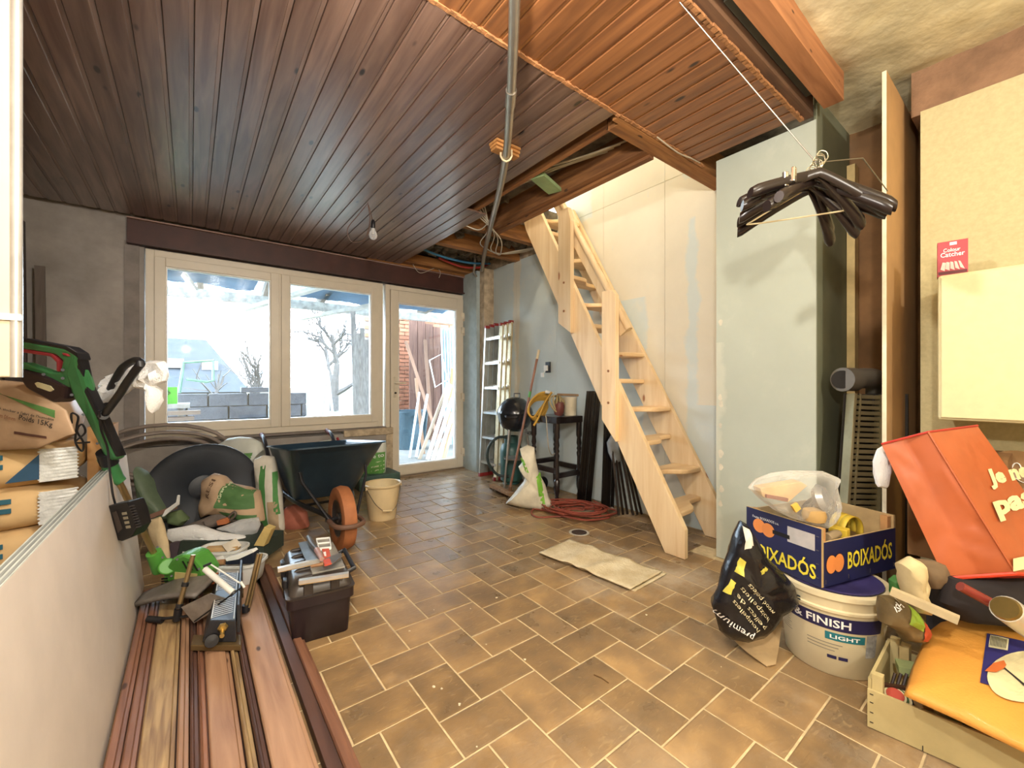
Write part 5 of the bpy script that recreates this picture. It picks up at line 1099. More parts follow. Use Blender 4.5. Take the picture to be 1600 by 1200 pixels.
for k in range(3): pl.patch('print_line', [(584, 722+6*k), (602, 719+6*k), (602, 717+6*k), (584, 720+6*k)], mat('pale_green_print', 'c9d2b0', .7), g4, 6, 2)
o = MB().box(1.30, 1.72, 4.12, 4.44, 0, .14).build('low_dark_pot_tray', mat('dark_green_tray', '3f5a52', .5), bevel=.01); tag(o, 'dark green shallow tray under the compost bag', 'tray')
tk = (pyy(500, 690, 4.3)-CAMP).dot(FW)
pl = Pillow([(490, 696), (500, 688), (516, 686), (524, 696), (520, 760), (490, 760)], pt(507, 725, tk), None, .05, .06, .01, 9, 25)
o = pl.build('white_bag', mat('white_compost_bag', 'cfd2c8', .5)); tag(o, 'small white bag standing against the ledge behind the wheelbarrow', 'bag')
o = MB().tube([pyy(527, 683, 4.2), pyy(531, 694, 4.22)], .012, 8).build('red_tool', mat('red_grip', '9a2f38', .5)); tag(o, 'small red tool poking up behind the wheelbarrow tray', 'tool')
pl = Pillow([(432, 812), (448, 790), (462, 786), (478, 800), (482, 822), (470, 832), (445, 832)], pt(458, 812, (pz(458, 832, 0)-CAMP).dot(FW)+.12), None, .05, .08, .01, 9, 27)
o = pl.build('red_sack', mat('faded_red_sack', '9c5a48', .8, var=.2)); tag(o, 'faded red sack on the floor under the wheelbarrow', 'sack')
# ================================================================== by the stair wall: ladder, barbecue, table
AL = mat('ladder_aluminium', 'c9ccca', .3, .7, var=.1); ALW = mat('ladder_cream_stile', 'cdbf9c', .4, .35, var=.12, scale=20); RDC = mat('red_ladder_cap', '8f2a2a', .5)
ld = thing('ladder', 'folded three-part aluminium ladder leaning on the plasterboard wall', 'ladder', (2.68, 3.85, 0))
for s in range(3):
    xo = .062*s; b0, t0 = Vector((2.625+xo, 0, .01)), Vector((2.71+xo, 0, 1.70+.02*s))
    for y in (3.985, 3.70):
        if y > 3.8 and s > 0: continue_ = True
        MB().bar(b0+Vector((0, y, 0)), t0+Vector((0, y, 0)), .022 if y > 3.8 else .055, .055 if y > 3.8 else .022, up=(1, 0, 0)).build('stile', AL if y > 3.8 else ALW, ld, world=True)
        c0 = t0+Vector((0, y, 0)); MB().box(c0.x-.03, c0.x+.03, c0.y-.016, c0.y+.016, c0.z-.012, c0.z+.02).build('cap', RDC, ld, world=True, bevel=.005)
        c0 = b0+Vector((0, y, 0)); MB().box(c0.x-.03, c0.x+.03, c0.y-.018, c0.y+.018, 0, .04).build('foot', RDC, ld, world=True, bevel=.005)
    for k in range(6):
        f = (.16+.28*k)/1.7; p = b0.lerp(t0, f); MB().bar(p+Vector((0, 3.70, 0)), p+Vector((0, 3.985, 0)), .035, .026).build('rung', AL, ld, world=True)
        MB().box(p.x-.012, p.x+.012, 3.6865, 3.689, p.z-.012, p.z+.012).build('rung_end', DKP, ld, world=True)
# barbecue
BQ = mat('black_enamel', '20242a', .22, var=.1, coat=.5); bq = thing('kettle_barbecue', 'black kettle barbecue on legs beside the ladder', 'barbecue', (2.58, 3.30, 0))
MB().lathe([(0, .575), (.07, .58), (.13, .62), (.165, .68), (.178, .755), (.172, .755), (.16, .69), (0, .60)], 36).build('bowl', BQ, bq, smooth=True)
MB().lathe([(.183, .757), (.183, .765), (.172, .80), (.14, .855), (.09, .90), (.03, .918), (0, .92)], 36).build('lid', BQ, bq, smooth=True)
MB().tube([(-.035, -.03, .91), (-.035, -.03, .955), (.035, -.03, .955), (.035, -.03, .91)], .008, 8).build('lid_handle', mat('grey_handle', '5a5c5e', .4), bq)
MB().tube([(-.16, -.06, .74), (-.20, -.13, .735), (-.13, -.19, .735), (-.08, -.15, .74)], .011, 8).build('side_handle', DKP, bq, smooth=True)
for a in (200, 320, 80):
    p = Vector((math.cos(R(a)), math.sin(R(a)), 0)); MB().tube([p*.11+UP*.60, p*.20+UP*.01], .011, 10).build('leg', mat('galvanised_leg', '9a9690', .35, .7), bq, smooth=True)
MB().lathe([(0, .30), (.11, .30), (.115, .315), (0, .32)], 24).build('ash_tray', mat('galvanised_leg', '9a9690', .35, .7), bq, smooth=True)
MB().box(.02, .12, -.14, -.125, .545, .585).build('vent_plate', mat('galvanised_leg', '9a9690', .35, .7), bq)
for k in (-.02, .02): MB().lathe([(0, 0), (.007, 0), (.007, .004), (0, .004)], 10, M=Matrix.Translation((.07+k, -.14, .565)) @ Matrix.Rotation(R(90), 4, 'X')).build('vent_hole', DKP, bq)
for s in (-1, 1): MB().lathe([(.02, -.012), (.06, -.014), (.066, 0), (.06, .014), (.02, .012)], 24, M=Matrix.Translation((.19, .0+.2*s if s < 0 else -.14, .067)) @ Matrix.Rotation(R(90), 4, 'X')).build('wheel', DKP, bq, smooth=True) if s < 0 else None
# gas bottle
gs = thing('gas_bottle', 'dark green gas bottle on the floor behind the barbecue', 'gas bottle', (2.70, 3.52, 0)); GSB = mat('dark_green_paint', '2f5550', .4, var=.15)
MB().lathe([(.09, 0), (.09, .02), (.115, .04), (.118, .35), (.10, .41), (.05, .44), (.02, .445), (.02, .47), (0, .47)], 28).build('body', GSB, gs, smooth=True)
MB().lathe([(.07, .43), (.075, .43), (.075, .50), (.07, .50)], 24, cap=False).build('collar', GSB, gs, smooth=True)
o = MB().tube(catmull([(2.64, 3.46, .48), (2.52, 3.50, .50), (2.44, 3.56, .40), (2.43, 3.56, .25), (2.50, 3.50, .12), (2.60, 3.42, .10)], 7), .014, 8).build('gas_hose', mat('black_green_hose', '2c3a3a', .5), smooth=True); tag(o, 'dark looped hose beside the green gas bottle', 'hose')
# broom
bm_ = thing('broom', 'long handled broom leaning on the barbecue with brown bristles', 'broom', pz(782, 770)); c = pz(781, 768)
MB().tube([pz(796, 766, .07), pxx(839, 560, 2.63)], .012, 10).build('handle', wood('red_brown_handle', '7d5340', 'a07058', 'z', .5, 0), bm_, world=True, smooth=True)
hp_ = pxx(839, 560, 2.63); MB().tube([hp_, hp_+(hp_-pz(796, 766, .07)).normalized()*.09], .013, 10).build('handle_tip', mat('cream_tip', 'd8c9a8', .5), bm_, world=True, smooth=True)
p0, p1 = pz(796, 766, .07), hp_; q = p0.lerp(p1, .70); MB().tube([q, p0.lerp(p1, .745)], .0135, 10).build('green_band', mat('green_band', '4f9a48', .5), bm_, world=True, smooth=True)
MB().bar(pz(768, 757, .055), pz(800, 772, .055), .055, .035).build('block', wood('broom_block', '8a6a48', 'a5825a', 'x', .7, 0), bm_, world=True, bevel=.006)
a, b = pz(768, 760, .02), pz(801, 776, .02); mb = MB(); rd = random.Random(3)
for k in range(90):
    p = a.lerp(b, k/89)+Vector((rd.uniform(-.02, .02), rd.uniform(-.02, .02), .022)); mb.tube([p, p+Vector((rd.uniform(-.015, .015), rd.uniform(-.015, .015), -.040))], .003, 3)
mb.build('bristles', mat('brown_bristle', '6a4c34', .9), bm_, world=True, kind='stuff')
MB().tube([p0-Vector((0, 0, .03)), p0+(p1-p0)*.03], .02, 10).build('socket', mat('brown_socket', '6a4c34', .7), bm_, world=True, smooth=True)
# white green bag
p, tk = at_floor(830, 793)
pl = Pillow([(812, 700), (824, 694), (835, 698), (838, 720), (842, 738), (852, 756), (858, 776), (866, 792), (848, 797), (820, 793), (790, 786), (802, 772), (818, 752), (822, 738), (812, 734), (810, 728), (817, 720)], pt(832, 760, tk-.02), None, .07, .07, .014, 10, 31)
gb3 = thing('potting_bag', 'crumpled white bag with green stripes standing by the broom', 'bag', p); pl.build('bag', mat('dirty_white_bag', 'd2ccb8', .45, var=.15, scale=10), gb3)
pl.patch('green_stripe', [(843, 783), (851, 783), (844, 736), (837, 742)], mat('lime_green_print', '7ab83e', .5), gb3); pl.patch('green_stripe', [(819, 733), (826, 735), (818, 715), (813, 714)], mat('lime_green_print', '7ab83e', .5), gb3)
# black side table
TW = wood('black_stained_wood', '181214', '2c2220', 'x', .25, 0, 1., coat=.4); tb_ = thing('side_table', 'black wooden side table with turned legs against the wall', 'table', (2.69, 2.82, 0))
MB().box(-.165, .165, -.18, .18, .70, .76).build('top', TW, tb_, bevel=.006)
for x in (-.14, .14):
    for y in (-.155, .155):
        MB().lathe([(.016, 0), (.022, .02), (.022, .04), (.014, .06), (.022, .10), (.026, .13), (.026, .20), (.018, .21), (.022, .24), (.018, .38), (.024, .42), (.016, .44), (.024, .46), (.016, .48), (.024, .51), (.018, .56), (.026, .58), (.026, .70)], 12, M=Matrix.Translation((x, y, 0))).build('leg', TW, tb_, smooth=True)
for y in (-.155, .155): MB().box(-.13, .13, y-.012, y+.012, .30 if y > 0 else .22, .345 if y > 0 else .265).build('stretcher', TW, tb_)
for x in (-.14, .14): MB().box(x-.012, x+.012, -.14, .14, .26, .305).build('stretcher', TW, tb_)
# things on the table
zt_ = .762
hs1 = thing('yellow_hose', 'coiled yellow hose draped over the edge of the black table', 'hose', (2.58, 2.95, zt_))
th_ = lambda u, v, d=0.: pt(u, v, (pyy(850, 640, 2.98)-CAMP).dot(FW)+d)
for k in range(5):
    MB().tube(catmull([th_(862-k, 612+3*k, .02*k-.10), th_(845-2*k, 613+3*k, .02*k-.12), th_(830-k, 625+3*k, .02*k-.14), th_(825+k, 642+2*k, .02*k-.18), th_(833+2*k, 655+2*k-4, .02*k-.18), th_(842+2*k, 640+2*k, .02*k-.14), th_(856, 622+3*k, .02*k-.1)], 6), .0095, 8).build('loop', mat('yellow_hose_rubber', 'c2983e', .45), hs1, world=True, smooth=True)
MB().tube(catmull([th_(862, 612, -.15), th_(850, 630, -.17), th_(842, 650, -.19), th_(834, 664, -.2)], 6), .010, 8).build('hanging_end', mat('yellow_hose_rubber', 'c2983e', .45), hs1, world=True, smooth=True)
cn_ = Vector((2.64, 2.74, zt_))
sp_ = thing('cable_bundle', 'beige coiled pump cable bundle lying on the black table', 'cable bundle', cn_)
for k in range(6):
    mb = MB(); r_ = .075-.004*k; MM = Matrix.Translation(cn_+Vector((.01*k-.02, .004*k, .105))) @ Matrix.Rotation(R(60+14*k), 4, 'X') @ Matrix.Rotation(R(20*k), 4, 'Y')
    mb.tube([MM @ Vector((r_*math.cos(a), r_*1.15*math.sin(a), 0)) for a in [2*math.pi*j/24 for j in range(24)]], .008, 6, closed=True); mb.build('loop', mat('beige_cable', 'a5946a', .5), sp_, world=True, smooth=True)
MB().lathe([(0, 0), (.035, 0), (.045, .03), (.045, .09), (.03, .12), (0, .12)], 16, M=Matrix.Translation(cn_+Vector((-.02, -.02, .01))) @ Matrix.Rotation(.2, 4, 'X')).build('pump_body', mat('dull_red_pump', '6a3a34', .5), sp_, world=True, smooth=True)
tb1 = thing('white_tub', 'white round tub with brown brush across it on the table', 'tub', (2.77, 2.72, zt_))
MB().lathe([(0, 0), (.055, 0), (.062, .16), (.066, .16), (.066, .17), (.056, .17), (.05, .01), (0, .01)], 24).build('body', mat('cream_tub', 'd8ceb4', .5), tb1, smooth=True)
bh = thing('brush', 'wide brown paint brush lying across the white tub', 'brush', (2.76, 2.72, zt_+.175)); MB().bar((2.68, 2.80, zt_+.19), (2.82, 2.66, zt_+.185), .06, .022).build('block', wood('brush_wood', '7a6044', '967a58', 'x', .7, 0), bh, world=True, bevel=.006)
MB().tube([(2.66, 2.82, zt_+.20), (2.61, 2.88, zt_+.215)], [.012, .018], 8).build('handle', mat('grey_white_plastic', 'c9cbc8', .4), bh, world=True, smooth=True)
wire('loose_cable', 'grey cable hanging down from the black table', [(2.52, 2.78, .765), (2.51, 2.76, .74), (2.505, 2.74, .60), (2.53, 2.75, .48), (2.62, 2.80, .40), (2.72, 2.85, .42)], .005, mat('grey_cable', 'b0a58f', .5))
# junction socket
sk = thing('wall_socket', 'open black wall box with loose white socket on plasterboard', 'socket', pxx(857, 575, 2.878)); c = pxx(857, 573, 2.878)
MB().box(c.x-.012, c.x, c.y-.035, c.y+.035, c.z-.055, c.z+.055).build('box', DKP, sk, world=True, bevel=.003)
MB().box(c.x-.03, c.x-.014, c.y-.01, c.y+.04, c.z-.035, c.z+.02).build('plate', WHITE_INK, sk, world=True, bevel=.003); MB().box(c.x-.05, c.x-.03, c.y+.03, c.y+.065, c.z-.10, c.z-.055).build('plug', WHITE_INK, sk, world=True, bevel=.003)
MB().tube([(c.x-.02, c.y+.02, c.z-.03), (c.x-.04, c.y+.035, c.z-.06)], .004, 6).build('lead', WHITE_INK, sk, world=True)
# black metal bundles
BM = mat('black_gloss_metal', '14100f', .25, .4, var=.1); BM2 = mat('brown_black_metal', '2b2018', .35, .5, var=.2)
def bundle(name, label, base, top, n, w_, prof, m_, spread=0.):
    t_ = thing(name, label, 'metal profiles', base); base, top = Vector(base), Vector(top)
    for k in range(n):
        o = RT*((k-(n-1)/2)*w_); j = FW*(.012*((k*7) % 3)); d = RT*((k-(n-1)/2)*spread)
        if prof == 'bar': MB().bar(base+o+j+d, top+o+j, w_*.9, .03, up=FW).build('profile', m_, t_, world=True, bevel=.002)
        else: MB().tube([base+o+j+d, top+o+j], w_*.45, 8).build('profile', m_, t_, world=True, smooth=True)
    return t_
b1 = bundle('metal_bundle', 'glossy black metal bed profiles leaning on wall beside the table', (2.715, 2.50, .005), pxx(928, 610, 2.79), 5, .026, 'bar', BM)
for k in range(5): MB().tube([Vector((2.70, 2.48, .02))+RT*(.026*(k-2)), Vector((2.69, 2.465, .02))+RT*(.026*(k-2))], .009, 8).build('end_cap', mat('pale_end_cap', 'a39a90', .4), b1, world=True)
b2 = bundle('metal_bundle', 'second bundle of black metal profiles leaning behind the stair stringer', (2.75, 2.27, .005), pxx(954, 645, 2.79), 4, .026, 'bar', BM)
for k in range(3): MB().tube([Vector((2.735, 2.25, .025))+RT*(.03*(k-1)), Vector((2.725, 2.235, .025))+RT*(.03*(k-1))], .011, 8).build('end_cap', mat('pale_end_cap', 'a39a90', .4), b2, world=True)
b3 = bundle('metal_rods', 'cluster of thin black metal rods under the stair stringer', (2.78, 2.06, .005), pxx(966, 690, 2.78), 6, .022, 'tube', BM2, .016)
pl = Pillow([(948, 690), (956, 676), (966, 690), (970, 720), (958, 724), (950, 706)], pt(958, 700, (Vector((2.74, 2.24, 0))-CAMP).dot(FW)-.03), None, .015, .015, .006, 20, 33)
o = pl.build('grey_plastic_scrap', mat('grey_blue_plastic', '8a94a0', .4)); tag(o, 'grey plastic wrap caught on the black profiles', 'plastic')
# red cable
rc = thing('extension_cable', 'tangled red brown cable heaped on the tiles below the black profiles', 'cable', (2.45, 2.35, 0)); RCM = mat('red_brown_cable', '8a4436', .45, var=.15); rd = random.Random(12); pts = []
for k in range(150):
    a = k*.42; rr_ = .22+.09*math.sin(k*.31)+.03*rd.uniform(-1, 1); cx, cy = 2.47+.05*math.sin(k*.11), 2.36+.05*math.cos(k*.17)
    pts.append(Vector((cx+rr_*math.cos(a)*.75-rr_*.5*math.sin(a)*.4, cy+rr_*math.sin(a)*.85, .012+.05*(k/150)+.012*rd.random())))
pts = [p for p in pts if p.x < 2.70 or True]
MB().tube(catmull(pts, 3), .0065, 6).build('coil', RCM, rc, world=True, smooth=True)
MB().tube(catmull([pz(790, 785, .01), pz(830, 793, .01), pz(860, 797, .01), pz(875, 790, .01), pz(905, 778, .02)], 8), .0065, 6).build('tail', RCM, rc, world=True, smooth=True)
MB().tube(catmull([pz(905, 780, .03), pz(860, 780, .03), pz(832, 796, .01), pz(840, 807, .01), pz(880, 806, .01), pz(930, 812, .01), pz(965, 800, .01)], 8), .0065, 6).build('outer_loop', RCM, rc, world=True, smooth=True)
# drain hole
dr = thing('floor_drain', 'open round floor drain hole with white filler ring', 'drain', (2.178, 2.05, 0))
MB().lathe([(.052, .0008), (.072, .0012), (.066, .0025), (.055, .002)], 28, cap=False).build('ring', mat('pale_mortar_ring', 'b0a898', .9, bump=.4), dr); MB().lathe([(0, .0006), (.054, .0016)], 28, cap=False).build('hole', mat('drain_dark', '3a281c', .9, var=.5, scale=30), dr)
# folded rug
rg_ = thing('folded_mat', 'cream folded cloth mat with brown stains lying on the tiles', 'mat', (1.87, 1.62, 0)); RUG = mat('stained_cream_cloth', 'c2ae86', .95, var=.15, scale=9, bump=.5, bscale=90, col2='ddd0b0')
co = [pz(842, 866), pz(890, 845), pz(1035, 898), pz(985, 924)]
def rugf(dz, sh, amp):
    def fn(a, b):
        p = (co[0]*(1-b)+co[1]*b)*(1-a)+(co[3]*(1-b)+co[2]*b)*a
        return Vector((p.x+sh[0], p.y+sh[1], dz+amp*max(0, nz(p, 7, 3))+.012*math.exp(-((a-.38)*14+b*1.5)**2)+.012*math.exp(-((a-.55)*16-b*2)**2)+.012*max(0, a-.85)*b*4))
    return fn
for k, (dz, sh, amp) in enumerate(((.003, (.02, -.012), .001), (.012, (0, 0), .006))):
    o = MB().grid(rugf(dz, sh, amp), 40, 16).build('layer', RUG, rg_, world=True, smooth=True); sd = o.modifiers.new('s', 'SOLIDIFY'); sd.thickness = .005; sd.offset = 1
# ================================================================== coat hangers on a line
HG = mat('dark_brown_hanger', '231a18', .3, var=.15); HT = 1.45
hc = pt(1275, 262, HT)
ln = thing('hanger_line', 'thin wire line with coat hangers strung below the plank ceiling', 'wire', hc)
MB().tube([pz(1060, 0, ZC+.01), hc+UP*.02], .0022, 6).build('wire', mat('steel_wire', '8a8378', .35, .8), ln, world=True); MB().tube([hc+UP*.02, pt(1348, 246, HT+.12), Vector((2.43, .448, 1.90))], .0022, 6).build('wire', mat('steel_wire', '8a8378', .35, .8), ln, world=True)
def hanger(label, ang, tilt, dx, kind):
    t_ = thing('coat_hanger', label, 'coat hanger', M=Matrix.Translation(hc+RT*dx*.4+FW*dx) @ Matrix.Rotation(-YAW+R(ang), 4, 'Z') @ Matrix.Rotation(R(tilt), 4, 'Y') @ Matrix.Diagonal((1.0, 1.0, 1.0, 1)), group='coat hangers on the wire line')
    hk_ = [(0.012*math.cos(a)+0, 0, .012+.02*math.sin(a)) for a in [R(200-30*k) for k in range(10)]]
    MB().tube(catmull([(0.0, 0, -.035), (0, 0, -.012), (.014, 0, .0), (.02, 0, .014), (.012, 0, .030), (-.006, 0, .032), (-.016, 0, .018)], 4), .0018, 6).build('hook', mat('chrome_hook', 'c9c4b8', .15, .9), t_, smooth=True)
    if kind == 'wire':
        MB().tube(catmull([(0, 0, -.035), (-.19, 0, -.125), (-.2, 0, -.14), (0, 0, -.142), (.2, 0, -.14), (.19, 0, -.125), (0, 0, -.035)], 5), .003, 6).build('shoulders', mat('cream_wire_plastic', 'd8c9a0', .4), t_, smooth=True); return
    MB().tube(catmull([(-.215, .012, -.135), (-.20, .008, -.120), (-.10, 0, -.068), (-.03, 0, -.040), (0, 0, -.035), (.03, 0, -.040), (.10, 0, -.068), (.20, .008, -.120), (.215, .012, -.135)], 5), [.010]+[.0135]*39+[.010], 8).build('shoulders', HG, t_, smooth=True) if False else None
    mb = MB(); n = 28
    def fn(a, b):
        x = -.225+.45*b; s = abs(x)/.225; z = -.038-.115*s**1.1; w_ = .008+.014*s**1.5; h = .016+.008*s; th = a*2*math.pi
        if s > .97: w_ *= .7; h *= .8
        return (x, .02*s*s+w_*math.cos(th), z+h*math.sin(th))
    mb.grid(fn, 10, n+1, cu=True); b_ = len(mb.v)
    mb.f.append(list(range(10))); mb.m.append(0); mb.f.append([n*10+j for j in range(10)]); mb.m.append(0)
    mb.build('shoulders', HG, t_, smooth=True)
    if kind == 'bar':
        MB().tube([(-.17, .01, -.125), (.17, .01, -.125)], .005, 8).build('trouser_bar', HG, t_, smooth=True)
    if kind == 'clip':
        for s in (-1, 1): MB().box(s*.15-.01, s*.15+.01, .0, .012, -.085, -.035).build('clip', mat('chrome_hook', 'c9c4b8', .15, .9), t_, bevel=.003)
for k, (ang, tilt, dx, kd) in enumerate(((-8, 6, -.05, 'plain'), (10, 10, -.035, 'plain'), (-24, 4, -.02, 'plain'), (22, -2, -.005, 'clip'), (-38, 8, .01, 'plain'), (36, 3, .025, 'clip'), (2, 14, .04, 'plain'), (-15, -4, .055, 'wire'), (28, 12, .07, 'plain'), (-30, 2, .085, 'plain'))):
    hanger('cream thin wire coat hanger among the dark hangers' if kd == 'wire' else ('dark hanger with two chrome clips on the wire line' if kd == 'clip' else 'dark brown shaped coat hanger hanging in the bunch'), ang, tilt, dx, kd)
# ================================================================== niche: pipe elbow and channel grating
GPV = mat('grey_pvc_pipe', '6d675c', .4, var=.08)
tn = 2.10
pe = thing('pvc_elbow', 'grey plastic pipe elbow standing in the niche beside the pillar', 'pipe fitting', pt(1345, 600, tn))
MB().tube(catmull([pt(1317, 592, tn-.02), pt(1330, 592, tn), pt(1352, 590, tn+.04), pt(1370, 596, tn+.10), pt(1372, 640, tn+.12), pt(1372, 760, tn+.12), Vector((2.86, .56, .3)), Vector((2.86, .56, .003))], 5), .052, 20).build('elbow', GPV, pe, world=True, smooth=True)
MB().tube([pt(1316, 592, tn-.025), pt(1334, 592, tn)], .059, 20).build('socket', GPV, pe, world=True, smooth=True)
MB().tube([pt(1315.5, 592, tn-.028), pt(1316.2, 592, tn-.024)], .045, 20).build('mouth', mat('pipe_dark', '1c1814', .8), pe, world=True)
tg = 2.0; gt = thing('channel_grating', 'upright slotted channel drain grating standing in the niche', 'drain grating', pt(1345, 790, tg)); GM = mat('galvanised_grating', '8f8566', .35, .6, var=.15)
bl_, br_ = pt(1312, 905, tg-.06), pt(1368, 905, tg-.06); tl_, tr_ = pt(1331, 614, tg+.04), pt(1376, 616, tg+.04)
dn = (tl_-bl_).normalized(); bl_ = bl_ + dn*((.004-bl_.z)/dn.z); br_ = br_+dn*((.004-br_.z)/dn.z)
for a, b in ((bl_, tl_), (br_, tr_)):
    MB().bar(a, b, .014, .05, up=FW).build('side_rail', GM, gt, world=True, bevel=.002)
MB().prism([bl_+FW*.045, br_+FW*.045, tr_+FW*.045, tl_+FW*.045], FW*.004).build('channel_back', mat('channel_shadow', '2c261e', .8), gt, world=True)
n = 38
for k in range(n):
    f = (k+.5)/n; a = bl_.lerp(tl_, f); b = br_.lerp(tr_, f)
    MB().bar(a, b, .018, .012, up=FW).build('slat', GM, gt, world=True, bevel=.002)
MB().bar(bl_.lerp(br_, .28)-FW*.004, tl_.lerp(tr_, .28)-FW*.004, .007, .007, up=FW).build('tie_rod', GM, gt, world=True)
o = MB().box(3.03, 3.10, .70, .738, .0, 2.32).build('cream_batten', mat('cream_batten', 'c9b078', .7)); tag(o, 'tall cream batten upright beside the pillar in the niche', 'batten')
o = MB().box(2.80, 2.82, .44, .60, 0, 1.0).build('dark_board', mat('dark_panel_brown', '2a2420', .7)); tag(o, 'dark board standing behind the channel grating', 'board')
# ================================================================== cabinet on the right wall, small box
cb = thing('wall_cupboard', 'cream wall cupboard box mounted on the right wall', 'cabinet', (2.56, 0, .9)); CBM = mat('cream_cupboard', 'd6c99a', .6, var=.04, scale=30)
MB().box(2.40, XR-.002, -.42, .289, .905, 1.488).build('body', CBM, cb, world=True, bevel=.01)
MB().box(2.392, 2.3995, -.41, .279, .915, 1.478).build('door', CBM, cb, world=True, bevel=.006)
bx = thing('dye_catcher_box', 'small red laundry box with white lettering on top of cupboard', 'box', (2.45, .25, 1.489)); RB = mat('red_carton', 'a8333a', .5, var=.08)
M_ = Matrix.Translation((2.47, .255, 1.489)) @ Matrix.Rotation(R(8), 4, 'Z')
MB().box(-.025, .025, -.043, .043, 0, .142, M=M_).build('carton', RB, bx, world=True, bevel=.001)
qf = lambda y0, y1, z0, z1: quadf(M_ @ Vector((-.0262, y0, z0)), M_ @ Vector((-.0262, y1, z0)), M_ @ Vector((-.0262, y0, z1)))
text_on('lettering', 'Colour', qf(.026, -.022, .098, .113), WHITE_INK, bx); text_on('lettering', 'Catcher', qf(.034, -.034, .078, .097), WHITE_INK, bx)
patch('logo', qf(.008, -.012, .124, .136), WHITE_INK, bx, 2, 2)
pg = MB(); 
for k in range(5): pg.add([M_ @ Vector((-.0263, .034-.014*k, .030)), M_ @ Vector((-.0263, .022-.014*k, .022)), M_ @ Vector((-.0263, .018-.010*k, .055)), M_ @ Vector((-.0263, .028-.011*k, .058))], [(0, 1, 2, 3)])
pg.build('printed_cloths', mat('pale_pink_print', 'd8c0b4', .6), bx, world=True, fix=False); patch('printed_band', qf(.040, -.040, .008, .02), mat('dark_red_print', '5a1a20', .6), bx, 2, 2)
# ================================================================== filler bucket
bc_ = Vector((1.972, .530, 0)); fb = thing('filler_bucket', 'white filler bucket with navy label under the fruit box', 'bucket', bc_); BW = mat('white_bucket_plastic', 'd4c8a6', .45, var=.04); NV = mat('navy_label', '231f4a', .5)
RB0, RB1, HB = .148, .172, .31
def br(z): return RB0+(RB1-RB0)*min(1, z/.27)
MB().lathe([(0, 0), (RB0-.004, 0), (RB0, .004), (br(.235), .235), (br(.235)+.008, .238), (br(.245)+.008, .247), (br(.25), .25), (br(.27)+.004, .285), (br(.27)+.010, .286), (br(.27)+.010, .303), (.16, .303), (.155, .296), (0, .296)], 48).build('body', BW, fb, smooth=True)
MB().lathe([(0, .297), (.150, .297), (.158, .308), (.150, .3095), (.14, .303), (0, .303)], 40).build('lid', mat('purple_blue_lid', '3a3568', .4), fb, smooth=True)
dirc = (Vector((bc_.x, bc_.y, 0))).normalized(); rgt = Vector((dirc.y, -dirc.x, 0))
def cyl(s, z, off=.001): a = R(s); return bc_ + (-dirc*math.cos(a)+rgt*math.sin(a))*(br(z)+off) + UP*z
def cq(s0, s1, z0, z1, off=.001, tilt=0.): return lambda a, b: cyl(s0+(s1-s0)*a, z0+(z1-z0)*b+tilt*a, off)
patch('label_band', cq(-88, 58, .172, .222), NV, fb, 40, 3); text_on('lettering', 'FILL & FINISH', cq(-72, 20, .183, .212, .002), WHITE_INK, fb, .02)
patch('teal_tag', cq(-6, 36, .135, .163), mat('teal_label', '1f6f7a', .5), fb, 14, 2); text_on('lettering', 'LIGHT', cq(-1, 30, .142, .156, .002), WHITE_INK, fb, .02)
text_on('lettering', 'KNAUF', cq(-98, -30, .232, .262, .009), mat('dark_teal_ink', '1c3040', .5), fb, .03)
patch('picture', cq(38, 52, .085, .168), mat('grey_picture', '9a9a98', .5, var=.4, scale=40), fb, 6, 6)
for k in range(3): patch('print_line', cq(-26, 12-4*k, .118-.012*k, .121-.012*k), mat('grey_print', '8a8478', .6), fb, 12, 2)
for k in range(6): patch('print_line', cq(-72, -52+2*(k % 3), .150-.009*k, .152-.009*k), mat('grey_print', '8a8478', .6), fb, 6, 2)
for s in (-4, 8): patch('badge', cq(s, s+10, .066, .078), NV, fb, 4, 2)
# ================================================================== fruit box on the bucket
A, B_, C_ = Vector((1.807, .513, .313)), Vector((1.893, .808, .313)), Vector((2.216, .338, .313))
e1 = (B_-A); L1_ = .305; e1.normalize(); e2 = Vector((e1.y, -e1.x, 0)); L2_ = .445
fx = thing('fruit_box', 'navy printed wooden fruit box of cables and bags on the bucket', 'crate', A); NVB = mat('navy_box_print', '1c1f48', .55, var=.15, scale=8); PLY = mat('thin_plywood', 'b59a6c', .8)
def fp(a, b, z): return A+e1*a+e2*b+UP*z
def panel(name, a0, a1, b0, b1, z0, z1, m_, par=fx):
    vs = [fp(a, b, z) for z in (z0, z1) for b in (b0, b1) for a in (a0, a1)]
    return MB().add(vs, [(0,2,3,1),(4,5,7,6),(0,1,5,4),(2,6,7,3),(0,4,6,2),(1,3,7,5)]).build(name, m_, par, world=True)
HE, HS = .212, .162
pe_ = panel('end_panel', 0, L1_, 0, .010, 0, HE, PLY); panel('end_panel', 0, L1_, L2_-.010, L2_, 0, HE, PLY)
panel('side_panel', 0, .007, .0105, L2_-.0105, 0, HS, PLY); panel('side_panel', L1_-.007, L1_, .0105, L2_-.0105, 0, HS+.04, mat('inner_card', 'a89a80', .8)); panel('bottom', .008, L1_-.008, .011, L2_-.011, 0, .008, PLY)
for a in (.008, L1_-.032):
    for b in (.011, L2_-.036): panel('corner_post', a, a+.024, b, b+.024, .009, HE-.004, mat('post_wood', 'b98a58', .7))
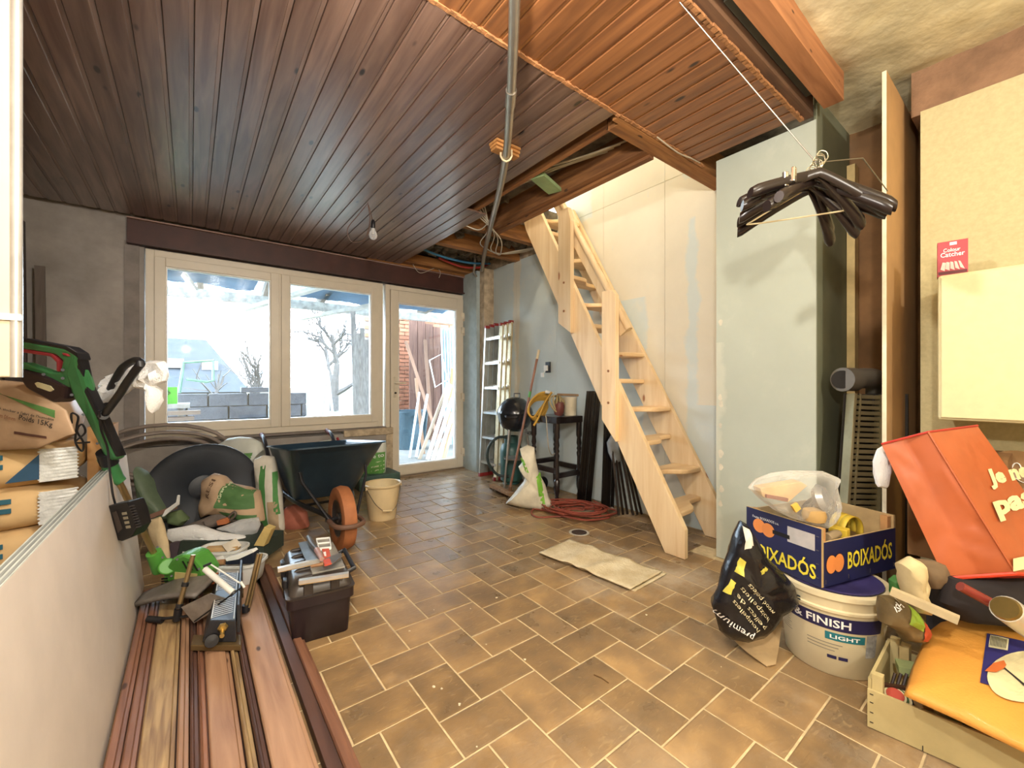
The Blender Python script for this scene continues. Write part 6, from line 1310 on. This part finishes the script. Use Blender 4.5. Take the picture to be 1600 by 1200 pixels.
# end panel print (faces away from e2)
def ef(a0, a1, z0, z1, off=.0012): return quadf(fp(a0, -off, z0), fp(a1, -off, z0), fp(a0, -off, z1))
patch('print', ef(L1_, 0.0, .0, HE), NVB, fx, 2, 2)
YL = mat('yellow_lettering', 'e6d23c', .5); ORG = mat('orange_fruit_print', 'e08a48', .5, var=.1)
text_on('lettering', 'BOIXADÓS', ef(L1_-.02, .018, .020, .088, .002), YL, fx, .02); text_on('lettering', 'BOIXADÓS', ef(L1_-.019, .017, .018, .086, .0016), mat('outline_dark', '0c0c1c', .5), fx, .06)
def disc(c_, ax_, ay_, r, m_, name, par=fx, n=24, sx=1.): 
    mb = MB(); mb.add([c_]+[c_+ax_*(r*sx*math.cos(2*math.pi*k/n))+ay_*(r*math.sin(2*math.pi*k/n)) for k in range(n)], [(0, 1+k, 1+(k+1) % n) for k in range(n)]); return mb.build(name, m_, par, world=True, fix=False)
for k, a in enumerate((.245, .205)): disc(fp(a, -.002-.0006*k, .148-.006*k), e1, UP, .028, ORG, 'printed_fruit')
patch('white_label', ef(.125, .022, .125, .185, .002), mat('grey_white_label', 'b9b4b0', .6), fx, 2, 2)
text_on('lettering', 'Frutas BOIXADOS s.a.', ef(L1_-.03, .16, .176, .186, .002), WHITE_INK, fx, .0)
mb = MB(); mb.grid(lambda a, b: fp(.185-.07*a, -.003-.001*b, .135+.016*b), 6, 3); mb.build('hand_hole', mat('hole_dark', '120e10', .8), fx, world=True, fix=False)
# side panel print (faces -e1)
def sf(b0, b1, z0, z1, off=.0012): return quadf(fp(-off, b0, z0), fp(-off, b1, z0), fp(-off, b0, z1))
patch('print', sf(.0105, L2_-.0005, .0, HS), NVB, fx, 2, 2)
text_on('lettering', 'BOIXADÓS', sf(.145, .42, .045, .125, .002), YL, fx, .02); text_on('lettering', 'BOIXADÓS', sf(.144, .422, .043, .126, .0016), mat('outline_dark', '0c0c1c', .5), fx, .06)
for k, b in enumerate((.05, .092)): disc(fp(-.002-.0006*k, b, .078), e2, UP, .036, mat('dark_fruit_outline', '30202a', .5), 'printed_outline', sx=.85); disc(fp(-.0032-.0006*k, b, .078), e2, UP, .033, ORG, 'printed_fruit', sx=.85)
for b in (.02, .15, .28, .43):
    panel('staple', -.002, -.0008, b, b+.002, .01, .026, mat('steel_wire', '8a8378', .35, .8))
for z in (.03, .08, .13, .18): panel('staple', .008, .018, -.0022, -.001, z, z+.002, mat('steel_wire', '8a8378', .35, .8))
# contents
YC = mat('yellow_strap', 'd8b83a', .5); BC = mat('brown_black_cable', '3a2c22', .45)
def inb(a, b, z): return fp(a, b, z)
for k in range(5):
    c0 = inb(.17+.012*k, .24+.02*k, .135+.008*k); r_ = .105-.006*k
    t_ = thing('cable_coil', 'brown black cable coil inside the fruit box', 'cable', c0, 0, 'cable coils in the fruit box') if k in (0, 3) else t_
    MB().tube([c0+e2*(r_*math.cos(a))+UP*(.085*math.sin(a))+e1*(.03*math.sin(a+k)) for a in [2*math.pi*j/28 for j in range(28)]], .0075, 6, closed=True).build('loop', BC, t_, world=True, smooth=True)
ys_ = thing('yellow_strap', 'bright yellow ratchet strap coiled inside the fruit box', 'strap', inb(.10, .26, .05))
for k in range(3):
    c0 = inb(.06+.03*k, .27+.02*k, .15); r_ = .062-.004*k; mb = MB()
    pts_ = [c0+e2*(r_*math.cos(a))+UP*(r_*math.sin(a)) for a in [R(-20+220*j/20) for j in range(21)]]
    mb.grid(lambda a, b: pts_[min(20, int(round(a*20)))]+e1*(.024*b-.012), 21, 2); o = mb.build('band', YC, ys_, world=True, smooth=True); sd = o.modifiers.new('s', 'SOLIDIFY'); sd.thickness = .004
MB().box(-.02, .02, -.03, .03, 0, .035, M=Matrix.Translation(inb(.06, .20, .14))).build('buckle', YC, ys_, world=True, bevel=.004)
o = MB().tube([inb(.02, .06, .165), inb(.03, .125, .168), inb(.035, .15, .165)], [.017, .016, .014], 10).build('wooden_stick', wood('dusty_grip', '7a6a50', '948264', 'x', .8, .0), smooth=True); tag(o, 'dusty wooden stick resting on the fruit box edge', 'stick')
tp_ = (A-CAMP).dot(FW)
pl = Pillow([(1170, 762), (1182, 748), (1208, 738), (1240, 734), (1285, 735), (1309, 745), (1304, 757), (1309, 790), (1302, 816), (1288, 824), (1262, 818), (1235, 808), (1208, 795), (1186, 778)], pt(1245, 780, tp_+.10), None, .06, .06, .014, 14, 41)
o = pl.build('clear_plastic_bag', film('clear_film_b', (.95, .93, .86), .06)); tag(o, 'clear plastic bag of parts on top of the fruit box', 'plastic bag')
o = plate([(1188, 762), (1252, 752), (1262, 758), (1232, 784), (1192, 776)], tp_+.09, .05).build('card_box', mat('beige_card', 'c4a67a', .8), bevel=.002); tag(o, 'flat beige carton inside the clear bag', 'carton')
o = plate([(1198, 772), (1232, 778), (1231, 783), (1198, 777)], tp_+.075, .01).build('red_brown_strip', mat('red_brown_strip', '8a5a4a', .7)); tag(o, 'red brown strip inside the clear plastic bag', 'strip')
o = MB().lathe([(0, -.02), (.04, -.018), (.055, 0), (.04, .018), (0, .02)], 20, M=Matrix.Translation(pt(1284, 778, tp_+.07)) @ Matrix.Rotation(R(70), 4, 'X')).build('grey_puck', mat('grey_chrome', '8f9094', .25, .6), smooth=True); tag(o, 'round grey fitting inside the clear plastic bag', 'fitting')
o = plate([(1238, 790), (1246, 785), (1252, 794), (1244, 800)], tp_+.03, .012).build('yellow_tag', mat('yellow_tag', 'cfa84a', .6)); tag(o, 'small yellow tag inside the clear plastic bag', 'tag')
o = MB().lathe([(0, -.03), (.035, -.02), (.04, 0), (.035, .02), (0, .03)], 14, M=Matrix.Translation(pt(1272, 804, tp_+.06))).build('tan_roll', mat('tan_roll', 'b5935a', .7), smooth=True); tag(o, 'tan roll in the bottom of the clear bag', 'roll')
# ================================================================== black pellet bag in front of the bucket
tb2 = 1.575
pl = Pillow([(1157, 812), (1167, 818), (1180, 838), (1196, 868), (1222, 892), (1240, 912), (1245, 938), (1234, 952), (1218, 958), (1210, 972), (1202, 984), (1192, 996), (1165, 1002), (1140, 998), (1124, 984), (1118, 962), (1112, 945), (1122, 918), (1130, 890), (1140, 862), (1148, 832)], pt(1178, 930, tb2), None, .055, .05, .016, 11, 44)
kb2 = thing('black_pellet_bag', 'black plastic pellet bag with white lettering slumped against the bucket', 'plastic bag', pz(1170, 1003)); BBG = mat('glossy_black_film', '17161a', .22, var=.2, bump=.35, bscale=22); pl.build('bag', BBG, kb2)
for s_, a_, b_, u_ in (('premium', (1166, 974), (1116, 944), (1161, 986)), ('wood pellets', (1196, 940), (1158, 896), (1190, 946)), ('holzpellets', (1189, 951), (1149, 903), (1183, 957)), ('pellets de', (1181, 961), (1143, 914), (1175, 967)), ('houtpellets', (1172, 966), (1136, 922), (1167, 972))):
    pl.text('lettering', s_, a_, b_, u_, mat('gold_white_print', 'c9bf9a', .5) if s_ != 'premium' else WHITE_INK, kb2, .005, 0.)
pl.patch('yellow_print', [(1146, 862), (1154, 868), (1148, 888), (1138, 884)], mat('yellow_green_print', 'c2b84a', .5), kb2, 6, 6); pl.patch('yellow_print', [(1134, 896), (1139, 900), (1132, 918), (1124, 918)], mat('yellow_green_print', 'c2b84a', .5), kb2, 6, 6)
pl.patch('yellow_print', [(1172, 882), (1182, 874), (1186, 878), (1174, 888)], mat('yellow_green_print', 'c2b84a', .5), kb2, 6, 6)
pl.patch('white_top', [(1152, 850), (1166, 846), (1164, 822), (1156, 818)], mat('white_inner_film', 'cfccc0', .35), kb2, 6, 6)
mb = MB(); qp = [pz(1128, 996), pz(1222, 985, .02), pz(1212, 1040), pz(1198, 1043)]
mb.grid(lambda a, b: (lambda p: Vector((p.x, p.y, .006+.03*(1-b)*abs(nz(p, 9, 4))+.05*(1-b)**3)))((qp[0]*(1-a)+qp[1]*a)*(1-b)+(qp[3]*(1-a)+qp[2]*a)*b), 16, 12); o = mb.build('paper_sheet', mat('tan_paper_sheet', 'b0946c', .7, var=.15)); tag(o, 'creased tan paper scrap on the tiles under the black bag', 'paper')
sd = o.modifiers.new('s', 'SOLIDIFY'); sd.thickness = .002
# ================================================================== orange bag
RBM = mat('orange_red_paper', 'a8562e', .45, var=.08, scale=6); RDK = mat('deep_red_paper', 'a82a20', .5, var=.1)
Ft, Fb, Lt, Lb, Rt_, Rb = pt(1450, 674, 1.42), pt(1587, 895, 1.27), pt(1377, 693, 1.485), pt(1476, 903, 1.36), pt(1527, 664, 1.50), pt(1700, 905, 1.36)
Kt, Kb = Lt+Rt_-Ft, Lb+Rb-Fb
rbag = thing('shopping_bag', 'large orange red shopping bag with cream lettering leaning on the sheet', 'bag', Lb)
def face(name, p00, p10, p01, p11, m_, inw=0., cr=.005, sd_=1):
    f = quadf(p00, p10, p01, p11); n_ = (Vector(p10)-Vector(p00)).cross(Vector(p01)-Vector(p00)).normalized()
    if n_.dot(CAMP-Vector(p00)) < 0: n_ = -n_
    def fn(a, b, off=0.):
        e = min(a, 1-a, b, 1-b); k = min(1, e*8); p = f(a, b)
        return p + n_*(cr*k*(nz(p, 9, sd_)+.6*(1-2*abs(nz(p, 16, sd_+2))))-inw*(1-abs(2*a-1))+off)
    MB().grid(lambda a, b: fn(a, b), 24, 24).build(name, m_, rbag, world=True, smooth=True); return fn
gf = face('gusset', Lb, Fb, Lt, Ft, RBM, .018, .006, 2); ff = face('front_panel', Fb, Rb, Ft, Rt_, RBM, 0, .004, 3)
face('back_gusset', Rb, Kb, Rt_, Kt, RBM); face('back_panel', Kb, Lb, Kt, Lt, RDK); face('base', Lb, Fb, Kb, Rb, RDK); 
def fpx(u, v, off=.002):
    n_ = (Rb-Fb).cross(Ft-Fb).normalized(); p = onplane(u, v, Fb, n_)
    if n_.dot(CAMP-Fb) < 0: n_ = -n_
    return p+n_*(.007+off)
def ftext(s_, p00, p10, p01): text_on('lettering', s_, lambda a, b: fpx(p00[0]+(p10[0]-p00[0])*a+(p01[0]-p00[0])*b, p00[1]+(p10[1]-p00[1])*a+(p01[1]-p00[1])*b), mat('cream_lettering', 'd8cfa0', .5), rbag, .05)
ftext('Je ne', (1546, 765), (1608, 752), (1534, 734)); ftext('pas', (1558, 815), (1618, 796), (1545, 784))
patch('cream_patch', lambda a, b: fpx(1577+40*a, 892-20*b+(-8*a)), mat('cream_lettering', 'd8cfa0', .5), rbag, 3, 3)
MB().tube([Lt, Ft, Rt_], .004, 6).build('rim', RDK, rbag, world=True); MB().tube([Ft, Fb], .004, 6).build('fold', RBM, rbag, world=True); MB().tube([Lb, Fb, Rb], .006, 6).build('bottom_fold', mat('red_fold', 'c23a20', .5), rbag, world=True)
# dark holdall beneath, and the rest of the heap
o = MB().box(2.22, 2.66, -.25, .30, 0, .36).build('dark_storage_box', mat('dark_box', '26201e', .7), bevel=.02); tag(o, 'dark storage box under the orange shopping bag', 'box')
pl = Pillow([(1480, 900), (1520, 895), (1640, 895), (1640, 985), (1560, 975), (1500, 968), (1470, 940)], pt(1560, 935, 1.35), None, .05, .06, .012, 9, 51)
o = pl.build('dark_holdall', mat('black_fabric', '1c1618', .85)); tag(o, 'black fabric holdall beneath the orange shopping bag', 'bag')
o = MB().tube([pt(1500, 915, 1.26), pt(1556, 945, 1.24)], .014, 10).build('red_tool', mat('dull_red_plastic', '7a2c22', .5), smooth=True); tag(o, 'dull red tool lying on the black holdall', 'tool')
pl = Pillow([(1408, 880), (1422, 868), (1438, 876), (1445, 910), (1440, 935), (1452, 960), (1430, 955), (1415, 925)], pt(1430, 915, 1.36), None, .03, .03, .012, 14, 52)
o = pl.build('cream_glove', mat('cream_cotton', 'bfae84', .9)); tag(o, 'crumpled cream work cloth beside the fruit box', 'cloth')
pl = Pillow([(1432, 872), (1470, 876), (1485, 900), (1484, 920), (1452, 918), (1440, 900)], pt(1460, 898, 1.38), None, .02, .03, .01, 14, 53)
o = pl.build('brown_rag', mat('brown_rag', '6d5a42', .9)); tag(o, 'brown rag hanging under the orange shopping bag', 'cloth')
pl = Pillow([(1375, 930), (1400, 930), (1422, 945), (1440, 965), (1448, 985), (1440, 1002), (1412, 1000), (1402, 985), (1375, 970)], pt(1410, 965, 1.36), None, .035, .035, .008, 14, 54)
pk_ = thing('seed_pouch', 'brown pouch with green and red printed bands behind the crate', 'pouch', pt(1410, 965, 1.36)); pl.build('pouch', mat('brown_pouch', '6a5a3c', .5, var=.3), pk_)
pl.patch('green_band', [(1400, 962), (1412, 940), (1430, 955), (1424, 975)], mat('lime_print', '8aa83a', .5), pk_); pl.patch('red_band', [(1424, 990), (1428, 962), (1442, 972), (1444, 995)], mat('red_orange_print', 'b5482a', .5), pk_); pl.text('lettering', 'ISH', (1384, 946), (1396, 938), (1381, 938), WHITE_INK, pk_)
pl = Pillow([(1390, 905), (1402, 898), (1412, 905), (1410, 925), (1394, 928)], pt(1400, 912, 1.44), None, .02, .02, .006, 14, 55)
o = pl.build('green_wrapper', mat('green_wrapper', '3f7a3a', .5)); tag(o, 'green wrapper beside the bucket lid', 'wrapper')
o = MB().bar(pt(1392, 922, 1.33), pt(1498, 968, 1.22), .022, .022).build('pale_batten', mat('pale_batten', 'b5a684', .6)); tag(o, 'pale square batten lying across the heap behind the crate', 'batten')
cn2 = thing('spray_can', 'white can with brass coloured cap lying behind the orange pack', 'can', pt(1570, 955, 1.2))
MB().tube([pt(1572, 950, 1.18), pt(1620, 985, 1.20)], .036, 20).build('body', mat('white_can', 'c9c4b4', .3, .3), cn2, world=True, smooth=True); MB().tube([pt(1569, 948, 1.178), pt(1572.5, 950.5, 1.18)], [.030, .034], 20).build('cap', mat('brass_cap', '8a7440', .3, .8), cn2, world=True, smooth=True)
pl = Pillow([(1366, 720), (1372, 700), (1382, 694), (1392, 712), (1388, 745), (1384, 762), (1372, 760), (1366, 742)], pt(1379, 728, 1.52), None, .018, .014, .006, 20, 56)
o = pl.build('white_hanging_bag', WF); tag(o, 'small white plastic bag hanging beside the orange shopping bag', 'plastic bag')
pt_ = thing('plate', 'brown ceramic plate with white pattern standing behind the orange bag', 'plate', pt(1590, 735, 1.62)); cpl = pt(1588, 738, 1.62); rotp = Vector((0, 0, 1)).rotation_difference((CAMP-cpl).normalized()).to_matrix().to_4x4()
MB().lathe([(0, 0), (.05, 0), (.085, .014), (.086, .018), (.05, .006), (0, .005)], 32, M=Matrix.Translation(cpl) @ rotp).build('dish', mat('brown_ceramic', '8a6a44', .35), pt_, world=True, smooth=True)
MB().tube([Matrix.Translation(cpl) @ rotp @ Vector((.03*math.cos(a)*(1+.3*math.cos(5*a)), .03*math.sin(a)*(1+.3*math.cos(5*a)), .008)) for a in [2*math.pi*k/40 for k in range(40)]], .002, 5, closed=True).build('pattern', WHITE_INK, pt_, world=True)
o = MB().box(2.28, 2.60, .10, .36, .37, .78).build('brown_carton', mat('brown_carton', '7d5a34', .8)); tag(o, 'brown carton standing behind the orange shopping bag', 'box')
# ================================================================== pale crate with bits
K0 = Vector((1.641, .349, 0)); k1 = Vector((.12, -.993, 0)).normalized(); k2 = Vector((.999, .035, 0)).normalized(); LK1, LK2, HK = .50, .33, .148
cr = thing('wooden_crate', 'low pale wooden crate of oddments on the tiles', 'crate', K0); CRW = mat('pale_crate_card', 'b8a878', .8, var=.08)
def kp(a, b, z): return K0+k1*a+k2*b+UP*z
def kpan(name, a0, a1, b0, b1, z0, z1, m_=CRW, par=cr):
    vs = [kp(a, b, z) for z in (z0, z1) for b in (b0, b1) for a in (a0, a1)]
    return MB().add(vs, [(0,2,3,1),(4,5,7,6),(0,1,5,4),(2,6,7,3),(0,4,6,2),(1,3,7,5)]).build(name, m_, par, world=True)
kpan('front_panel', 0, LK1, 0, .008, .003, .118); kpan('back_panel', 0, LK1, LK2-.008, LK2, .003, .118); kpan('end_panel', 0, .008, .0085, LK2-.0085, .003, HK); kpan('end_panel', LK1-.008, LK1, .0085, LK2-.0085, .003, HK); kpan('bottom', .0085, LK1-.0085, .0085, LK2-.0085, .003, .010)
for a in (.009, LK1-.034):
    for b in (.009, LK2-.034): kpan('corner_post', a, a+.025, b, b+.025, .011, HK+.015)
for z in (.02, .05, .08, .105): kpan('staple', .006, .014, -.0016, -.0002, z, z+.002, DKP)
for a in (.12, .28): kpan('staple', a, a+.002, -.0016, -.0002, .004, .018, DKP)
def inz(a, b, z): return kp(a, b, z)
o = MB().bar(inz(.04, .20, .12), inz(.16, .23, .13), .05, .025).build('green_block', mat('pale_green_block', '8f9a68', .7)); tag(o, 'pale green wooden block lying in the crate', 'block')
o = MB().box(-.02, .02, -.012, .012, 0, .15, M=Matrix.Translation(inz(.05, .28, .011))).build('wood_post', mat('post_cream', 'c2ad7a', .7)); tag(o, 'short cream wood post upright in the crate', 'post')
o = MB().bar(inz(.02, .06, .115), inz(.15, .12, .125), .012, .008).build('dark_rod', mat('dark_brown_metal', '3a2418', .5)); tag(o, 'dark flat metal rod bridging the crate corner', 'rod')
tpz = thing('tape_roll', 'round tape tin with red and green rings in the crate', 'tape', inz(.05, .05, .06)); ct = inz(.055, .055, .092); rt_ = Vector((0, 0, 1)).rotation_difference(Vector((-.4, -.1, .9)).normalized()).to_matrix().to_4x4()
for (r_, h, m_, n_) in ((.042, .0, DKP, 'rim'), (.038, .004, mat('cream_ring', 'd8d0a8', .5), 'ring'), (.031, .007, mat('dark_green_ring', '3a5a34', .5), 'ring'), (.026, .010, mat('cream_ring', 'd8d0a8', .5), 'ring'), (.021, .013, mat('red_centre', 'b5483a', .5), 'centre')):
    MB().lathe([(0, h), (r_, h), (r_, h+.0035), (0, h+.0035)], 28, M=Matrix.Translation(ct) @ rt_).build(n_, m_, tpz, world=True)
o = MB().bar(inz(.05, .10, .075), inz(.14, .13, .085), .03, .03).build('tan_offcut', wood('tan_offcut', 'a5804e', 'c2a070', 'x', .8, 0)); tag(o, 'tan wood offcut inside the crate', 'offcut')
o = MB().bar(inz(.08, .16, .07), inz(.16, .12, .09), .04, .04).build('cream_offcut', mat('post_cream', 'c2ad7a', .7)); tag(o, 'cream wood offcut inside the crate', 'offcut')
for k in range(5):
    o = MB().tube([inz(.03+.012*k, .09+.01*k, .05), inz(.045+.012*k, .13+.012*k, .13)], .004, 6).build('thin_tool', mat('dark_handle', '2c1c18', .5)); tag(o, 'thin dark tool sticking up in the crate', 'tool', 'thin tools in the crate')
o = MB().bar(inz(.19, .16, .06), inz(.46, .16, .06), .24, .09).build('brown_carton', mat('dim_brown_card', '6a5038', .8)); tag(o, 'brown card box filling the crate under the orange pack', 'box')
# orange pack of cloths
n0 = Vector((-.10, -.02, 1)).normalized(); p0 = Vector((1.62, .2, .165))
pl = Pillow([(1412, 1086), (1424, 1044), (1440, 1008), (1452, 985), (1466, 974), (1490, 969), (1530, 972), (1600, 985), (1700, 1005), (1790, 1200), (1700, 1225), (1600, 1175), (1500, 1126)], p0, n0, .035, .012, .004, 7, 61, power=4.)
op = thing('cloth_pack', 'plastic wrapped pack of orange cloths lying on the wooden crate', 'cloth pack', p0); pl.build('cloths', mat('orange_felt', 'd0913a', .75, coat=.25, var=.08, scale=5, bump=.15, bscale=150), op)
pl.patch('navy_label', [(1531, 1086), (1640, 1122), (1650, 1030), (1542, 1006)], mat('navy_blue_label', '33306a', .4), op, 16, 16); pl.patch('barcode_panel', [(1544, 1030), (1574, 1036), (1576, 1016), (1547, 1010)], mat('barcode_cream', 'd2cca8', .5), op, 8, 8, .0045)
for k in range(12): pl.patch('barcode_bar', [(1546+2.2*k, 1028+.45*k), (1547+2.2*k, 1028.2+.45*k), (1549+2.2*k, 1012.5+.45*k), (1548+2.2*k, 1012.3+.45*k)], BLACK_INK, op, 2, 5, .0056)
qd = [(1600+58*math.cos(a), 1078+40*math.sin(a)) for a in [2*math.pi*k/28 for k in range(28)]]
mb = MB(); mb.grid(lambda a, b: pl.front(1600+58*b*math.cos(2*math.pi*a), 1078+40*b*math.sin(2*math.pi*a), .0052), 36, 14, cu=True); mb.build('cream_circle', mat('cream_circle', 'd6cca0', .5), op, world=True, fix=False)
mb = MB(); lf = [(1538, 1071), (1552, 1058), (1568, 1054), (1572, 1062), (1568, 1068), (1556, 1074)]; mb.add([pl.front(u, v, .0085) for u, v in lf], [tuple(range(6))]); mb.build('printed_leaf', mat('orange_leaf', 'cf7038', .5), op, world=True, fix=False)
mb = MB(); mb.add([pl.front(u, v, .0085) for u, v in ((1567, 1067), (1569, 1066), (1601, 1093), (1600, 1096))], [(0, 1, 2, 3)]); mb.build('printed_stalk', BLACK_INK, op, world=True, fix=False)
0 and Pillow([(1408, 1090), (1420, 1042), (1436, 1006), (1450, 981), (1468, 969), (1495, 965), (1530, 967), (1600, 980), (1705, 1000), (1795, 1204), (1700, 1231), (1600, 1180), (1500, 1131)], p0, n0, .042, .018, .006, 12, 62, power=4.).build('film_wrap', film('pack_film', (1, 1, .95), .02, .12), op)
# ================================================================== small litter on the tiles
o = MB().tube([pz(928, 1053, .003), pz(940, 1058, .004), pz(951, 1066, .003)], .0018, 5).build('twig', mat('straw', '6a4a24', .8)); tag(o, 'thin brown twig lying on the tiles', 'twig')
rd = random.Random(21)
def crumb(p, s, m_, label, g):
    mb = MB(); n = 7
    vs = [p+Vector((s*(1+.5*rd.uniform(-1, 1))*math.cos(2*math.pi*k/n), s*(1+.5*rd.uniform(-1, 1))*math.sin(2*math.pi*k/n), 0)) for k in range(n)]
    mb.prism(vs, (0, 0, s*.45)); o = mb.build('plaster_crumb', m_); tag(o, label, 'crumb', g)
PC = mat('plaster_white', 'd8ccb0', .9)
for u, v in ((745, 1166), (678, 952), (735, 950), (776, 933), (1127, 1041), (678, 1072), (718, 1100), (760, 1006), (820, 1030), (546, 905), (690, 1075), (1010, 960), (640, 985), (800, 860), (866, 880)):
    crumb(pz(u, v, .0005), rd.uniform(.002, .005), PC, 'small white plaster crumb lying on the tiles', 'plaster crumbs on the tiles')
# ================================================================== pieces of parts hang under their part
def nest(root, kids, host):
    ch = list(root.children); base = lambda o: o.name.split('.')[0]
    h = [c for c in ch if base(c) == host]
    if not h: return
    for c in ch:
        if base(c) in kids and c is not h[0]:
            best = min(h, key=lambda q: (sum((Vector(b) for b in q.bound_box), Vector())/8-sum((Vector(b) for b in c.bound_box), Vector())/8).length) if len(h) > 1 else h[0]
            c.parent = best
nest(tr, ('screw', 'body_seam', 'trigger_lock'), 'body'); nest(tr, ('badge',), 'battery'); nest(tr, ('sticker', 'vent_slot'), 'motor_housing')
nest(fb, ('lettering', 'teal_tag', 'picture', 'print_line', 'badge'), 'label_band'); nest(ch, ('slot', 'rib', 'print'), 'body')
nest(fx, ('staple',), 'side_panel'); nest(fx, ('printed_fruit', 'printed_outline', 'lettering', 'white_label', 'hand_hole'), 'print')
nest(mt_, ('scale_line', 'scale_border'), 'bed'); nest(ld, ('rung_end',), 'rung'); nest(cr, ('staple',), 'front_panel')
nest(op, ('barcode_bar', 'barcode_panel', 'cream_circle', 'printed_leaf', 'printed_stalk'), 'navy_label'); nest(rbag, ('lettering', 'cream_patch'), 'front_panel')
nest(bq, ('lid_handle',), 'lid'); nest(bc, ('handle_grip',), 'wire_handle'); nest(st, ('screw_plug',), 'post'); nest(kb2, ('lettering', 'yellow_print'), 'bag')
nest(bx, ('lettering', 'logo', 'printed_cloths', 'printed_band'), 'carton'); nest(kb, ('lettering',), 'green_panel'); nest(t1, ('label_line',), 'orange_label')
